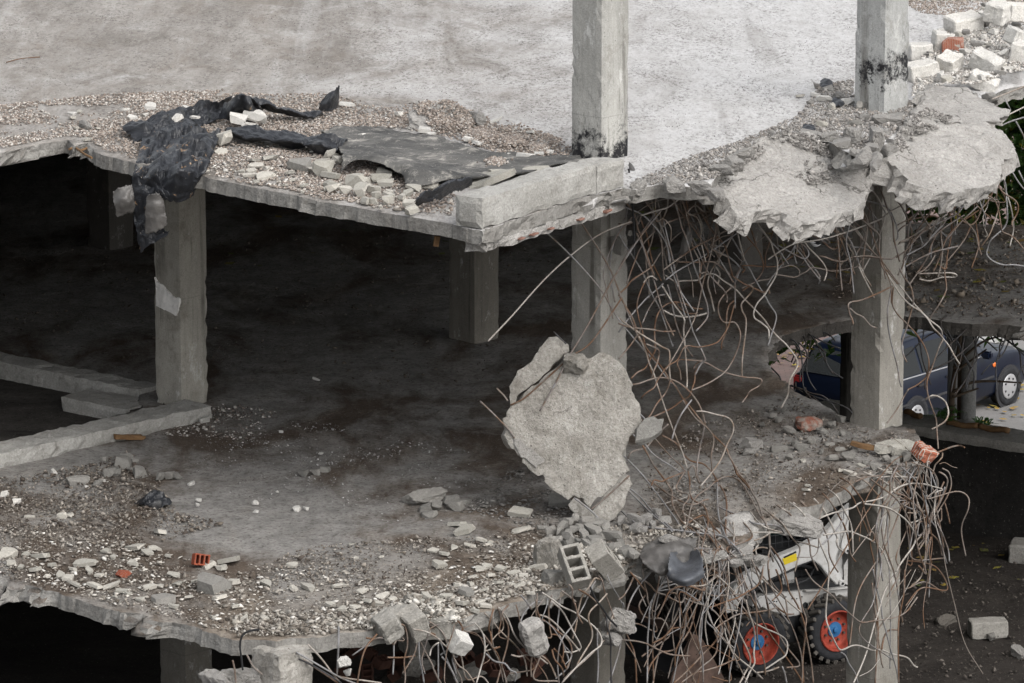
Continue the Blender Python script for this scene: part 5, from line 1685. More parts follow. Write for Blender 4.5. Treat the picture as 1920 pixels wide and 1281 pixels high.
rock('b', atz(1768, 1172, 0), 0.24, 'dark', 'rubble_chunk', 'brown-grey stone on the dark ground between column and pale block', 'rubble', None, None, 0.6)
rock('b', atz(1912, 1232, 0), 0.2, 'pale', 'rubble_chunk', 'pale stone on the dark ground at the right edge of the photo', 'rubble')
rock('c', atz(1860, 1200, 0), 0.13, 'grey', 'rubble_chunk', 'small lump leaning against the pale block on the ground', 'rubble')
# hollow red bricks
def hbrick(p, r, label, m='brick', group='red hollow bricks', L=0.22, holes=4):
    return tag(place(put('hollow_brick', hollow_bm(L, 0.11, 0.1, holes, 0.014, p.x), M[m]), p, *r), label, 'brick', group)
o = hbrick(atz(374, 1056, ZM + 0.02), (0, 0, 0), 'bright red brick with slots, standing alone on the middle floor', L=0.15, holes=3)
o.rotation_euler = Matrix(((0.86, 0.12, 0.36), (0.3, 0.3, -0.88), (-0.2, 0.92, 0.25))).to_euler()
o.location = atz(373, 1050, ZM + 0.07)
tag(place(put('brick_fragment', rock_me(320, 0.6, 11), M['brick']), atz(231, 1082, ZM), 0, 10, 30), 'small red brick fragment between pale chips near the front edge', 'brick').scale = (0.13, 0.1, 0.11)
o = tag(place(put('brick_fragment', box_bm(0.26, 0.2, 0.13, 0.03, 0.03, 11), M['oldbrick']), atz(1515, 806, ZM), 6, 4, 25), 'dusty red brick lump at the torn edge left of the right column', 'brick')
masonry = NB('masonry_fragment')
bt = masonry.n('ShaderNodeTexBrick')
bt.inputs['Scale'].default_value = 6.0
bt.inputs['Color1'].default_value = (0.3, 0.1, 0.06, 1); bt.inputs['Color2'].default_value = (0.26, 0.085, 0.05, 1)
bt.inputs['Mortar'].default_value = (0.36, 0.33, 0.29, 1); bt.inputs['Mortar Size'].default_value = 0.03
masonry.l(masonry.co, bt.inputs['Vector'])
masonry.bump(masonry.noise(30, 5, 0.7), 0.5, 0.02)
M['masonry'] = masonry.out(masonry.mix(masonry.ramp(masonry.noise(12, 6, 0.7), 0.5, 0.7, 0, 0.6), bt.outputs['Color'], (0.3, 0.24, 0.2)), 0.9, 0, 0.2)
o = tag(place(put('brick_fragment', box_bm(0.23, 0.2, 0.16, 0.03, 0.024, 12), M['masonry']), atz(1726, 862, ZM), 14, 22, 30), 'orange brickwork lump with mortar joints at the corner of the middle floor', 'brick')
sl_ = [Vector(p) for p in ((0, 0, 0), (0.12, 0.16, 0), (0.3, 0.24, 0), (0.44, 0.2, 0), (0.5, 0.06, 0), (0.42, -0.05, 0), (0.2, -0.06, 0))]
o = tag(put('slab_flake', slab_bm(sl_, UP, 0.09, 0.05, 0.01, 0.012, 0.04, 21, ledge=0.015), M['chip']), 'flat pale slab flake at the foot of the right column, over the orange brickwork', 'rubble')
place(o, atz(1650, 830, ZM + 0.13), 8, 10, -8)
o = tag(put('slab_flake', slab_bm([p * 0.62 for p in sl_], UP, 0.07, 0.05, 0.008, 0.01, 0.04, 22, ledge=0.012), M['grey']), 'elongated grey flake caught in the bars right of the hanging chunk', 'rubble')
place(o, atp(1196, 824, PC + Vector((0, -0.1, 0)), nc), 60, -30, 10)
o = tag(put('plank', box_bm(0.36, 0.07, 0.045, 0.004, 0.008, 13, 0.03), M['wood']), 'splintered brown plank before the right column', 'wood'); place(o, atz(1626, 842, ZM + 0.05), 0, 10, -14)
o = tag(put('plank', box_bm(0.3, 0.05, 0.05, 0.004, 0.008, 14, 0.03), M['wood']), 'orange brown board offcut by the stair kerb', 'wood'); place(o, atz(240, 824, ZM + 0.02), 0, 6, 26)
o = tag(put('plank', box_bm(0.16, 0.04, 0.03, 0.004, 0.006, 15, 0.03), M['wood']), 'short pale splinter lying across the board offcut', 'wood'); place(o, atz(258, 822, ZM + 0.09), 0, 4, -24)

# ------------------------------------------------------------------ rubble
def chips(lst, sc, ox, oy, z, m, label, group, kind='f', name='rubble_chip', cat='rubble', mul=1.0, flatten=1.0):
    for a in lst.split():
        q = a.split(',')
        x, y, s = ox + float(q[0]) / sc, oy + float(q[1]) / sc, float(q[2]) / sc
        p = atz(x, y, z)
        rock(kind, p - UP * (s / 178.0 * .04), s / 178.0 * mul * 1.12 * random.uniform(.8, 1.15), m, name, label, cat, group, None, flatten)
GF = 'pale mortar chips along the front edge of the middle floor'
chips("465,475,95 500,515,75 410,505,65 545,600,85 620,600,75 690,625,60 270,545,50 235,432,100 200,508,55 735,472,70 905,299,78 985,535,72 985,715,62 1300,455,110 1180,480,80 1650,480,72 1500,585,85 1650,615,80 1740,615,85 1320,580,90 650,660,36 780,675,42 1200,775,52 1380,785,60 770,385,75 825,410,55 160,212,52 600,400,50 640,440,50 380,560,60 430,590,55 340,540,55 1320,715,70 1060,660,50 1240,665,60 1490,780,60 300,480,50 860,385,60 940,430,45 560,540,40 1170,545,60 1090,575,50 900,600,55 120,490,50 60,475,60 150,420,45 1250,500,55 1000,590,50 830,610,60 720,640,50",
      3.0, 0, 900, ZM + .02, 'chip', 'flat cream mortar chip in the litter on the left front of the middle floor', GF)
chips("1200,620,160", 3.0, 0, 900, ZM, 'grey', 'broad grey wedge-shaped slab piece among the cream chips on the left front', None, 'c', 'rubble_chunk', 'rubble', 1.0, 0.8)
chips("905,690,115", 3.0, 0, 900, ZM, 'grey', 'dark grey slab flake near the floor edge, left front', None, 'f', 'rubble_chunk', 'rubble', 1.0, 1.3)
chips("395,212,36 350,218,40 30,440,90", 3.0, 0, 900, ZM, 'brick' if False else 'chip', 'tan rounded stone on the left of the middle floor', 'tan stones on the left of the middle floor', 'c')
GM = 'chips along the middle of the front edge'
chips("675,540,95 900,750,60 890,560,65 945,550,65 1215,565,90 785,314,100 820,350,115 1130,250,110 1135,345,100 190,775,70 100,660,60 230,690,60 60,760,60 260,745,70 320,760,60 200,800,55 130,785,50 410,730,60 450,760,60 350,720,60 780,660,60 850,650,70 960,600,60 1000,640,60 1080,590,60 1120,660,70 1180,700,60 1250,660,60 930,680,60 1010,560,50 850,610,55 720,720,60 800,760,70 870,800,60 940,770,60 1050,720,60 1150,600,60 660,740,60 600,720,70 560,740,60 1080,650,50 1170,570,55 705,480,50 760,440,50 840,430,55 900,400,50 960,420,60 640,460,50 175,425,36 345,495,40 200,500,36",
      3.0, 600, 880, ZM + .02, 'chip', 'pale broken chip in the litter along the middle of the torn floor edge', GM)
chips("820,700,95", 3.0, 600, 880, ZM + .03, 'grey', 'blue-grey slate-like flake right of the row of solid blocks', None, 'f', 'rubble_chunk')
chips("570,190,150", 3.0, 600, 880, ZM, 'grey', 'rounded grey lump on the middle floor, largest of its small group', None, 'b', 'rubble_chunk', 'rubble', 1.0, 0.6)
chips("600,235,80 650,225,75 610,270,85 745,195,85 805,190,55 755,222,75 1350,200,90", 3.0, 600, 880, ZM, 'grey', 'grey concrete piece beside the rounded lump on the middle floor', 'grey pieces on the middle floor', 'c', 'rubble_chunk', 'rubble', 1.0, 0.8)
GP = 'grey rubble heaped behind the hollow blocks'
chips("1345,370,75 1465,340,65 1530,375,85 1390,395,60 1450,420,55 1385,445,55 1610,345,70 1540,430,90 1600,390,65 1420,350,60 1330,410,60 1310,450,60 1480,390,60 1560,340,60 1640,400,70 1360,340,60 1290,400,55 1500,440,60 1690,430,60 1440,300,70 1500,310,60 1560,300,60 1380,310,60 1730,480,90 1760,510,70 1650,450,70 1590,440,60 1460,450,60 1300,360,50 1250,340,60",
      3.0, 600, 880, ZM + .04, 'grey', 'angular grey piece in the heap behind the two hollow blocks', GP, 'c', 'rubble_chunk')
chips("1900,260,60 1830,300,70 1870,330,60 1940,300,60 1780,300,60 1820,350,50 1780,350,70 1700,300,50", 3.0, 600, 880, ZM + .03, 'pale', 'pale stone at the foot of the hanging shield-shaped chunk', 'stones at the foot of the hanging chunk', 'c', 'rubble_chunk')
GI = 'pale lumps by the stair kerb'
chips("785,985,95 690,940,75 640,990,70 600,995,62 585,910,55 895,1010,58 950,1005,60 755,915,52 545,1040,42 700,900,62 730,965,45 660,950,40 985,1005,40", 2.98, 0, 560, ZM + .01, 'grey', 'light grey lump in the group on the middle floor by the stair kerb', GI, 'c', 'rubble_chunk')
chips("430,1035,110", 2.98, 0, 560, ZM, 'grey', 'dark grey wedge left of the lumps by the stair kerb', None, 'c', 'rubble_chunk')
chips("1700,995,60 1770,985,52 1820,970,52", 2.98, 0, 560, ZM, 'grey', 'one of three rounded grey stones in a row on the bare floor patch', 'three grey stones in a row', 'c', 'rubble_chunk')
chips("300,975,32 1150,690,50 1110,1132,35 1425,1150,30 1660,1180,46 1765,455,35 480,1055,26 1550,1085,24 1710,1180,26 580,1030,28 605,1030,22 20,1110,36 95,1145,36 30,1090,30 1075,1042,32 1570,750,24 1790,870,26 1100,1160,20 1430,1195,24", 2.98, 0, 560, ZM + .01, 'white', 'small bright white plaster crumb on the dark middle floor', 'white plaster crumbs on the dark floor', 'c')
chips("1405,842,27 1405,852,18", 1, 0, 0, ZM, 'pale', 'round pale stone alone on the middle floor right of the tangle', 'pale stones right of the tangle', 'c', 'rubble_chunk')
GD = 'stones at the foot of the right hand column'
chips("1460,845,20 1480,860,14 1520,830,16 1490,835,18 1540,850,14 1590,862,20 1600,845,14 1560,862,18 1620,870,14 1640,880,20 1575,845,12 1460,790,14 1445,770,14 1480,812,16 1495,800,18 1540,812,18 1560,800,18 1575,790,18 1580,815,14 1500,845,22 1555,835,16 1700,862,18 1680,868,16 1660,862,14 1715,872,14 1470,770,18 1450,785,14 1430,800,12", 1, 0, 0, ZM + .01, 'grey', 'dull stone in the litter at the foot of the right hand column', GD, 'c')
chips("1590,888,26 1516,920,22 1575,884,16 1612,874,16 1665,884,18 1505,865,15 1495,902,14 1515,912,12", 1, 0, 0, ZM + .01, 'chip', 'pale flake on the swept strip of floor near the right hand column', 'pale flakes near the right hand column', 'f')
# slabs and lumps on the torn edge between chunk and column
for (x, y, s, f, lb) in ((1492, 985, .42, .8, 'pale rock hanging in the bars over the white loader'), (1252, 1000, .2, .8, 'pale stone by the grey felt piece'), (1335, 1035, .3, .7, 'brownish stone in the bars right of the saddle-shaped sheet'),
                        (1388, 1025, .24, .7, 'lighter stone in the bars right of the brownish one'), (1412, 1042, .22, .7, 'rounded stone among bars above the loader arm'), (1160, 1168, .34, .9, 'lump of concrete caught in bars above the lower middle column'),
                        (1148, 1188, .26, .8, 'smaller lump caught in bars left of the lower middle column')):
    p = aty(x, y, yL(x) - 0.1)
    rock('b', p - UP * 0.1, s, 'pale', 'rubble_chunk', lb, 'rubble', None, None, f * 1.0, 0.3)
fl = [atz(x, y, ZM + 0.05) for x, y in ((1345, 985), (1400, 965), (1430, 985), (1420, 1008), (1375, 1020), (1335, 1012), (1310, 990))]
tag(put('slab_flake', slab_bm(fl, Vector((0.1, -0.15, 1)), 0.08, 0.06, 0.02, 0.02, 0.04, 23), M['pale'], None, True), 'broad pale slab flake with holes at the torn floor edge above the loader', 'rubble')
for (x, y, s, lb) in ((1158, 465, .17, 'rough mortar lump clinging to the middle column'), (1180, 438, .08, 'small mortar lump beside the middle column'),
                      (646, 1242, .12, 'white mortar piece threaded on bars below the floor, upper'), (652, 1262, .09, 'white mortar piece threaded on bars below the floor, lower')):
    p = aty(x, y, (CC[1] + 0.0) if y < 900 else yL(x) - 0.2)
    rock('b', p - UP * s * 0.35, s, 'grey' if y < 900 else 'white', 'mortar_lump', lb, 'rubble', None, None, 1.2, 0.4)
o = tag(put('cardboard_tag', box_bm(0.05, 0.03, 0.1, 0.002, 0.0, 1), M['wood']), 'small yellowish box hanging below the roof slab near the parapet corner', 'box')
place(o, aty(817, 462, -3.9), 5, 8, 20)
# leaf-like tatter on the bars
sheet('torn_rag', 'dark shredded rag caught on the bars right of the middle column', [
    [(1284, 428, 0, yU(1290) - .1), (1292, 424, 0, yU(1290) - .12), (1298, 432, 0, yU(1290) - .1)],
    [(1276, 448, 0, yU(1290) - .1), (1288, 450, 0, yU(1290) - .16), (1297, 455, 0, yU(1290) - .1)],
    [(1272, 480, 0, yU(1290) - .1), (1282, 482, 0, yU(1290) - .14), (1292, 470, 0, yU(1290) - .1)],
    ], M['bitgrey'], group=None, cat='rag', nu=6, nv=6, nzs=0.02, rag=0.5, seed=25.0)

# white rubble heap on the roof, top right
GW = 'white blocks on the roof heap'
def wblock(x, y, sx, sy, sz, r, label, z=ZR):
    return block(box_bm(sx, sy, sz, 0.015, 0.014, x * 0.01), M['white'], atz(x, y, z), r, label, 'concrete block', GW)
wblock(1808, 68, .36, .3, .24, (6, -8, 20), 'long pale block lying behind the heap, upper left of the roof rubble', ZR + .05)
wblock(1868, 40, .24, .22, .22, (8, 10, -30), 'upright pale block on top of the roof rubble', ZR + .25)
wblock(1908, 40, .26, .22, .2, (0, 6, 15), 'blue-grey block at the top right corner', ZR + .2)
wblock(1900, 84, .22, .2, .18, (10, 20, 40), 'rounded white block near the right border in the roof rubble', ZR + .22)
wblock(1846, 132, .34, .2, .19, (10, 22, -35), 'clean-edged oblong block tilted to the right in the roof rubble', ZR + .12)
wblock(1728, 152, .34, .26, .2, (0, -8, 24), 'bright white block right beside the tar-banded column', ZR)
wblock(1724, 112, .26, .2, .18, (0, 0, 14), 'white block behind the one beside the tar-banded column', ZR)
wblock(1780, 134, .22, .22, .2, (12, -16, 50), 'squat white block in front of the oblong one', ZR + .08)
wblock(1760, 100, .16, .2, .24, (4, 6, 12), 'narrow grey-white block standing by the reddish stone', ZR + .04)
wblock(1912, 118, .2, .26, .22, (0, 10, -20), 'grey block at the right border below the rounded one', ZR + .1)
wblock(1840, 164, .3, .24, .14, (8, 24, -15), 'flat grey block at the lower right of the roof rubble', ZR + .02)
tag(place(put('brick_fragment', rock_me(330, 0.8, 12), M['masonry']), atz(1786, 96, ZR + 0.1), 0, 0, 0), 'reddish mortar-smeared stone among the white roof blocks', 'brick').scale = (0.22, 0.18, 0.2)
R = random.Random(3)
heap = [(1712, 165), (1720, 130), (1760, 80), (1800, 60), (1850, 30), (1930, 20), (1930, 150), (1880, 165), (1830, 178), (1770, 172)]
for q in sample(heap, 150, ZR, 5):
    hgt = max(0.0, 0.28 * (1 - abs(q[0] - 5.2) / 1.6))
    rock(R.choice('ccf'), Vector(q) + UP * hgt * 0.55, R.choice((.05, .06, .07, .08, .1, .13)), R.choice(('white', 'white', 'chip', 'pale')), 'rubble_chip', 'white broken stone in the heap on the roof, top right', 'rubble', 'small stones of the white roof heap')
# debris in front of the tar-banded column
for (x, y, s, m, kd) in ((1550, 170, .2, 'grey', 'f'), (1525, 180, .14, 'white', 'f'), (1545, 190, .12, 'white', 'c'), (1588, 196, .16, 'white', 'c'), (1572, 185, .13, 'pale', 'c'), (1520, 195, .1, 'pale', 'c'), (1610, 205, .1, 'grey', 'c'), (1540, 238, .1, 'chip', 'c'),
                         (1680, 226, .28, 'pale', 'f'), (1636, 282, .2, 'pale', 'f'), (1570, 268, .2, 'grey', 'f'), (1605, 258, .14, 'pale', 'c'), (1655, 250, .2, 'pale', 'f'), (1622, 225, .1, 'pale', 'c'), (1600, 235, .12, 'grey', 'c'), (1530, 165, .1, 'pale', 'c'), (1560, 205, .09, 'chip', 'c'), (1500, 182, .1, 'chip', 'f')):
    rock(kd, atz(x, y, ZR + .01), s, m, 'rubble_chunk', 'broken piece in the litter at the foot of the tar-banded column', 'rubble', 'litter at the foot of the tar-banded column')
for (x, y, s, lb) in ((1572, 192, .16, 'blue-black felt scrap in front of the tar-banded column, upper'), (1517, 240, .13, 'blue-black felt scrap left of the cracked lumps, lower'), (1550, 158, .13, 'dark felt scrap sticking up left of the tar-banded column')):
    P = [[(x - 12, y - 6, ZR + .04), (x, y - 9, ZR + .08), (x + 10, y - 5, ZR + .05)], [(x - 14, y + 2, ZR + .03), (x, y, ZR + .06), (x + 12, y + 3, ZR + .03)], [(x - 8, y + 9, ZR + .02), (x, y + 8, ZR + .03), (x + 9, y + 8, ZR + .02)]]
    sheet('felt_scrap', lb, P, M['bitplain'], nu=4, nv=4, nzs=0.012, rag=0.3, seed=x * 0.1)
tag(put('wire', tube_bm([atz(x, y, ZR + h) for x, y, h in ((1450, 253, .03), (1490, 252, .05), (1510, 257, .08), (1520, 268, .06), (1521, 285, .03))], 0.006, 5, 0.03), M['rust']), 'bent rusty rod lying above the first drooping fragment', 'wire')
tag(put('wire', tube_bm([atz(x, y, ZR + h) for x, y, h in ((12, 117, .01), (40, 110, .02), (75, 107, .02))], 0.006, 5, 0.03), M['rust']), 'short rusty rod lying on the bare roof, far left', 'wire')
# chips in the gravel on the roof edge
GR = 'cream chips in the gravel on the roof edge'
chips("485,395,60 540,330,40 430,330,36 400,275,50 445,238,50", 2.98, 0, 130, ZR + .02, 'chip', 'cream chip in the gravel left of the draped sheet', 'chips left of the draped sheet')
chips("840,205,70 1040,230,80 1080,270,60 740,270,60 410,250,60 700,228,50 810,258,50 970,285,110 1110,215,45", 2.98, 0, 130, ZR + .12, 'white', 'white chip lying on or beside the rolled black sheet', 'white chips round the rolled sheet')
chips("1325,300,80 1420,290,80 1360,330,50 1400,325,60 1350,290,50 1455,285,60", 2.98, 0, 130, ZR + .08, 'white', 'white broken brick below the tent-like peak', 'white pieces below the tent-like peak', 'c')
chips("1265,405,105", 2.98, 0, 130, ZR + .05, 'chip', 'cream slab piece right of the draped sheet', None, 'c', 'rubble_chunk', 'rubble', 1, .7)
chips("1245,462,100", 2.98, 0, 130, ZR + .03, 'chip', 'thin tan flake below the cream slab piece', None, 'f', 'rubble_chunk', 'rubble', 1, .8)
chips("1385,595,60 1420,545,70 1475,600,80 1460,540,50 1400,570,50 1490,555,50 1430,630,50 1350,575,40 1500,500,90 1840,600,85 1780,570,110 1850,480,60 1840,670,80 1850,540,60 1640,620,40 1690,690,40 1590,650,36 1420,510,60 1140,572,36 1620,580,50 1700,650,50", 2.98, 0, 130, ZR + .03, 'chip', 'cream chip in the gravel between draped sheet and folded sheet', GR, 'f')
chips("1655,545,190", 2.98, 0, 130, ZR + .04, 'grey', 'blue-black topped slab piece in the gravel', None, 'f', 'rubble_chunk', 'rubble', 1, 1.1)
chips("210,560,100 240,610,100 340,540,70 370,560,80 320,630,50 390,610,60 380,660,50 340,690,30 270,580,60 300,600,50 260,540,50 215,530,60 505,690,60 530,590,60 590,570,90 55,400,70 60,560,70 30,500,90 100,440,60 490,610,50 460,640,45 360,500,50 250,660,40 510,715,50 20,470,80 70,590,60 140,600,50 380,640,45 300,660,40", 2.98, 600, 160, ZR + .03, 'chip', 'cream broken piece in the gravel before the folded sheet', 'cream pieces before the folded sheet', 'c')
chips("995,490,95", 2.98, 600, 160, ZR + .06, 'chip', 'oblong cream flake lying on the dusty black sheet', None, 'f', 'rubble_chunk')
chips("1440,470,180", 2.98, 600, 160, ZR + .03, 'chip', 'cracked cream slab on the black sheet by the column foot', None, 'f', 'rubble_chunk', 'rubble', 1, .6)
chips("930,540,260 1180,490,200", 2.98, 600, 160, ZR + .03, 'chip', 'long thin cream slab along the inner side of the parapet', 'cream slabs along the parapet', 'f', 'rubble_chunk', 'rubble', 1, .5)
chips("835,310,60 890,330,50 1170,265,70 1160,400,90 1230,380,50 1065,300,50 1200,350,60 1060,385,40 1290,375,50 940,310,40 620,275,60 230,285,60 160,110,70 440,160,60 980,200,90 380,400,90 590,260,90", 2.98, 600, 160, ZR + .03, 'white', 'white chip in the gravel behind the dusty black sheet', 'white chips behind the black sheet', 'f')
PM = atz(835, 222, ZR + 0.10)
nm = Vector((0.12, -0.42, 1)).normalized()
om = [(776, 206), (792, 194), (828, 189), (858, 196), (884, 218), (892, 236), (872, 247), (838, 252), (806, 240), (788, 226)]
tag(put('slab_fragment', slab_bm([atp(x, y, PM, nm) for x, y in om], nm, 0.08, 0.05, 0.02, 0.02, 0.04, 51, 3), M['pale']), 'tilted gravel-crusted slab lying behind the dusty black sheet', 'concrete slab')
chips("880,220,90", 2.98, 600, 160, ZR + .02, 'pale', 'round conglomerate stone beside the gravel-crusted mound', None, 'b', 'rubble_chunk')
chips("470,335,100", 2.98, 0, 130, ZR + .0, 'pale', 'rough lump at the notch in the roof edge, far left', None, 'b', 'rubble_chunk')
# twigs in the notch
for s, lb in (("128,262 140,274 150,282 168,276", 'grey stick wedged in the notch of the roof edge, upper'), ("130,280 150,273 168,272", 'grey stick lying across the notch of the roof edge'), ("146,280 160,290 172,296", 'brown splinter hanging in the notch of the roof edge')):
    tag(put('stick', tube_bm([atz(x, y, ZR - .03) for x, y in zc(1, 0, 0, s)], 0.012, 6, 0.03), M['wood']), lb, 'wood')

def on_plate(poly, n, P0, nn, seed):
    R = random.Random(seed)
    xs = [p[0] for p in poly]; ys = [p[1] for p in poly]
    out = []
    while len(out) < n:
        q = (R.uniform(min(xs), max(xs)), R.uniform(min(ys), max(ys)))
        if inside(q, poly):
            p = atp(q[0], q[1], P0, nn)
            if nz(p, 3, seed) + .5 * nz(p, 9, seed) > R.uniform(-.4, .7): out.append(list(p + nn * .02))
    return np.array(out)
# ------------------------------------------------------------------ stuff: gravel, dirt, crumbs
PEB = [(.33, .275, .235), (.25, .212, .188), (.4, .35, .31), (.19, .168, .152), (.48, .45, .42), (.28, .235, .2)]
gz = [(150, 268), (190, 250), (250, 232), (300, 212), (360, 195), (430, 176), (520, 180), (590, 176), (650, 186), (730, 205), (800, 190), (860, 200), (900, 230), (960, 228), (1050, 262), (1090, 292), (1000, 300), (930, 288), (850, 262), (760, 242), (660, 240),
      (600, 250), (630, 290), (660, 300), (690, 300), (750, 335), (800, 350), (860, 350), (845, 405), (780, 400), (700, 390), (640, 378), (600, 376), (540, 358), (450, 345), (385, 328), (330, 318), (245, 298), (190, 282), (168, 262)]
P = sample(gz, 16500, ZR, 11, 0.6, 1.6, -0.12)
scatter('gravel', 'brownish pink pea gravel spread along the left roof edge', 'gravel', P + np.array([0, 0, 0.012]), np.random.RandomState(1).uniform(.02, .034, len(P)), PEB, seed=2)
g2 = [(-10, 200), (200, 178), (420, 170), (380, 195), (250, 235), (180, 262), (130, 256), (60, 268), (-10, 282)]
P = sample(g2, 5200, ZR, 12, 0.4, 1.2, -0.05)
scatter('gravel', 'thinner pink gravel on the far left of the roof edge', 'gravel', P + np.array([0, 0, 0.008]), np.random.RandomState(2).uniform(.016, .032, len(P)), PEB + [(.6, .57, .53)], seed=3)
mound = []
rr = random.Random(4)
for _ in range(3200):
    a, d = rr.uniform(0, 6.28), abs(rr.gauss(0, 0.45))
    c = atz(842, 232, ZR)
    if d > 1: continue
    mound.append((c.x + math.cos(a) * d * 0.42, c.y + math.sin(a) * d * 0.85, ZR + 0.07 * max(0, 1 - d * d * 1.1) + rr.uniform(-.01, .02)))
for (x, y, s) in ((905, 262, .8), (960, 272, .7), (1010, 285, .5), (690, 330, .5), (930, 362, .35)):
    c = atz(x, y, ZR)
    for _ in range(int(1500 * s)):
        a, d = rr.uniform(0, 6.28), abs(rr.gauss(0, 0.5))
        mound.append((c.x + math.cos(a) * d * 0.3 * s, c.y + math.sin(a) * d * 0.6 * s, ZR + (0.30 if y > 350 else 0.03) + 0.06 * s * max(0, 1 - d)))
P = np.array(mound)
P = np.concatenate([P, on_plate(om, 1100, PM, nm, 52)])
scatter('gravel', 'small mounds of pink pea gravel behind the black sheet', 'gravel', P, np.random.RandomState(5).uniform(.02, .034, len(P)), PEB, seed=6)
g3 = [(1190, 340), (1280, 300), (1400, 262), (1500, 215), (1540, 160), (1600, 150), (1600, 200), (1660, 215), (1700, 190), (1770, 180), (1700, 232), (1660, 265), (1600, 285), (1530, 255), (1465, 240), (1390, 285), (1345, 335), (1290, 345), (1220, 348)]
P = sample(g3, 13000, ZR, 13, 0.8, 1.6, -0.2)
scatter('rubble_crumbs', 'grey crumbs of concrete along the torn roof edge to the right', 'rubble', P + np.array([0, 0, 0.008]), np.random.RandomState(7).lognormal(-4.1, .55, len(P)).clip(.008, .07), [(.36, .345, .325), (.27, .255, .24), (.45, .43, .41), (.2, .19, .18), (.33, .3, .27)], seed=8)
g4 = [(1380, 0), (1920, 0), (1920, 20), (1840, 32), (1760, 30), (1650, 24)]
P = sample([(1660, -12), (1930, -12), (1930, 20), (1840, 34), (1730, 26)], 2600, ZR, 14)
scatter('gravel', 'brown gravel at the far top right of the roof', 'gravel', P, np.random.RandomState(8).uniform(.02, .035, len(P)), PEB, seed=9)
P = sample([(1708, 190)] + heap[1:], 5200, ZR, 15)
P[:, 2] += np.maximum(0, 0.14 * (1 - np.abs(P[:, 0] - 5.2) / 1.6))
scatter('rubble_crumbs', 'fine pale rubble between the white roof blocks', 'rubble', P, np.random.RandomState(9).uniform(.015, .05, len(P)), [(.6, .58, .55), (.5, .47, .43), (.42, .39, .36), (.68, .66, .63)], seed=10)
# loose drifts of grit on the open roof
P = sample([(0, 0), (1060, 0), (1060, 250), (900, 215), (700, 195), (430, 172), (0, 205)], 3000, ZR, 16, 0.5, 1.1, 0.2)
scatter('grit', 'dark grit in drifts on the open roof, left', 'grit', P, np.random.RandomState(10).uniform(.005, .016, len(P)), [(.2, .18, .165), (.28, .26, .24), (.14, .13, .12), (.5, .48, .46)], seed=11)
P = sample([(1180, 0), (1600, 0), (1600, 150), (1480, 215), (1180, 320)], 1300, ZR, 17, 0.5, 1.3, 0.25)
scatter('grit', 'dark grit in drifts on the open roof, between the columns', 'grit', P, np.random.RandomState(11).uniform(.005, .014, len(P)), [(.2, .19, .18), (.3, .28, .27), (.14, .13, .13)], seed=12)
P = sample([(0, 742), (170, 770), (70, 800), (0, 820)], 900, ZM - .34, 71)
scatter('dirt_crumbs', 'dark rubble on the landing of the stair well', 'dirt', P, np.random.RandomState(71).lognormal(-3.9, .6, len(P)).clip(.008, .09), [(.12, .105, .09), (.2, .18, .16), (.08, .07, .06)], seed=71)
cap = []
for (x, y, sx, h) in ((742, 1160, 26, .2), (775, 1150, 24, .24), (815, 1160, 34, .2), (700, 1172, 30, .05), (850, 1162, 30, .06), (1040, 1050, 40, .08), (1100, 1040, 50, .08), (1170, 1045, 36, .06)):
    for _ in range(260):
        gx, gy = rr.gauss(0, .45), rr.gauss(0, .45)
        if gx * gx + gy * gy > 1: continue
        q = atz(x + gx * sx, y + gy * 16, ZM)
        cap.append((q.x, q.y, ZM + h * max(0, 1 - (gx * gx + gy * gy)) * .5 + .02))
P = np.array(cap)
scatter('rubble_crumbs', 'pale crumbs heaped behind and between the blocks on the torn edge', 'rubble', P, np.random.RandomState(72).lognormal(-3.7, .6, len(P)).clip(.01, .11), [(.5, .475, .43), (.4, .375, .335), (.58, .56, .52), (.28, .255, .225)], seed=72)
# flat mortar flakes too many to count
def flakes(poly, n, seed, lab, pal, zz=ZM, mu=-3.3):
    P = sample(poly, n, zz, seed, 0.8, 1.6, -0.1)
    scatter('rubble_crumbs', lab, 'rubble', P + np.array([0, 0, 0.012]), np.random.RandomState(seed).lognormal(mu, .45, len(P)).clip(.015, .1), pal, (0.22, 0.45), seed=seed)
CRE = [(.62, .59, .54), (.5, .47, .42), (.7, .68, .64), (.36, .33, .295), (.27, .245, .215)]
flakes([(-10, 990), (230, 1020), (420, 1060), (560, 1060), (700, 1080), (1000, 1010), (1160, 1010), (1060, 1090), (930, 1130), (820, 1155), (600, 1190), (447, 1190), (233, 1140), (-10, 1078)], 1700, 61, 'small pale flakes strewn along the middle floor front', CRE)
flakes([(640, 1185), (760, 1160), (870, 1150), (985, 1116), (1068, 1098), (1180, 1050), (1160, 1010), (1040, 1040), (930, 1090), (760, 1120), (560, 1150), (500, 1190)], 1200, 62, 'pale flakes thick on the torn edge left of the hollow blocks', CRE)
flakes([(390, 330), (430, 262), (640, 280), (680, 320), (760, 350), (850, 350), (845, 410), (700, 392), (560, 362)], 850, 63, 'small cream flakes in the roof edge gravel before the folded sheet', CRE, ZR, -3.25)
flakes([(260, 232), (420, 180), (640, 190), (900, 232), (1050, 268), (1080, 292), (930, 285), (820, 250), (600, 240), (420, 225), (270, 262)], 800, 64, 'small white flakes in the gravel behind the black sheets', CRE, ZR, -3.5)
CRU = [(.36, .345, .325), (.27, .255, .24), (.43, .41, .39), (.2, .19, .18)]
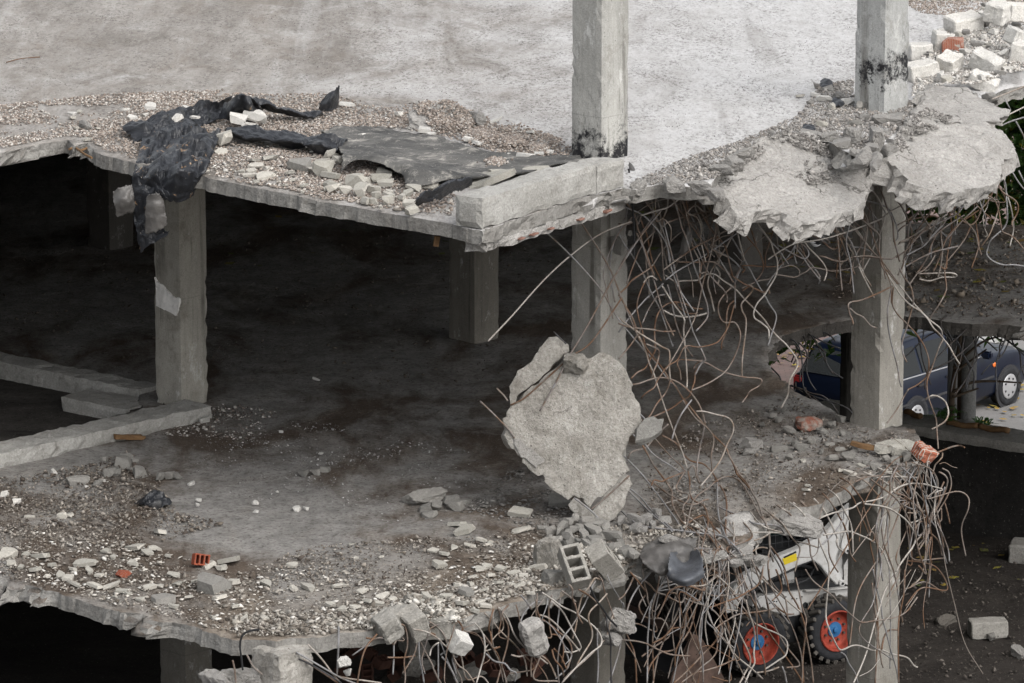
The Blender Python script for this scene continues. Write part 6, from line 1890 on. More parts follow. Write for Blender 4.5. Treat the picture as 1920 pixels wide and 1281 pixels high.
for (po, n_, p0_, n_n, sd_, lb) in (([(1330, 330), (1370, 285), (1465, 240), (1545, 252), (1600, 290), (1560, 300), (1470, 270), (1400, 310), (1360, 345)], 2600, P1, n1, 81, 'crushed concrete grains on the first drooping fragment'),
                                  ([(1500, 300), (1560, 310), (1580, 345), (1520, 350), (1480, 330)], 500, P1, n1, 82, 'patch of loose grains on the middle of the first drooping fragment'),
                                  ([(1668, 275), (1690, 240), (1735, 205), (1790, 225), (1770, 240), (1720, 255), (1690, 290)], 1500, P2, n2, 83, 'crushed concrete grains on the second drooping fragment')):
    P = on_plate(po, n_, p0_, n_n, sd_)
    scatter('rubble_crumbs', lb, 'rubble', P, np.random.RandomState(sd_).lognormal(-4.2, .6, len(P)).clip(.006, .08), CRU, seed=sd_)
# middle floor
DIRT = [(.12, .1, .085), (.18, .155, .13), (.09, .075, .065), (.26, .235, .205), (.34, .31, .275)]
ff = [(-10, 985), (120, 985), (260, 1010), (330, 1060), (460, 1080), (560, 1030), (760, 1010), (900, 1010), (960, 990), (1100, 985), (1160, 1000), (1160, 1060), (1090, 1078), (1000, 1100), (930, 1136), (820, 1158), (700, 1176), (600, 1190), (447, 1192), (233, 1142), (-10, 1080)]
P = sample(ff, 15000, ZM, 18, 0.9, 1.3, -0.05)
scatter('dirt_crumbs', 'brown dirt and mortar crumbs along the front of the middle floor', 'dirt', P + np.array([0, 0, 0.012]), np.random.RandomState(12).lognormal(-4.25, .6, len(P)).clip(.005, .075), DIRT + [(.42, .39, .35)], seed=13)
lf = [(-10, 900), (140, 880), (240, 850), (300, 905), (330, 960), (420, 985), (300, 1020), (150, 1010), (-10, 1010)]
P = sample(lf, 6500, ZM, 19, 0.9, 1.5, 0.0)
scatter('dirt_crumbs', 'dark brown clods on the left of the middle floor', 'dirt', P + np.array([0, 0, 0.012]), np.random.RandomState(13).lognormal(-4.1, .6, len(P)).clip(.006, .075), DIRT, seed=14)
ef = [(447, 1196), (600, 1194), (700, 1178), (830, 1160), (985, 1118), (1068, 1100), (1150, 1074), (1240, 1036), (1340, 1030), (1330, 990), (1200, 985), (1080, 1000), (1000, 1060), (900, 1090), (760, 1130), (640, 1150), (520, 1150), (430, 1160)]
P = sample(ef, 6000, ZM, 20, 0.8, 2.0, -0.1)
scatter('rubble_crumbs', 'pale crumbs thick on the torn front edge of the middle floor', 'rubble', P + np.array([0, 0, 0.015]), np.random.RandomState(14).lognormal(-3.95, .65, len(P)).clip(.008, .1), [(.36, .335, .295), (.46, .435, .395), (.25, .225, .195), (.31, .285, .255), (.18, .158, .135)], seed=15)
rf = [(1190, 985), (1210, 880), (1300, 800), (1420, 770), (1480, 740), (1560, 780), (1600, 800), (1700, 812), (1735, 845), (1690, 872), (1600, 905), (1440, 975), (1340, 1025)]
P = sample(rf, 6500, ZM, 21, 0.8, 1.6, 0.0)
scatter('dirt_crumbs', 'dark crumbs and grit on the right part of the middle floor', 'dirt', P + np.array([0, 0, 0.008]), np.random.RandomState(15).lognormal(-4.3, .65, len(P)).clip(.005, .06), DIRT + [(.3, .28, .26)], seed=16)
mf = [(400, 780), (520, 770), (640, 800), (900, 850), (960, 960), (800, 990), (420, 930), (340, 860)]
P = sample(mf, 2600, ZM, 22, 0.5, 1.5, 0.1)
scatter('grit', 'fine pale grit on the swept middle floor', 'grit', P, np.random.RandomState(16).gamma(1.8, .007, len(P)).clip(.006, .03), [(.3, .29, .28), (.2, .19, .18), (.5, .49, .48)], seed=17)
dk_ = [(960, 880), (1060, 900), (1120, 985), (1000, 990), (860, 960)]
P = sample(dk_, 1500, ZM, 23)
scatter('rubble_crumbs', 'grey flat crumbs left of the hanging chunk', 'rubble', P, np.random.RandomState(17).gamma(2.2, .014, len(P)).clip(.012, .08), [(.2, .19, .18), (.26, .25, .235), (.15, .14, .13)], (0.25, 0.5), seed=18)
bk = [(300, 745), (520, 770), (480, 830), (300, 815)]
P = sample(bk, 1800, ZM, 24, 0.5, 2.0, -0.1)
scatter('rubble_crumbs', 'white crumbs at the foot of the left column', 'rubble', P, np.random.RandomState(18).gamma(2.2, .009, len(P)).clip(.008, .05), [(.5, .48, .45), (.2, .17, .15), (.12, .1, .09)], seed=19)
far = [(400, 360), (1060, 470), (1060, 620), (1500, 600), (1900, 590), (1900, 440), (1500, 440), (1200, 400), (840, 480), (400, 640), (150, 520), (0, 600), (0, 640), (290, 700), (600, 700), (1000, 680), (900, 640)]
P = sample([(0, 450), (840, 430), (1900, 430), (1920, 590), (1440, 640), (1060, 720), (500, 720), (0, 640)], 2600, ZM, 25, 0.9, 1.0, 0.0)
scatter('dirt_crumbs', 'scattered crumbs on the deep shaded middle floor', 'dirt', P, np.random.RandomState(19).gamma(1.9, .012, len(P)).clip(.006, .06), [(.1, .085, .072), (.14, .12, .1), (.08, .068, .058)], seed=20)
P = sample([(1560, 440), (1920, 436), (1920, 600), (1700, 588), (1560, 560)], 3200, ZM, 33, .8, 1.5, -.1)
scatter('dirt_crumbs', 'brown earthy clods on the far right of the middle floor', 'dirt', P + np.array([0, 0, .012]), np.random.RandomState(33).lognormal(-3.9, .65, len(P)).clip(.01, .11), [(.15, .12, .095), (.22, .185, .15), (.1, .08, .065), (.3, .27, .235)], seed=33)
# ground: dark litter and fallen leaves
P = sample([(1180, 1281), (1180, 1200), (1600, 1180), (1720, 1010), (1920, 1015), (1920, 1281)], 2000, ZG, 26)
scatter('dirt_crumbs', 'dark litter on the ground floor earth', 'dirt', P + np.array([0, 0, 0.03]), np.random.RandomState(20).gamma(2.0, .012, len(P)).clip(.01, .07), [(.05, .044, .039), (.08, .07, .062), (.12, .107, .095)], seed=21)
def leaves(name, label, P, pal, size, seed):
    rs = random.Random(seed)
    bm = bmesh.new()
    lay = bm.verts.layers.float_color.new('col')
    for p in P:
        c = rs.choice(pal)
        a = rs.uniform(0, 6.28); s = size * rs.uniform(.6, 1.3)
        d = Vector((math.cos(a), math.sin(a), rs.uniform(-.15, .15))) * s; e = Vector((-d.y, d.x, rs.uniform(-.2, .2) * s)) * 0.35
        q = Vector(p) + UP * 0.02
        vs_ = [bm.verts.new(q - d * 0.5), bm.verts.new(q + e * 0.9), bm.verts.new(q + d * 0.55), bm.verts.new(q - e * 0.9)]
        for x in vs_: x[lay] = (*[v * rs.uniform(.8, 1.1) for v in c], 1)
        bm.faces.new(vs_)
    return tag(put(name, bm, M['attr']), label, 'leaves', None, 'stuff')
P = list(sample([(1720, 432), (1915, 440), (1915, 560), (1600, 560), (1400, 470)], 60, ZM, 27)) + list(sample([(1700, 1010), (1920, 1010), (1920, 1100), (1720, 1100)], 25, ZG, 28)) + list(sample([(1180, 350), (1480, 430), (1480, 480), (1180, 470)], 22, ZM, 29)) + list(sample([(420, 400), (840, 420), (830, 520), (420, 520)], 10, ZM, 30))
leaves('fallen_leaves', 'yellow and olive leaves fallen on the shaded floors', P, [(.32, .27, .06), (.22, .22, .07), (.25, .17, .06), (.14, .16, .05)], 0.13, 3)
P = list(sample([(1440, 600), (1575, 600), (1575, 690), (1460, 690)], 40, ZS + .13, 31)) + list(sample([(1780, 740), (1920, 700), (1920, 830), (1800, 790)], 45, ZS + .02, 32))
leaves('fallen_leaves', 'yellow leaves fallen on the street and pavement by the car', P, [(.42, .3, .08), (.36, .24, .08)], 0.15, 4)
# ------------------------------------------------------------------ retaining wall, posts, logs
w0, w1 = atz(1580, 778, 1.22), atz(2040, 853, 1.22)
wd_ = (w1 - w0).normalized(); wn = Vector((-wd_.y, wd_.x, 0))
if wn.y < 0: wn = -wn
M['wallface'] = mat_soil('dark_wall_face', (0.02, 0.019, 0.018), (0.035, 0.033, 0.031))  # near-black mottled wall face
RW = empty('retaining_wall', 'low dark retaining wall with a grey coping, street and blue car behind it', 'wall', None, (0, 0, 0))
a0, a1 = w0 - wd_ * 0.6, w1 + wd_ * 8
put('wall', prism_bm([Vector((p.x, p.y, ZS)) for p in (a0 + wn * .03, a1 + wn * .03, a1 + wn * .5, a0 + wn * .5)], Vector((0, 0, 1.10 - ZS))), M['wallface'], RW)
beam(Vector((a0.x, a0.y, 1.102)), Vector((a1.x, a1.y, 1.102)), wn, 0.62, 0.12, M['grey'], 'coping', RW, 41.0, 0.008)
M['pipe'] = flat('galvanised_post', (0.3, 0.3, 0.295), 0.6, 0.3, 0.4, 0.25, 6)
M['pole'] = concrete('grey_post_concrete', (0.27, 0.27, 0.265), (0.36, 0.36, 0.35), (0.2, 0.2, 0.19), 3, 0.3, 50)
for (x, r, m, lb, Y) in ((1817, .092, 'pole', 'thick round grey post behind the retaining wall, holding the far floor', 10.6), (1786, .06, 'pipe', 'thinner steel post just left of the thick round one', 10.8)):
    c = aty(x, 700, Y)
    bm = lathe_bm([(r * 1.25, -1.2 + 0.0), (r * 1.25, -1.17), (r, -1.165), (r, 0.6), (r * 1.015, 0.61), (r * 1.015, 0.63), (r, 0.64), (r, 3.1), (r * 1.3, 3.105), (r * 1.3, 3.17)], 28, None, 'Z', (0, 0, 0))
    o = tag(put('round_post', bm, M[m], None, True), lb, 'post')
    o.location = (c.x, c.y, 0)
for i, (xa, ya, xb, yb, lb) in enumerate(((1698, 772, 1727, 781, 'short brown log lying on the wall coping beside the right column'), (1776, 793, 1834, 800, 'brown log on the wall coping below the round posts'), (1836, 800, 1892, 809, 'longest flat brown log on the wall coping, right of the others'))):
    pa_, pb2 = atz(xa, ya, 1.26), atz(xb, yb, 1.26)
    P = [pa_.lerp(pb2, t) + Vector((0, 0, 0.012 * math.sin(t * 7 + i))) for t in (0, .2, .4, .6, .8, 1)]
    o = tag(put('log', tube_bm(P, 0.035, 9, 0.04, ribs=0.12), M['wood'], None, True), lb, 'log')

# ------------------------------------------------------------------ skid steer loader
M['loader'] = concrete('loader_paint', (0.48, 0.48, 0.475), (0.56, 0.56, 0.555), (0.36, 0.35, 0.33), 3, 0.08, 90, 0, False)
k = NB('loader_paint_dirty')
col = k.mix(k.ramp(k.noise(2.5, 8, 0.7), 0.4, 0.7), (0.5, 0.5, 0.495), (0.4, 0.395, 0.38))
col = k.mix(k.ramp(k.noise(7, 9, 0.8), 0.52, 0.66, 0, 0.7), col, (0.2, 0.18, 0.155))
col = k.mix(k.ramp(k.noise(40, 4, 0.8, k.scaled((1, 1, 3))), 0.62, 0.7, 0, .7), col, (0.1, 0.09, 0.08))
zz = k.sep()[2]
col = k.mix(k.math('MULTIPLY', k.ramp(zz, 1.05, 0.45), k.ramp(k.noise(5, 8, 0.7), 0.35, 0.65, 0.1, .75)), col, (0.17, 0.15, 0.13))
M['loader'] = k.out(col, 0.55, 0, 0.4)
M['ldark'] = flat('loader_black', (0.022, 0.023, 0.025), 0.55, 0.1, 0.4, 0.3, 8)
M['tyre'] = flat('muddy_tyre', (0.085, 0.078, 0.07), 0.9, 0, 0.2, 0.5, 12)
M['tyreside'] = flat('tyre_sidewall', (0.02, 0.021, 0.024), 0.75, 0, 0.3, 0.6, 14)
M['rim'] = flat('orange_red_rim', (0.27, 0.042, 0.024), 0.65, 0, 0.3, 0.5, 12)
M['hub'] = flat('blue_hub', (0.02, 0.11, 0.26), 0.5, 0, 0.4, 0.2, 9)
M['yellow'] = flat('yellow_decal', (0.6, 0.46, 0.02), 0.5, 0, 0.4, 0.15, 9)
M['rustplate'] = flat('rusty_bucket', (0.15, 0.1, 0.08), 0.7, 0.3, 0.4, 0.55, 7)
RH = 0.378
h1, h2 = atz(1428, 1208, RH), atz(1573, 1184, RH)
f_ = (h1 - h2); WB = f_.length; f_.normalize()
lv = Vector((-f_.y, f_.x, 0))
O_ = (h1 + h2) / 2; O_.z = 0
LD = empty('skid_steer_loader', 'white skid steer loader with red wheels parked below the floor, behind hanging bars', 'loader', None, O_, math.atan2(f_.y, f_.x))
def lo(x, y, y0):
    p = atp(x, y, O_ + lv * y0, lv)
    d = p - O_
    return Vector((d.dot(f_), y0, d.z))
def lpoly(s, y0, sc=3.65, ox=1320, oy=930):
    return [lo(x, y, y0) for x, y in zc(sc, ox, oy, s)]
def lput(name, bm, m, parent=None, smooth=False):
    return put(name, bm, M[m], parent or LD, smooth)
arm_s = "1130,40 1010,62 940,122 865,215 780,282 640,362 540,402 440,458 350,505 275,545 212,622 170,690 140,760 152,806 205,794 262,705 330,642 392,602 460,566 560,522 640,484 700,457 750,442 800,480 860,560 905,606 950,612 945,560 905,490 895,425 930,388 985,385 1060,380 1150,330"
ap = lpoly(arm_s, -0.06)
bm = prism_bm(ap, Vector((0, -0.10, 0)))
bmesh.ops.bevel(bm, geom=[e for e in bm.edges if len(e.link_faces) == 2 and e.calc_face_angle(0) > 1.2], offset=0.008, segments=2, affect='EDGES')
arm = lput('lift_arm', bm, 'loader')
lput('lift_arm', prism_bm([p + Vector((0, -1.36, 0)) for p in ap], Vector((0, -0.10, 0))), 'loader')
lput('decal', prism_bm(lpoly("536,430 632,393 638,440 552,472", -0.055), Vector((0, -0.004, 0))), 'yellow', arm)
lput('trim_strip', prism_bm(lpoly("545,418 630,378 634,388 549,428", -0.054), Vector((0, -0.005, 0))), 'ldark', arm)
lput('trim_strip', prism_bm(lpoly("400,598 470,560 560,520 640,481 740,440 742,447 640,490 560,530 470,572 405,606", -0.053), Vector((0, -0.006, 0))), 'ldark', arm)
for q in ("975,372", "940,595"):
    c = lpoly(q, -0.055)[0]
    lput('pivot_pin', lathe_bm([(0.0, .025), (.035, .025), (.04, .01), (.04, -.02)][::-1], 16, None, 'Y', c), 'loader', arm)
    lput('pivot_bolt', lathe_bm([(0.0, .04), (.014, .04), (.014, .02)][::-1], 10, None, 'Y', c), 'ldark', arm)
# cross tube between the arms at the front
c = lpoly("190,720", -0.1)[0]
lput('cross_tube', tube_bm([Vector((c.x, -0.14, c.z)), Vector((c.x, -1.44, c.z))], 0.05, 12), 'loader')
# body
bp = lpoly("380,690 440,680 560,662 700,648 850,642 1010,622 1130,610 1140,690 1010,694 930,690 860,706 800,742 760,775 700,796 640,822 580,828 520,806 470,796 420,800 330,760", -0.30)
bm = prism_bm(bp, Vector((0, -1.0, 0)))
bmesh.ops.bevel(bm, geom=[e for e in bm.edges if len(e.link_faces) == 2 and e.calc_face_angle(0) > 0.9], offset=0.012, segments=2, affect='EDGES')
body = lput('body', bm, 'loader')
for q in ("480,722 497,722", "602,704", "635,703", "670,690", "788,683", "560,690", "450,735", "742,762"):
    for c in lpoly(q, -0.298): lput('bolt_hole', lathe_bm([(.0, .004), (.008, .004), (.008, -.002)][::-1], 8, None, 'Y', c), 'ldark', body)
c = lpoly("692,748", -0.298)[0]
lput('axle_port', lathe_bm([(.0, .0), (.018, .002), (.022, .008), (.034, .008), (.034, -.004)][::-1], 18, None, 'Y', c), 'ldark', body)
lput('ledge', prism_bm(lpoly("695,655 850,648 1010,630 1010,622 850,640 700,648", -0.25), Vector((0, -0.06, 0))), 'loader', body)
lput('chain_case', prism_bm(lpoly("400,800 640,822 760,775 800,900 760,990 560,1000 420,980", -0.34), Vector((0, -0.92, 0))), 'ldark')
lput('engine_bay', prism_bm(lpoly("395,612 470,575 640,492 750,452 810,500 890,602 1010,600 1010,640 850,655 560,668 430,682", -0.36), Vector((0, -0.88, 0))), 'ldark')
lput('side_box', prism_bm(lpoly("535,545 618,510 618,592 540,606", -0.30), Vector((0, -0.08, 0))), 'loader')
lput('hydraulic_cylinder', tube_bm(lpoly("660,470 760,500", -0.22) + lpoly("880,560", -0.22), 0.022, 10), 'ldark')
lput('hose', tube_bm(lpoly("640,600 720,560 760,480 800,500", -0.2), 0.012, 8), 'black' if False else 'ldark')
lput('rear_upright', prism_bm(lpoly("1010,380 1140,300 1150,640 1010,620 960,600 955,480", -0.28), Vector((0, -0.12, 0))), 'loader')
# cab: posts, roof and mesh screens
x0, x1 = lo(1395, 1090, -0.3).x, lo(1565, 1000, -0.3).x
x0, x1 = max(x0, x1), min(x0, x1)
zb, zt = 0.95, 2.02
cab = lput('cab', bmesh.new(), 'ldark')
bm = bmesh.new()
for xx in (x0, x1):
    for yy in (-0.34, -1.26):
        add_box(bm, xx, yy, (zb + zt) / 2, 0.07, 0.07, zt - zb)
add_box(bm, (x0 + x1) / 2, -0.8, zt + 0.035, abs(x1 - x0) + 0.12, 1.02, 0.07)
add_box(bm, (x0 + x1) / 2, -0.8, zb - 0.02, abs(x1 - x0) + 0.12, 1.0, 0.06)
bm.to_mesh(cab.data); bm.free()
for yy in (-0.33, -1.27):
    bm = bmesh.new()
    n = 14
    for i in range(1, n): add_box(bm, x1 + (x0 - x1) * i / n, yy, (zb + zt) / 2, 0.008, 0.008, zt - zb)
    for i in range(1, 12): add_box(bm, (x0 + x1) / 2, yy + 0.009, zb + (zt - zb) * i / 12, abs(x0 - x1), 0.008, 0.008)
    lput('mesh_screen', bm, 'ldark', cab)
M['cabglass'] = flat('tinted_glass', (0.02, 0.045, 0.04), 0.12, 0, 0.5, 0.2, 2)
bm = bmesh.new(); add_box(bm, (x0 + x1) / 2, -1.20, (zb + zt) / 2, abs(x1 - x0) - 0.1, 0.01, zt - zb - 0.06); lput('window', bm, 'cabglass', cab)
bm = bmesh.new(); add_box(bm, (x0 + x1) / 2 - 0.05, -0.8, zb + 0.25, 0.5, 0.5, 0.12); add_box(bm, x1 + 0.16, -0.8, zb + 0.55, 0.12, 0.5, 0.6); lput('seat', bm, 'ldark', cab)
# wheels
def wheel(cx, y0, side):
    r, wdt = RH, 0.27
    s = side
    t = lput('wheel', lathe_bm([(0.235, -0.02 * s), (0.30, 0.0 * s), (0.345, -0.025 * s), (0.352, -0.05 * s), (0.352, -(wdt - 0.05) * s), (0.345, -(wdt - .025) * s), (0.30, -wdt * s), (0.235, -(wdt - 0.02) * s)], 36, None, 'Y', (0, 0, 0), False), 'tyreside', None, True)
    t.location = (cx, y0, RH)
    bm = bmesh.new()
    n = 22
    for k_ in range(n):                                  # chevron lugs
        for half in (0, 1):
            a = 2 * math.pi * (k_ + 0.5 * half) / n
            R_ = Matrix.Rotation(-a, 3, 'Y') @ Matrix.Rotation(math.radians(28 if half else -28), 3, 'X')
            yc = -s * (0.075 if half else wdt - 0.075)
            c = Matrix.Rotation(-a, 3, 'Y') @ Vector((0.355, 0, 0))
            vs_ = add_box(bm, c.x, yc, c.z, 0.046, 0.145, 0.045, R_)
    bmesh.ops.bevel(bm, geom=bm.edges[:], offset=0.006, segments=1, affect='EDGES')
    lput('tread', bm, 'tyre', t)
    rim = lput('rim', lathe_bm([(0.236, -0.012 * s), (0.228, 0.004 * s), (0.218, -0.004 * s), (0.205, -0.05 * s), (0.185, -0.10 * s), (0.17, -0.105 * s), (0.06, -0.085 * s), (0.0, -0.085 * s)], 36, None, 'Y', (0, 0, 0), False), 'rim', t, True)
    lput('hub', lathe_bm([(0.088, -0.095 * s), (0.086, -0.078 * s), (0.05, -0.074 * s), (0.034, -0.072 * s), (0.030, -0.05 * s), (0.016, -0.046 * s), (0.0, -0.046 * s)], 24, None, 'Y'), 'hub', t)
    if s < 0: lput('drum', lathe_bm([(0.0, 0.21), (0.26, 0.21), (0.26, 0.19)][::-1], 28, None, 'Y'), 'ldark', t)
    if s > 0:
        for k_ in range(8):
            a = 2 * math.pi * (k_ + .5) / 8
            lput('wheel_nut', lathe_bm([(0.013, -0.10 * s), (0.013, -0.068 * s), (0.0, -0.068 * s)], 8, None, 'Y', (0.128 * math.cos(a), 0, 0.128 * math.sin(a))), 'tyre', t)
for cx in (WB / 2, -WB / 2):
    wheel(cx, 0.0, 1)
    wheel(cx, -1.62, -1)
# bucket
bk_ = lpoly("1300,1188 1316,1196 1326,1214 1358,1272 1352,1300 1250,1302 1262,1262 1288,1222", 0.06, 1, 0, 0)
bucket = lput('bucket', prism_bm(bk_, Vector((0, -0.025, 0))), 'rustplate')
lput('side_plate', prism_bm([p + Vector((0, -1.72, 0)) for p in bk_], Vector((0, -0.025, 0))), 'rustplate', bucket)
tp = [bk_[0], bk_[1], bk_[1] - Vector((0, 0, 0.10)), bk_[0] - Vector((0, 0, 0.12))]
lput('top_bar', prism_bm([p + Vector((0, -0.028, 0)) for p in tp], Vector((0, -1.688, 0))), 'rustplate', bucket)
bt_ = [bk_[0] - Vector((0, 0, 0.12)), bk_[1] - Vector((0, 0, 0.10)), bk_[6] + Vector((0.06, 0, 0)), bk_[6]]
lput('back_plate', prism_bm([p + Vector((0, -0.03, 0)) for p in bt_], Vector((0, -1.684, 0))), 'ldark', bucket)

# ------------------------------------------------------------------ dark blue estate car on the street
M['carblue'] = flat('dark_blue_paint', (0.004, 0.0075, 0.019), 0.3, 0.0, 0.4, 0.15, 2)
M['glass'] = flat('car_glass', (0.008, 0.009, 0.009), 0.1, 0, 0.35, 0.1, 2)
M['rearglass'] = flat('tinted_reflective_glass', (0.3, 0.34, 0.36), 0.1, 0.9, 0.6, 0.1, 2)
M['chrome'] = flat('hubcap_silver', (0.5, 0.5, 0.51), 0.35, 0.5, 0.5, 0.1, 6)
M['amber'] = flat('amber_lamp', (0.75, 0.17, 0.03), 0.3, 0, 0.5, 0.1, 6)
M['redlamp'] = flat('red_lamp', (0.3, 0.02, 0.02), 0.3, 0, 0.5, 0.1, 6)
M['trim'] = flat('car_trim', (0.03, 0.03, 0.033), 0.6, 0, 0.4, 0.2, 6)
CAR = empty('parked_car', 'dark blue estate car parked on the street, seen through the hole in the floor', 'car', None, (carp.x, carp.y, ZS), math.atan2(hd.y, hd.x))
def cput(name, bm, m, parent=None, smooth=False): return put(name, bm, M[m], parent or CAR, smooth)
ST = [(-3.62, .38, .80, .82, .76, .62), (-3.56, .26, .93, .97, .81, .64), (-3.40, .22, .955, 1.27, .84, .62), (-3.28, .2, .955, 1.40, .845, .60), (-3.0, .2, .95, 1.445, .85, .60), (-2.2, .19, .94, 1.475, .86, .60), (-1.5, .19, .93, 1.465, .86, .60),
      (-1.15, .19, .925, 1.42, .86, .59), (-.85, .19, .92, 1.23, .86, .63), (-.55, .19, .915, 1.02, .86, .68), (-.4, .19, .905, .945, .855, .66), (.2, .2, .86, .89, .845, .62), (.6, .22, .78, .80, .81, .58), (.82, .28, .66, .68, .72, .5), (.9, .38, .56, .57, .6, .42)]
cw_ = 0.86
def ring_(st):
    x, zb_, be, zr_, wb, wr = st
    h = [(wb * .90, zb_), (wb * .985, zb_ + .1), (wb * 1.0, (zb_ + be) * .55), (wb * .985, be - .04), (wb * .955, be), (wr + .03, zr_ - .035), (wr - .05, zr_)]
    return [Vector((x, y + cw_, z)) for y, z in [(-a, b) for a, b in h] + [(0, zr_ + .018)] + [(a, b) for a, b in h[::-1]]]
bm = bmesh.new()
prev = None
for st in ST:
    rv = [bm.verts.new(p) for p in ring_(st)]
    if prev:
        for i in range(len(rv)): bm.faces.new((prev[i], prev[(i + 1) % len(rv)], rv[(i + 1) % len(rv)], rv[i]))
    else: bm.faces.new(rv)
    prev = rv
bm.faces.new(prev[::-1])
bmesh.ops.recalc_face_normals(bm, faces=bm.faces)
cbody = cput('body', bm, 'carblue', None, True)
def stat(x):
    for a, b in zip(ST, ST[1:]):
        if a[0] <= x <= b[0]:
            t = (x - a[0]) / (b[0] - a[0])
            return tuple(a[i] + (b[i] - a[i]) * t for i in range(6))
def sidept(x, t, s, off=0.008):
    r_ = ring_((x,) + stat(x)[1:])
    p, q = r_[4], r_[5]
    v_ = p.lerp(q, t)
    v_.y = v_.y - off if s < 0 else 2 * cw_ - v_.y + off
    return v_
for s in (-1, 1):
    for (xa, xb) in ((-3.22, -2.45), (-2.38, -1.62), (-1.54, -0.80)):
        n = 5
        bot = [sidept(xa + (xb - xa) * i / n, .07, s) for i in range(n + 1)]
        top = [sidept(xb + (xa - xb) * i / n, .90, s) for i in range(n + 1)]
        g_ = cput('side_window', prism_bm(bot + top, Vector((0, -.004 * s * -1, 0))), 'glass')
    bm = bmesh.new()
    for (xa, xb) in ((-3.2, -.7),):
        P = [sidept(xa + (xb - xa) * i / 10, .02, s, .014) for i in range(11)]
        tube_bm(P, .010, 6, .1, bm)
    cput('window_strip', bm, 'chrome')
    cput('side_moulding', tube_bm([Vector((x, cw_ + s * (stat(x)[4] * 1.0 + .006), .55)) for x in (-3.3, -2.6, -1.8, -1.0, -.45)], .022, 6, .1), 'trim')
    cput('roof_rail', tube_bm([Vector((x, cw_ + s * (stat(x)[5] - .04), stat(x)[3] + .05)) for x in (-3.1, -2.5, -1.9, -1.3)], .014, 6, .1), 'trim')
    for x in (-1.72, -2.5):
        bm = bmesh.new(); add_box(bm, x, cw_ + s * .865, .80, .17, .03, .04); bmesh.ops.bevel(bm, geom=bm.edges[:], offset=.01, segments=2, affect='EDGES')
        cput('door_handle', bm, 'trim')
    bm = bmesh.new(); add_box(bm, -.78, cw_ + s * .95, .98, .12, .18, .13); bmesh.ops.bevel(bm, geom=bm.edges[:], offset=.03, segments=2, affect='EDGES')
    cput('wing_mirror', bm, 'carblue')
    cput('indicator', lathe_bm([(0.0, s * .012), (.03, s * .01), (.042, 0), (.042, -s * .01)][::-1], 16, None, 'Y', (-.42, cw_ + s * .862, .74)), 'amber')
    bm = bmesh.new(); add_box(bm, -3.55, cw_ + s * .70, .80, .1, .2, .26); bmesh.ops.bevel(bm, geom=bm.edges[:], offset=.03, segments=2, affect='EDGES')
    cput('tail_lamp', bm, 'redlamp')
    for x in (0.0, -2.65):
        bm = lathe_bm([(0.0, s * .004), (.36, s * .004), (.36, -s * .02)][::-1], 32, None, 'Y', (x, cw_ + s * .862, .30))
        cput('wheel_arch', bm, 'trim')
        t = cput('wheel', lathe_bm([(.2, s * .03), (.26, s * .045), (.305, s * .03), (.312, -s * .02), (.305, -s * .16), (.2, -s * .16)], 36, None, 'Y', (0, 0, 0), False), 'tyreside', None, True)
        t.location = (x, cw_ + s * .845, .312)
        bm = lathe_bm([(.205, s * .035), (.195, s * .045), (.15, s * .04), (.06, s * .055), (0, s * .058)], 32, None, 'Y')
        hc = cput('hubcap', bm, 'chrome', t, True)
        for k_ in range(7 if s < 0 else 0):
            a = 2 * math.pi * k_ / 7
            cput('vent_hole', lathe_bm([(0.0, s * .052), (.018, s * .051), (.018, s * .03)][::-1], 10, None, 'Y', (.135 * math.cos(a), 0, .135 * math.sin(a))), 'trim', hc)
rw = [Vector((-3.545, cw_ - .66, 1.0)), Vector((-3.545, cw_ + .66, 1.0)), Vector((-3.335, cw_ + .56, 1.345)), Vector((-3.335, cw_ - .56, 1.345))]
cput('rear_window', prism_bm([p + Vector((-.018, 0, .008)) for p in rw], Vector((.006, 0, 0))), 'rearglass')
bm = bmesh.new(); add_box(bm, -3.62, cw_, .42, .12, 1.5, .2); bmesh.ops.bevel(bm, geom=bm.edges[:], offset=.04, segments=3, affect='EDGES'); cput('rear_bumper', bm, 'trim')
bm = bmesh.new(); add_box(bm, -3.60, cw_, .72, .02, .52, .11); cput('number_plate', bm, 'chrome')
ws = [Vector((-.52, cw_ - .66, .985)), Vector((-.52, cw_ + .66, .985)), Vector((-1.1, cw_ + .56, 1.40)), Vector((-1.1, cw_ - .56, 1.40))]
cput('windscreen', prism_bm([p + Vector((.012, 0, .02)) for p in ws], Vector((.004, 0, .004))), 'glass')

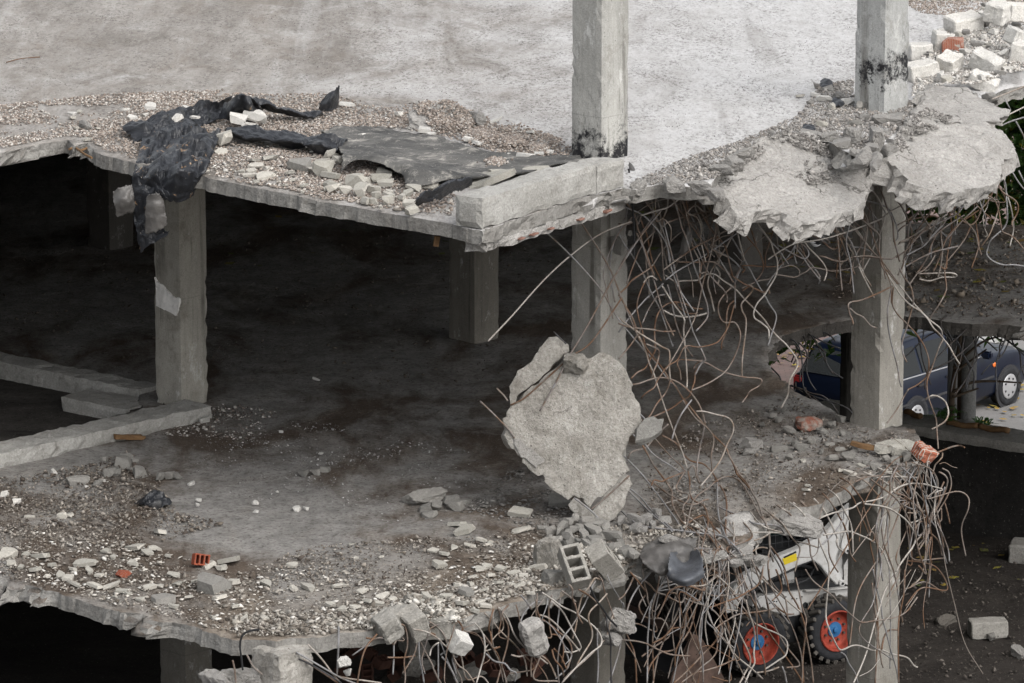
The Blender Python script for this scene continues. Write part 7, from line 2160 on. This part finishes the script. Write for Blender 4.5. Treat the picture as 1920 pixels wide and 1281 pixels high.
# ------------------------------------------------------------------ trees behind the building
k = NB('leaf_green')
a = k.n('ShaderNodeAttribute'); a.attribute_name = 'col'
k.b.inputs['Subsurface Weight'].default_value = 0.0
tr = k.n('ShaderNodeBsdfTranslucent'); k.l(a.outputs['Color'], tr.inputs['Color'])
mx = k.n('ShaderNodeMixShader'); mx.inputs[0].default_value = 0.35
k.out(a.outputs['Color'], 0.5, 0, 0.4)
k.l(k.b.outputs[0], mx.inputs[1]); k.l(tr.outputs[0], mx.inputs[2])
k.l(mx.outputs[0], k.t.nodes['Material Output'].inputs['Surface'])
M['leaf'] = k.m
M['bark'] = flat('bark', (0.10, 0.075, 0.055), 0.95, 0, 0.2, 0.45, 10)
GREEN = [(.05, .115, .025), (.075, .15, .035), (.035, .085, .02), (.1, .17, .04)]
def leaf_cloud(centers, n, size, pal, seed, yellow=0.06):
    rs = random.Random(seed)
    bm = bmesh.new(); lay = bm.verts.layers.float_color.new('col')
    for i in range(n):
        c, r = rs.choice(centers)
        while True:
            q = Vector((rs.uniform(-1, 1), rs.uniform(-1, 1), rs.uniform(-1, 1)))
            if q.length < 1: break
        p = c + q * r
        col = (.34, .29, .04) if rs.random() < yellow else rs.choice(pal)
        d = Vector((rs.uniform(-1, 1), rs.uniform(-1, 1), rs.uniform(-.9, .2))).normalized() * size * rs.uniform(.6, 1.3)
        e = d.cross(Vector((rs.uniform(-.4, .4), rs.uniform(-.4, .4), 1))).normalized() * d.length * .28
        sag = Vector((0, 0, -.12 * d.length))
        pts = [p - d * .5, p - d * .1 + e, p + d * .55 + sag, p - d * .1 - e]
        vs_ = [bm.verts.new(x) for x in pts]
        g_ = rs.uniform(.75, 1.25)
        for x in vs_: x[lay] = (*[min(1, v * g_) for v in col], 1)
        bm.faces.new(vs_)
    return bm
def tree(x, xc, Y, h, crown_z, rad, n, label, seed, yellow=.06):
    """x: photo column of the foot, xc: of the crown (the trunk leans)"""
    rs = random.Random(seed)
    b = aty(x, 400, Y)
    lean = aty(xc, 400, Y).x - b.x
    T = empty('broadleaf_tree', label, 'tree', 'trees behind the building', (b.x, Y, ZS))
    tip = Vector((lean * 1.15 + rs.uniform(-.2, .2), rs.uniform(-.3, .3), h))
    P = [Vector((0, 0, 0)), Vector((.03, .03, h * .33)), Vector((lean * .55, 0, h * .6)), tip]
    put('trunk', tube_bm(P, .13, 9, .25, taper=.03), M['bark'], T, True)
    cs = []
    for i in range(16):
        t = rs.uniform(.52, .95)
        base = catmull(P, .3)
        base = base[int(t * (len(base) - 1))]
        a = rs.uniform(0, 6.28); L = rad * rs.uniform(.5, 1.0) * (1.15 - .5 * t)
        end = base + Vector((math.cos(a) * L, math.sin(a) * L, rs.uniform(-.2, .9)))
        put('branch', tube_bm([base, base.lerp(end, .5) + Vector((0, 0, .15)), end], .045, 6, .2, taper=.012), M['bark'], T, True)
        cs.append((end, rs.uniform(.5, .95))); cs.append((base.lerp(end, .6), rs.uniform(.4, .7)))
    for i in range(7):
        cs.append((Vector((lean + rs.uniform(-rad, rad) * .8, rs.uniform(-rad, rad) * .8, rs.uniform(crown_z, h))), .6))
    put('crown', leaf_cloud(cs, n, .17, GREEN, seed, yellow), M['leaf'], T)
tree(1652, 1716, 14.6, 9.5, 5.9, 1.9, 5200, 'slim leaning tree showing below the drooping slab, yellow leaves low down', 1, .12)
tree(1812, 1825, 15.6, 11.0, 5.8, 2.4, 9500, 'dense dark green tree behind the far end of the floor, in the middle', 2, .07)
tree(1965, 1912, 14.2, 12.0, 5.6, 2.4, 12000, 'tree at the right edge of the photo, dark green foliage beside the white rubble', 3, .07)
tree(2010, 1985, 17.5, 12.5, 6.2, 2.8, 6000, 'tree farther back at the right edge, filling the gap behind the nearer foliage', 4, .05)
tree(1806, 1765, 19.5, 11.5, 6.5, 2.6, 6000, 'tree farther back between the slim tree and the dense one', 5, .05)
# creeper on the posts and ferny weeds at the wall
def branchy(x0_, y0_, pts, r, Y): return tube_bm([aty(x, y, Y) for x, y in pts], r, 7, .04, taper=r * .5)
SH = empty('shrub', 'bare brown stem with forked branches and ferny leaves before the round posts', 'shrub', None, (0, 0, 0))
put('stem', branchy(0, 0, [(1784, 786), (1785, 740), (1790, 700), (1796, 665), (1802, 620)], .04, 10.2), M['bark'], SH, True)
for pts in ([(1788, 690), (1812, 665), (1845, 640), (1885, 628)], [(1788, 700), (1815, 680), (1850, 655)], [(1787, 735), (1820, 718), (1860, 715), (1915, 718)], [(1787, 745), (1815, 735), (1835, 728)]):
    put('branch', branchy(0, 0, pts, .02, 10.15), M['bark'], SH, True)
def ferns(name, label, spots, Y, seed, parent=None):
    rs = random.Random(seed)
    bm = bmesh.new(); lay = bm.verts.layers.float_color.new('col')
    for (x, y, s) in spots:
        b = aty(x, y, Y)
        for fr in range(7):
            a = rs.uniform(0, 6.28)
            d = Vector((math.cos(a), math.sin(a) * .6, rs.uniform(.3, .9))).normalized() * s
            for i in range(1, 9):
                t = i / 8
                q = b + d * t + Vector((0, 0, -.35 * s * t * t))
                for sd_ in (-1, 1):
                    e = Vector((-d.y, d.x, 0)).normalized() * sd_ * s * .28 * (1 - .6 * t)
                    wv = d.normalized() * s * .06
                    vs_ = [bm.verts.new(q), bm.verts.new(q + e * .5 + wv), bm.verts.new(q + e), bm.verts.new(q + e * .5 - wv)]
                    g_ = rs.uniform(.7, 1.3)
                    for v_ in vs_: v_[lay] = (.06 * g_, .15 * g_, .03 * g_, 1)
                    bm.faces.new(vs_)
    if parent: return put(name, bm, M['leaf'], parent)
    return tag(put(name, bm, M['leaf']), label, 'plant', None)
ferns('leaves', '', [(1762, 782, .2), (1770, 770, .2), (1778, 790, .2), (1790, 776, .16)], 10.15, 4, SH)
ferns('fern', 'low ferny weed growing at the wall coping right of the thick post', [(1836, 796, .16), (1850, 798, .16)], 10.1, 5)

# ------------------------------------------------------------------ bird on the middle floor
bp_ = atz(1527, 470, ZM + 0.02)
BD = empty('bird', 'small black and white bird standing on the shaded floor behind the bars', 'bird', None, bp_, math.radians(200))
M['bwhite'] = flat('white_plumage', (0.7, 0.7, 0.7), 0.8, 0, 0.2, 0.1, 20)
M['bblack'] = flat('black_plumage', (0.012, 0.012, 0.014), 0.7, 0, 0.2, 0.1, 20)
bm = bmesh.new()
prof = [(-.085, .005, .075), (-.06, .022, .075), (-.03, .036, .078), (0, .042, .085), (.03, .036, .10), (.05, .027, .115), (.062, .026, .128), (.078, .022, .132), (.09, .012, .131), (.096, .004, .130)]
prev = None
for (x, r, z) in prof:
    rg = [bm.verts.new((x, r * .85 * math.cos(2 * math.pi * k_ / 12), z + r * math.sin(2 * math.pi * k_ / 12))) for k_ in range(12)]
    if prev:
        for i in range(12): bm.faces.new((prev[i], prev[(i + 1) % 12], rg[(i + 1) % 12], rg[i]))
    else: bm.faces.new(rg)
    prev = rg
bm.faces.new(prev[::-1])
bmesh.ops.recalc_face_normals(bm, faces=bm.faces)
bb_ = put('body', bm, [M['bwhite'], M['bblack']], BD, True)
for p in bb_.data.polygons:
    if p.normal.z > .25 or p.center.x > .07 and p.normal.z > -.1: p.material_index = 1
put('tail', prism_bm([Vector((-.07, -.012, .078)), Vector((-.07, .012, .078)), Vector((-.17, .010, .06)), Vector((-.17, -.010, .06))], Vector((0, 0, .005))), M['bblack'], BD)
put('beak', lathe_bm([(.005, 0), (0.0, .018)], 8, None, 'Z'), M['bblack'], BD)
bk2 = BD.children[-1] if False else [o for o in C.objects if o.parent == BD and o.name.startswith('beak')][0]
bk2.location = (.094, 0, .13); bk2.rotation_euler = (0, math.radians(90), 0)
for s in (-1, 1):
    put('leg', tube_bm([Vector((0, .014 * s, .05)), Vector((-.006, .014 * s, .025)), Vector((.0, .014 * s, -.015)), Vector((.02, .014 * s, -.018))], .003, 5, .02), M['bblack'], BD)
    put('wing', prism_bm([Vector((.03, .034 * s, .10)), Vector((-.02, .038 * s, .105)), Vector((-.085, .016 * s, .085)), Vector((-.03, .037 * s, .075))], Vector((0, .004 * s, 0))), M['bblack'], BD)

# ------------------------------------------------------------------ heap of bricks in the dark below the middle floor
hc_ = aty(780, 1281, -3.2)
bm = bmesh.new()
bmesh.ops.create_grid(bm, x_segments=40, y_segments=40, size=1)
for q in bm.verts:
    x, y = q.co.x * 2.6, q.co.y * 2.6
    d = math.hypot(x / 2.4, y / 2.4)
    q.co = Vector((hc_.x + x, -2.6 + y, -0.15 + 2.25 * max(0, 1 - d) ** .8 + .16 * nz((x, y, 0), 2.2, 3) + .08 * nz((x, y, 0), 6, 3)))
o = put('rubble_heap', bm, M['soil'], None, True)
tag(o, 'dark heap of rubble under the middle floor, red bricks sticking out', 'rubble', None, 'stuff')
R = random.Random(9)
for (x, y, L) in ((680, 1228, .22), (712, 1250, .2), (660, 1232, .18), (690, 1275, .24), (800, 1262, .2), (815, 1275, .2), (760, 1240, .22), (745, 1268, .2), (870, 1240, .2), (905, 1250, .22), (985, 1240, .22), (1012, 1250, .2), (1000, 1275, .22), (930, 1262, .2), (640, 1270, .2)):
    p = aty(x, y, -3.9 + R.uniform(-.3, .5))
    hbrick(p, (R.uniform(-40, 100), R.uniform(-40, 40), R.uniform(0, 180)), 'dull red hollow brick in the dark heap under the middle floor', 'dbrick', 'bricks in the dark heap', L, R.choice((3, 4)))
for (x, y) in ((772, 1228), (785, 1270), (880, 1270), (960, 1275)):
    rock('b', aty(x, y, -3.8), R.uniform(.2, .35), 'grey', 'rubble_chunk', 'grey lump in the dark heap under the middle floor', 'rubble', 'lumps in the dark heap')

# plinth of rubble at the very bottom, left of the beam stub
for (x, y, s) in ((430, 1278, .22), (455, 1270, .25), (480, 1276, .2), (415, 1290, .3), (500, 1285, .2), (445, 1290, .3)):
    rock('b', aty(x, y, ps.y - 0.05) - UP * s * .3, s, 'pale', 'rubble_chunk', 'pale rough lump at the foot of the broken beam stub', 'rubble', 'lumps at the broken beam stub')
for s, lb in (("436,1238 440,1255 443,1290", 'upright rusty bar end left of the broken beam stub'), ("463,1228 475,1250 492,1265", 'rusty bar slanting across the broken beam stub')):
    tag(put('bar_end', tube_bm([aty(x, y, ps.y - .15) for x, y in zc(1, 0, 0, s)], .009, 6, .03), M['rust']), lb, 'rebar')
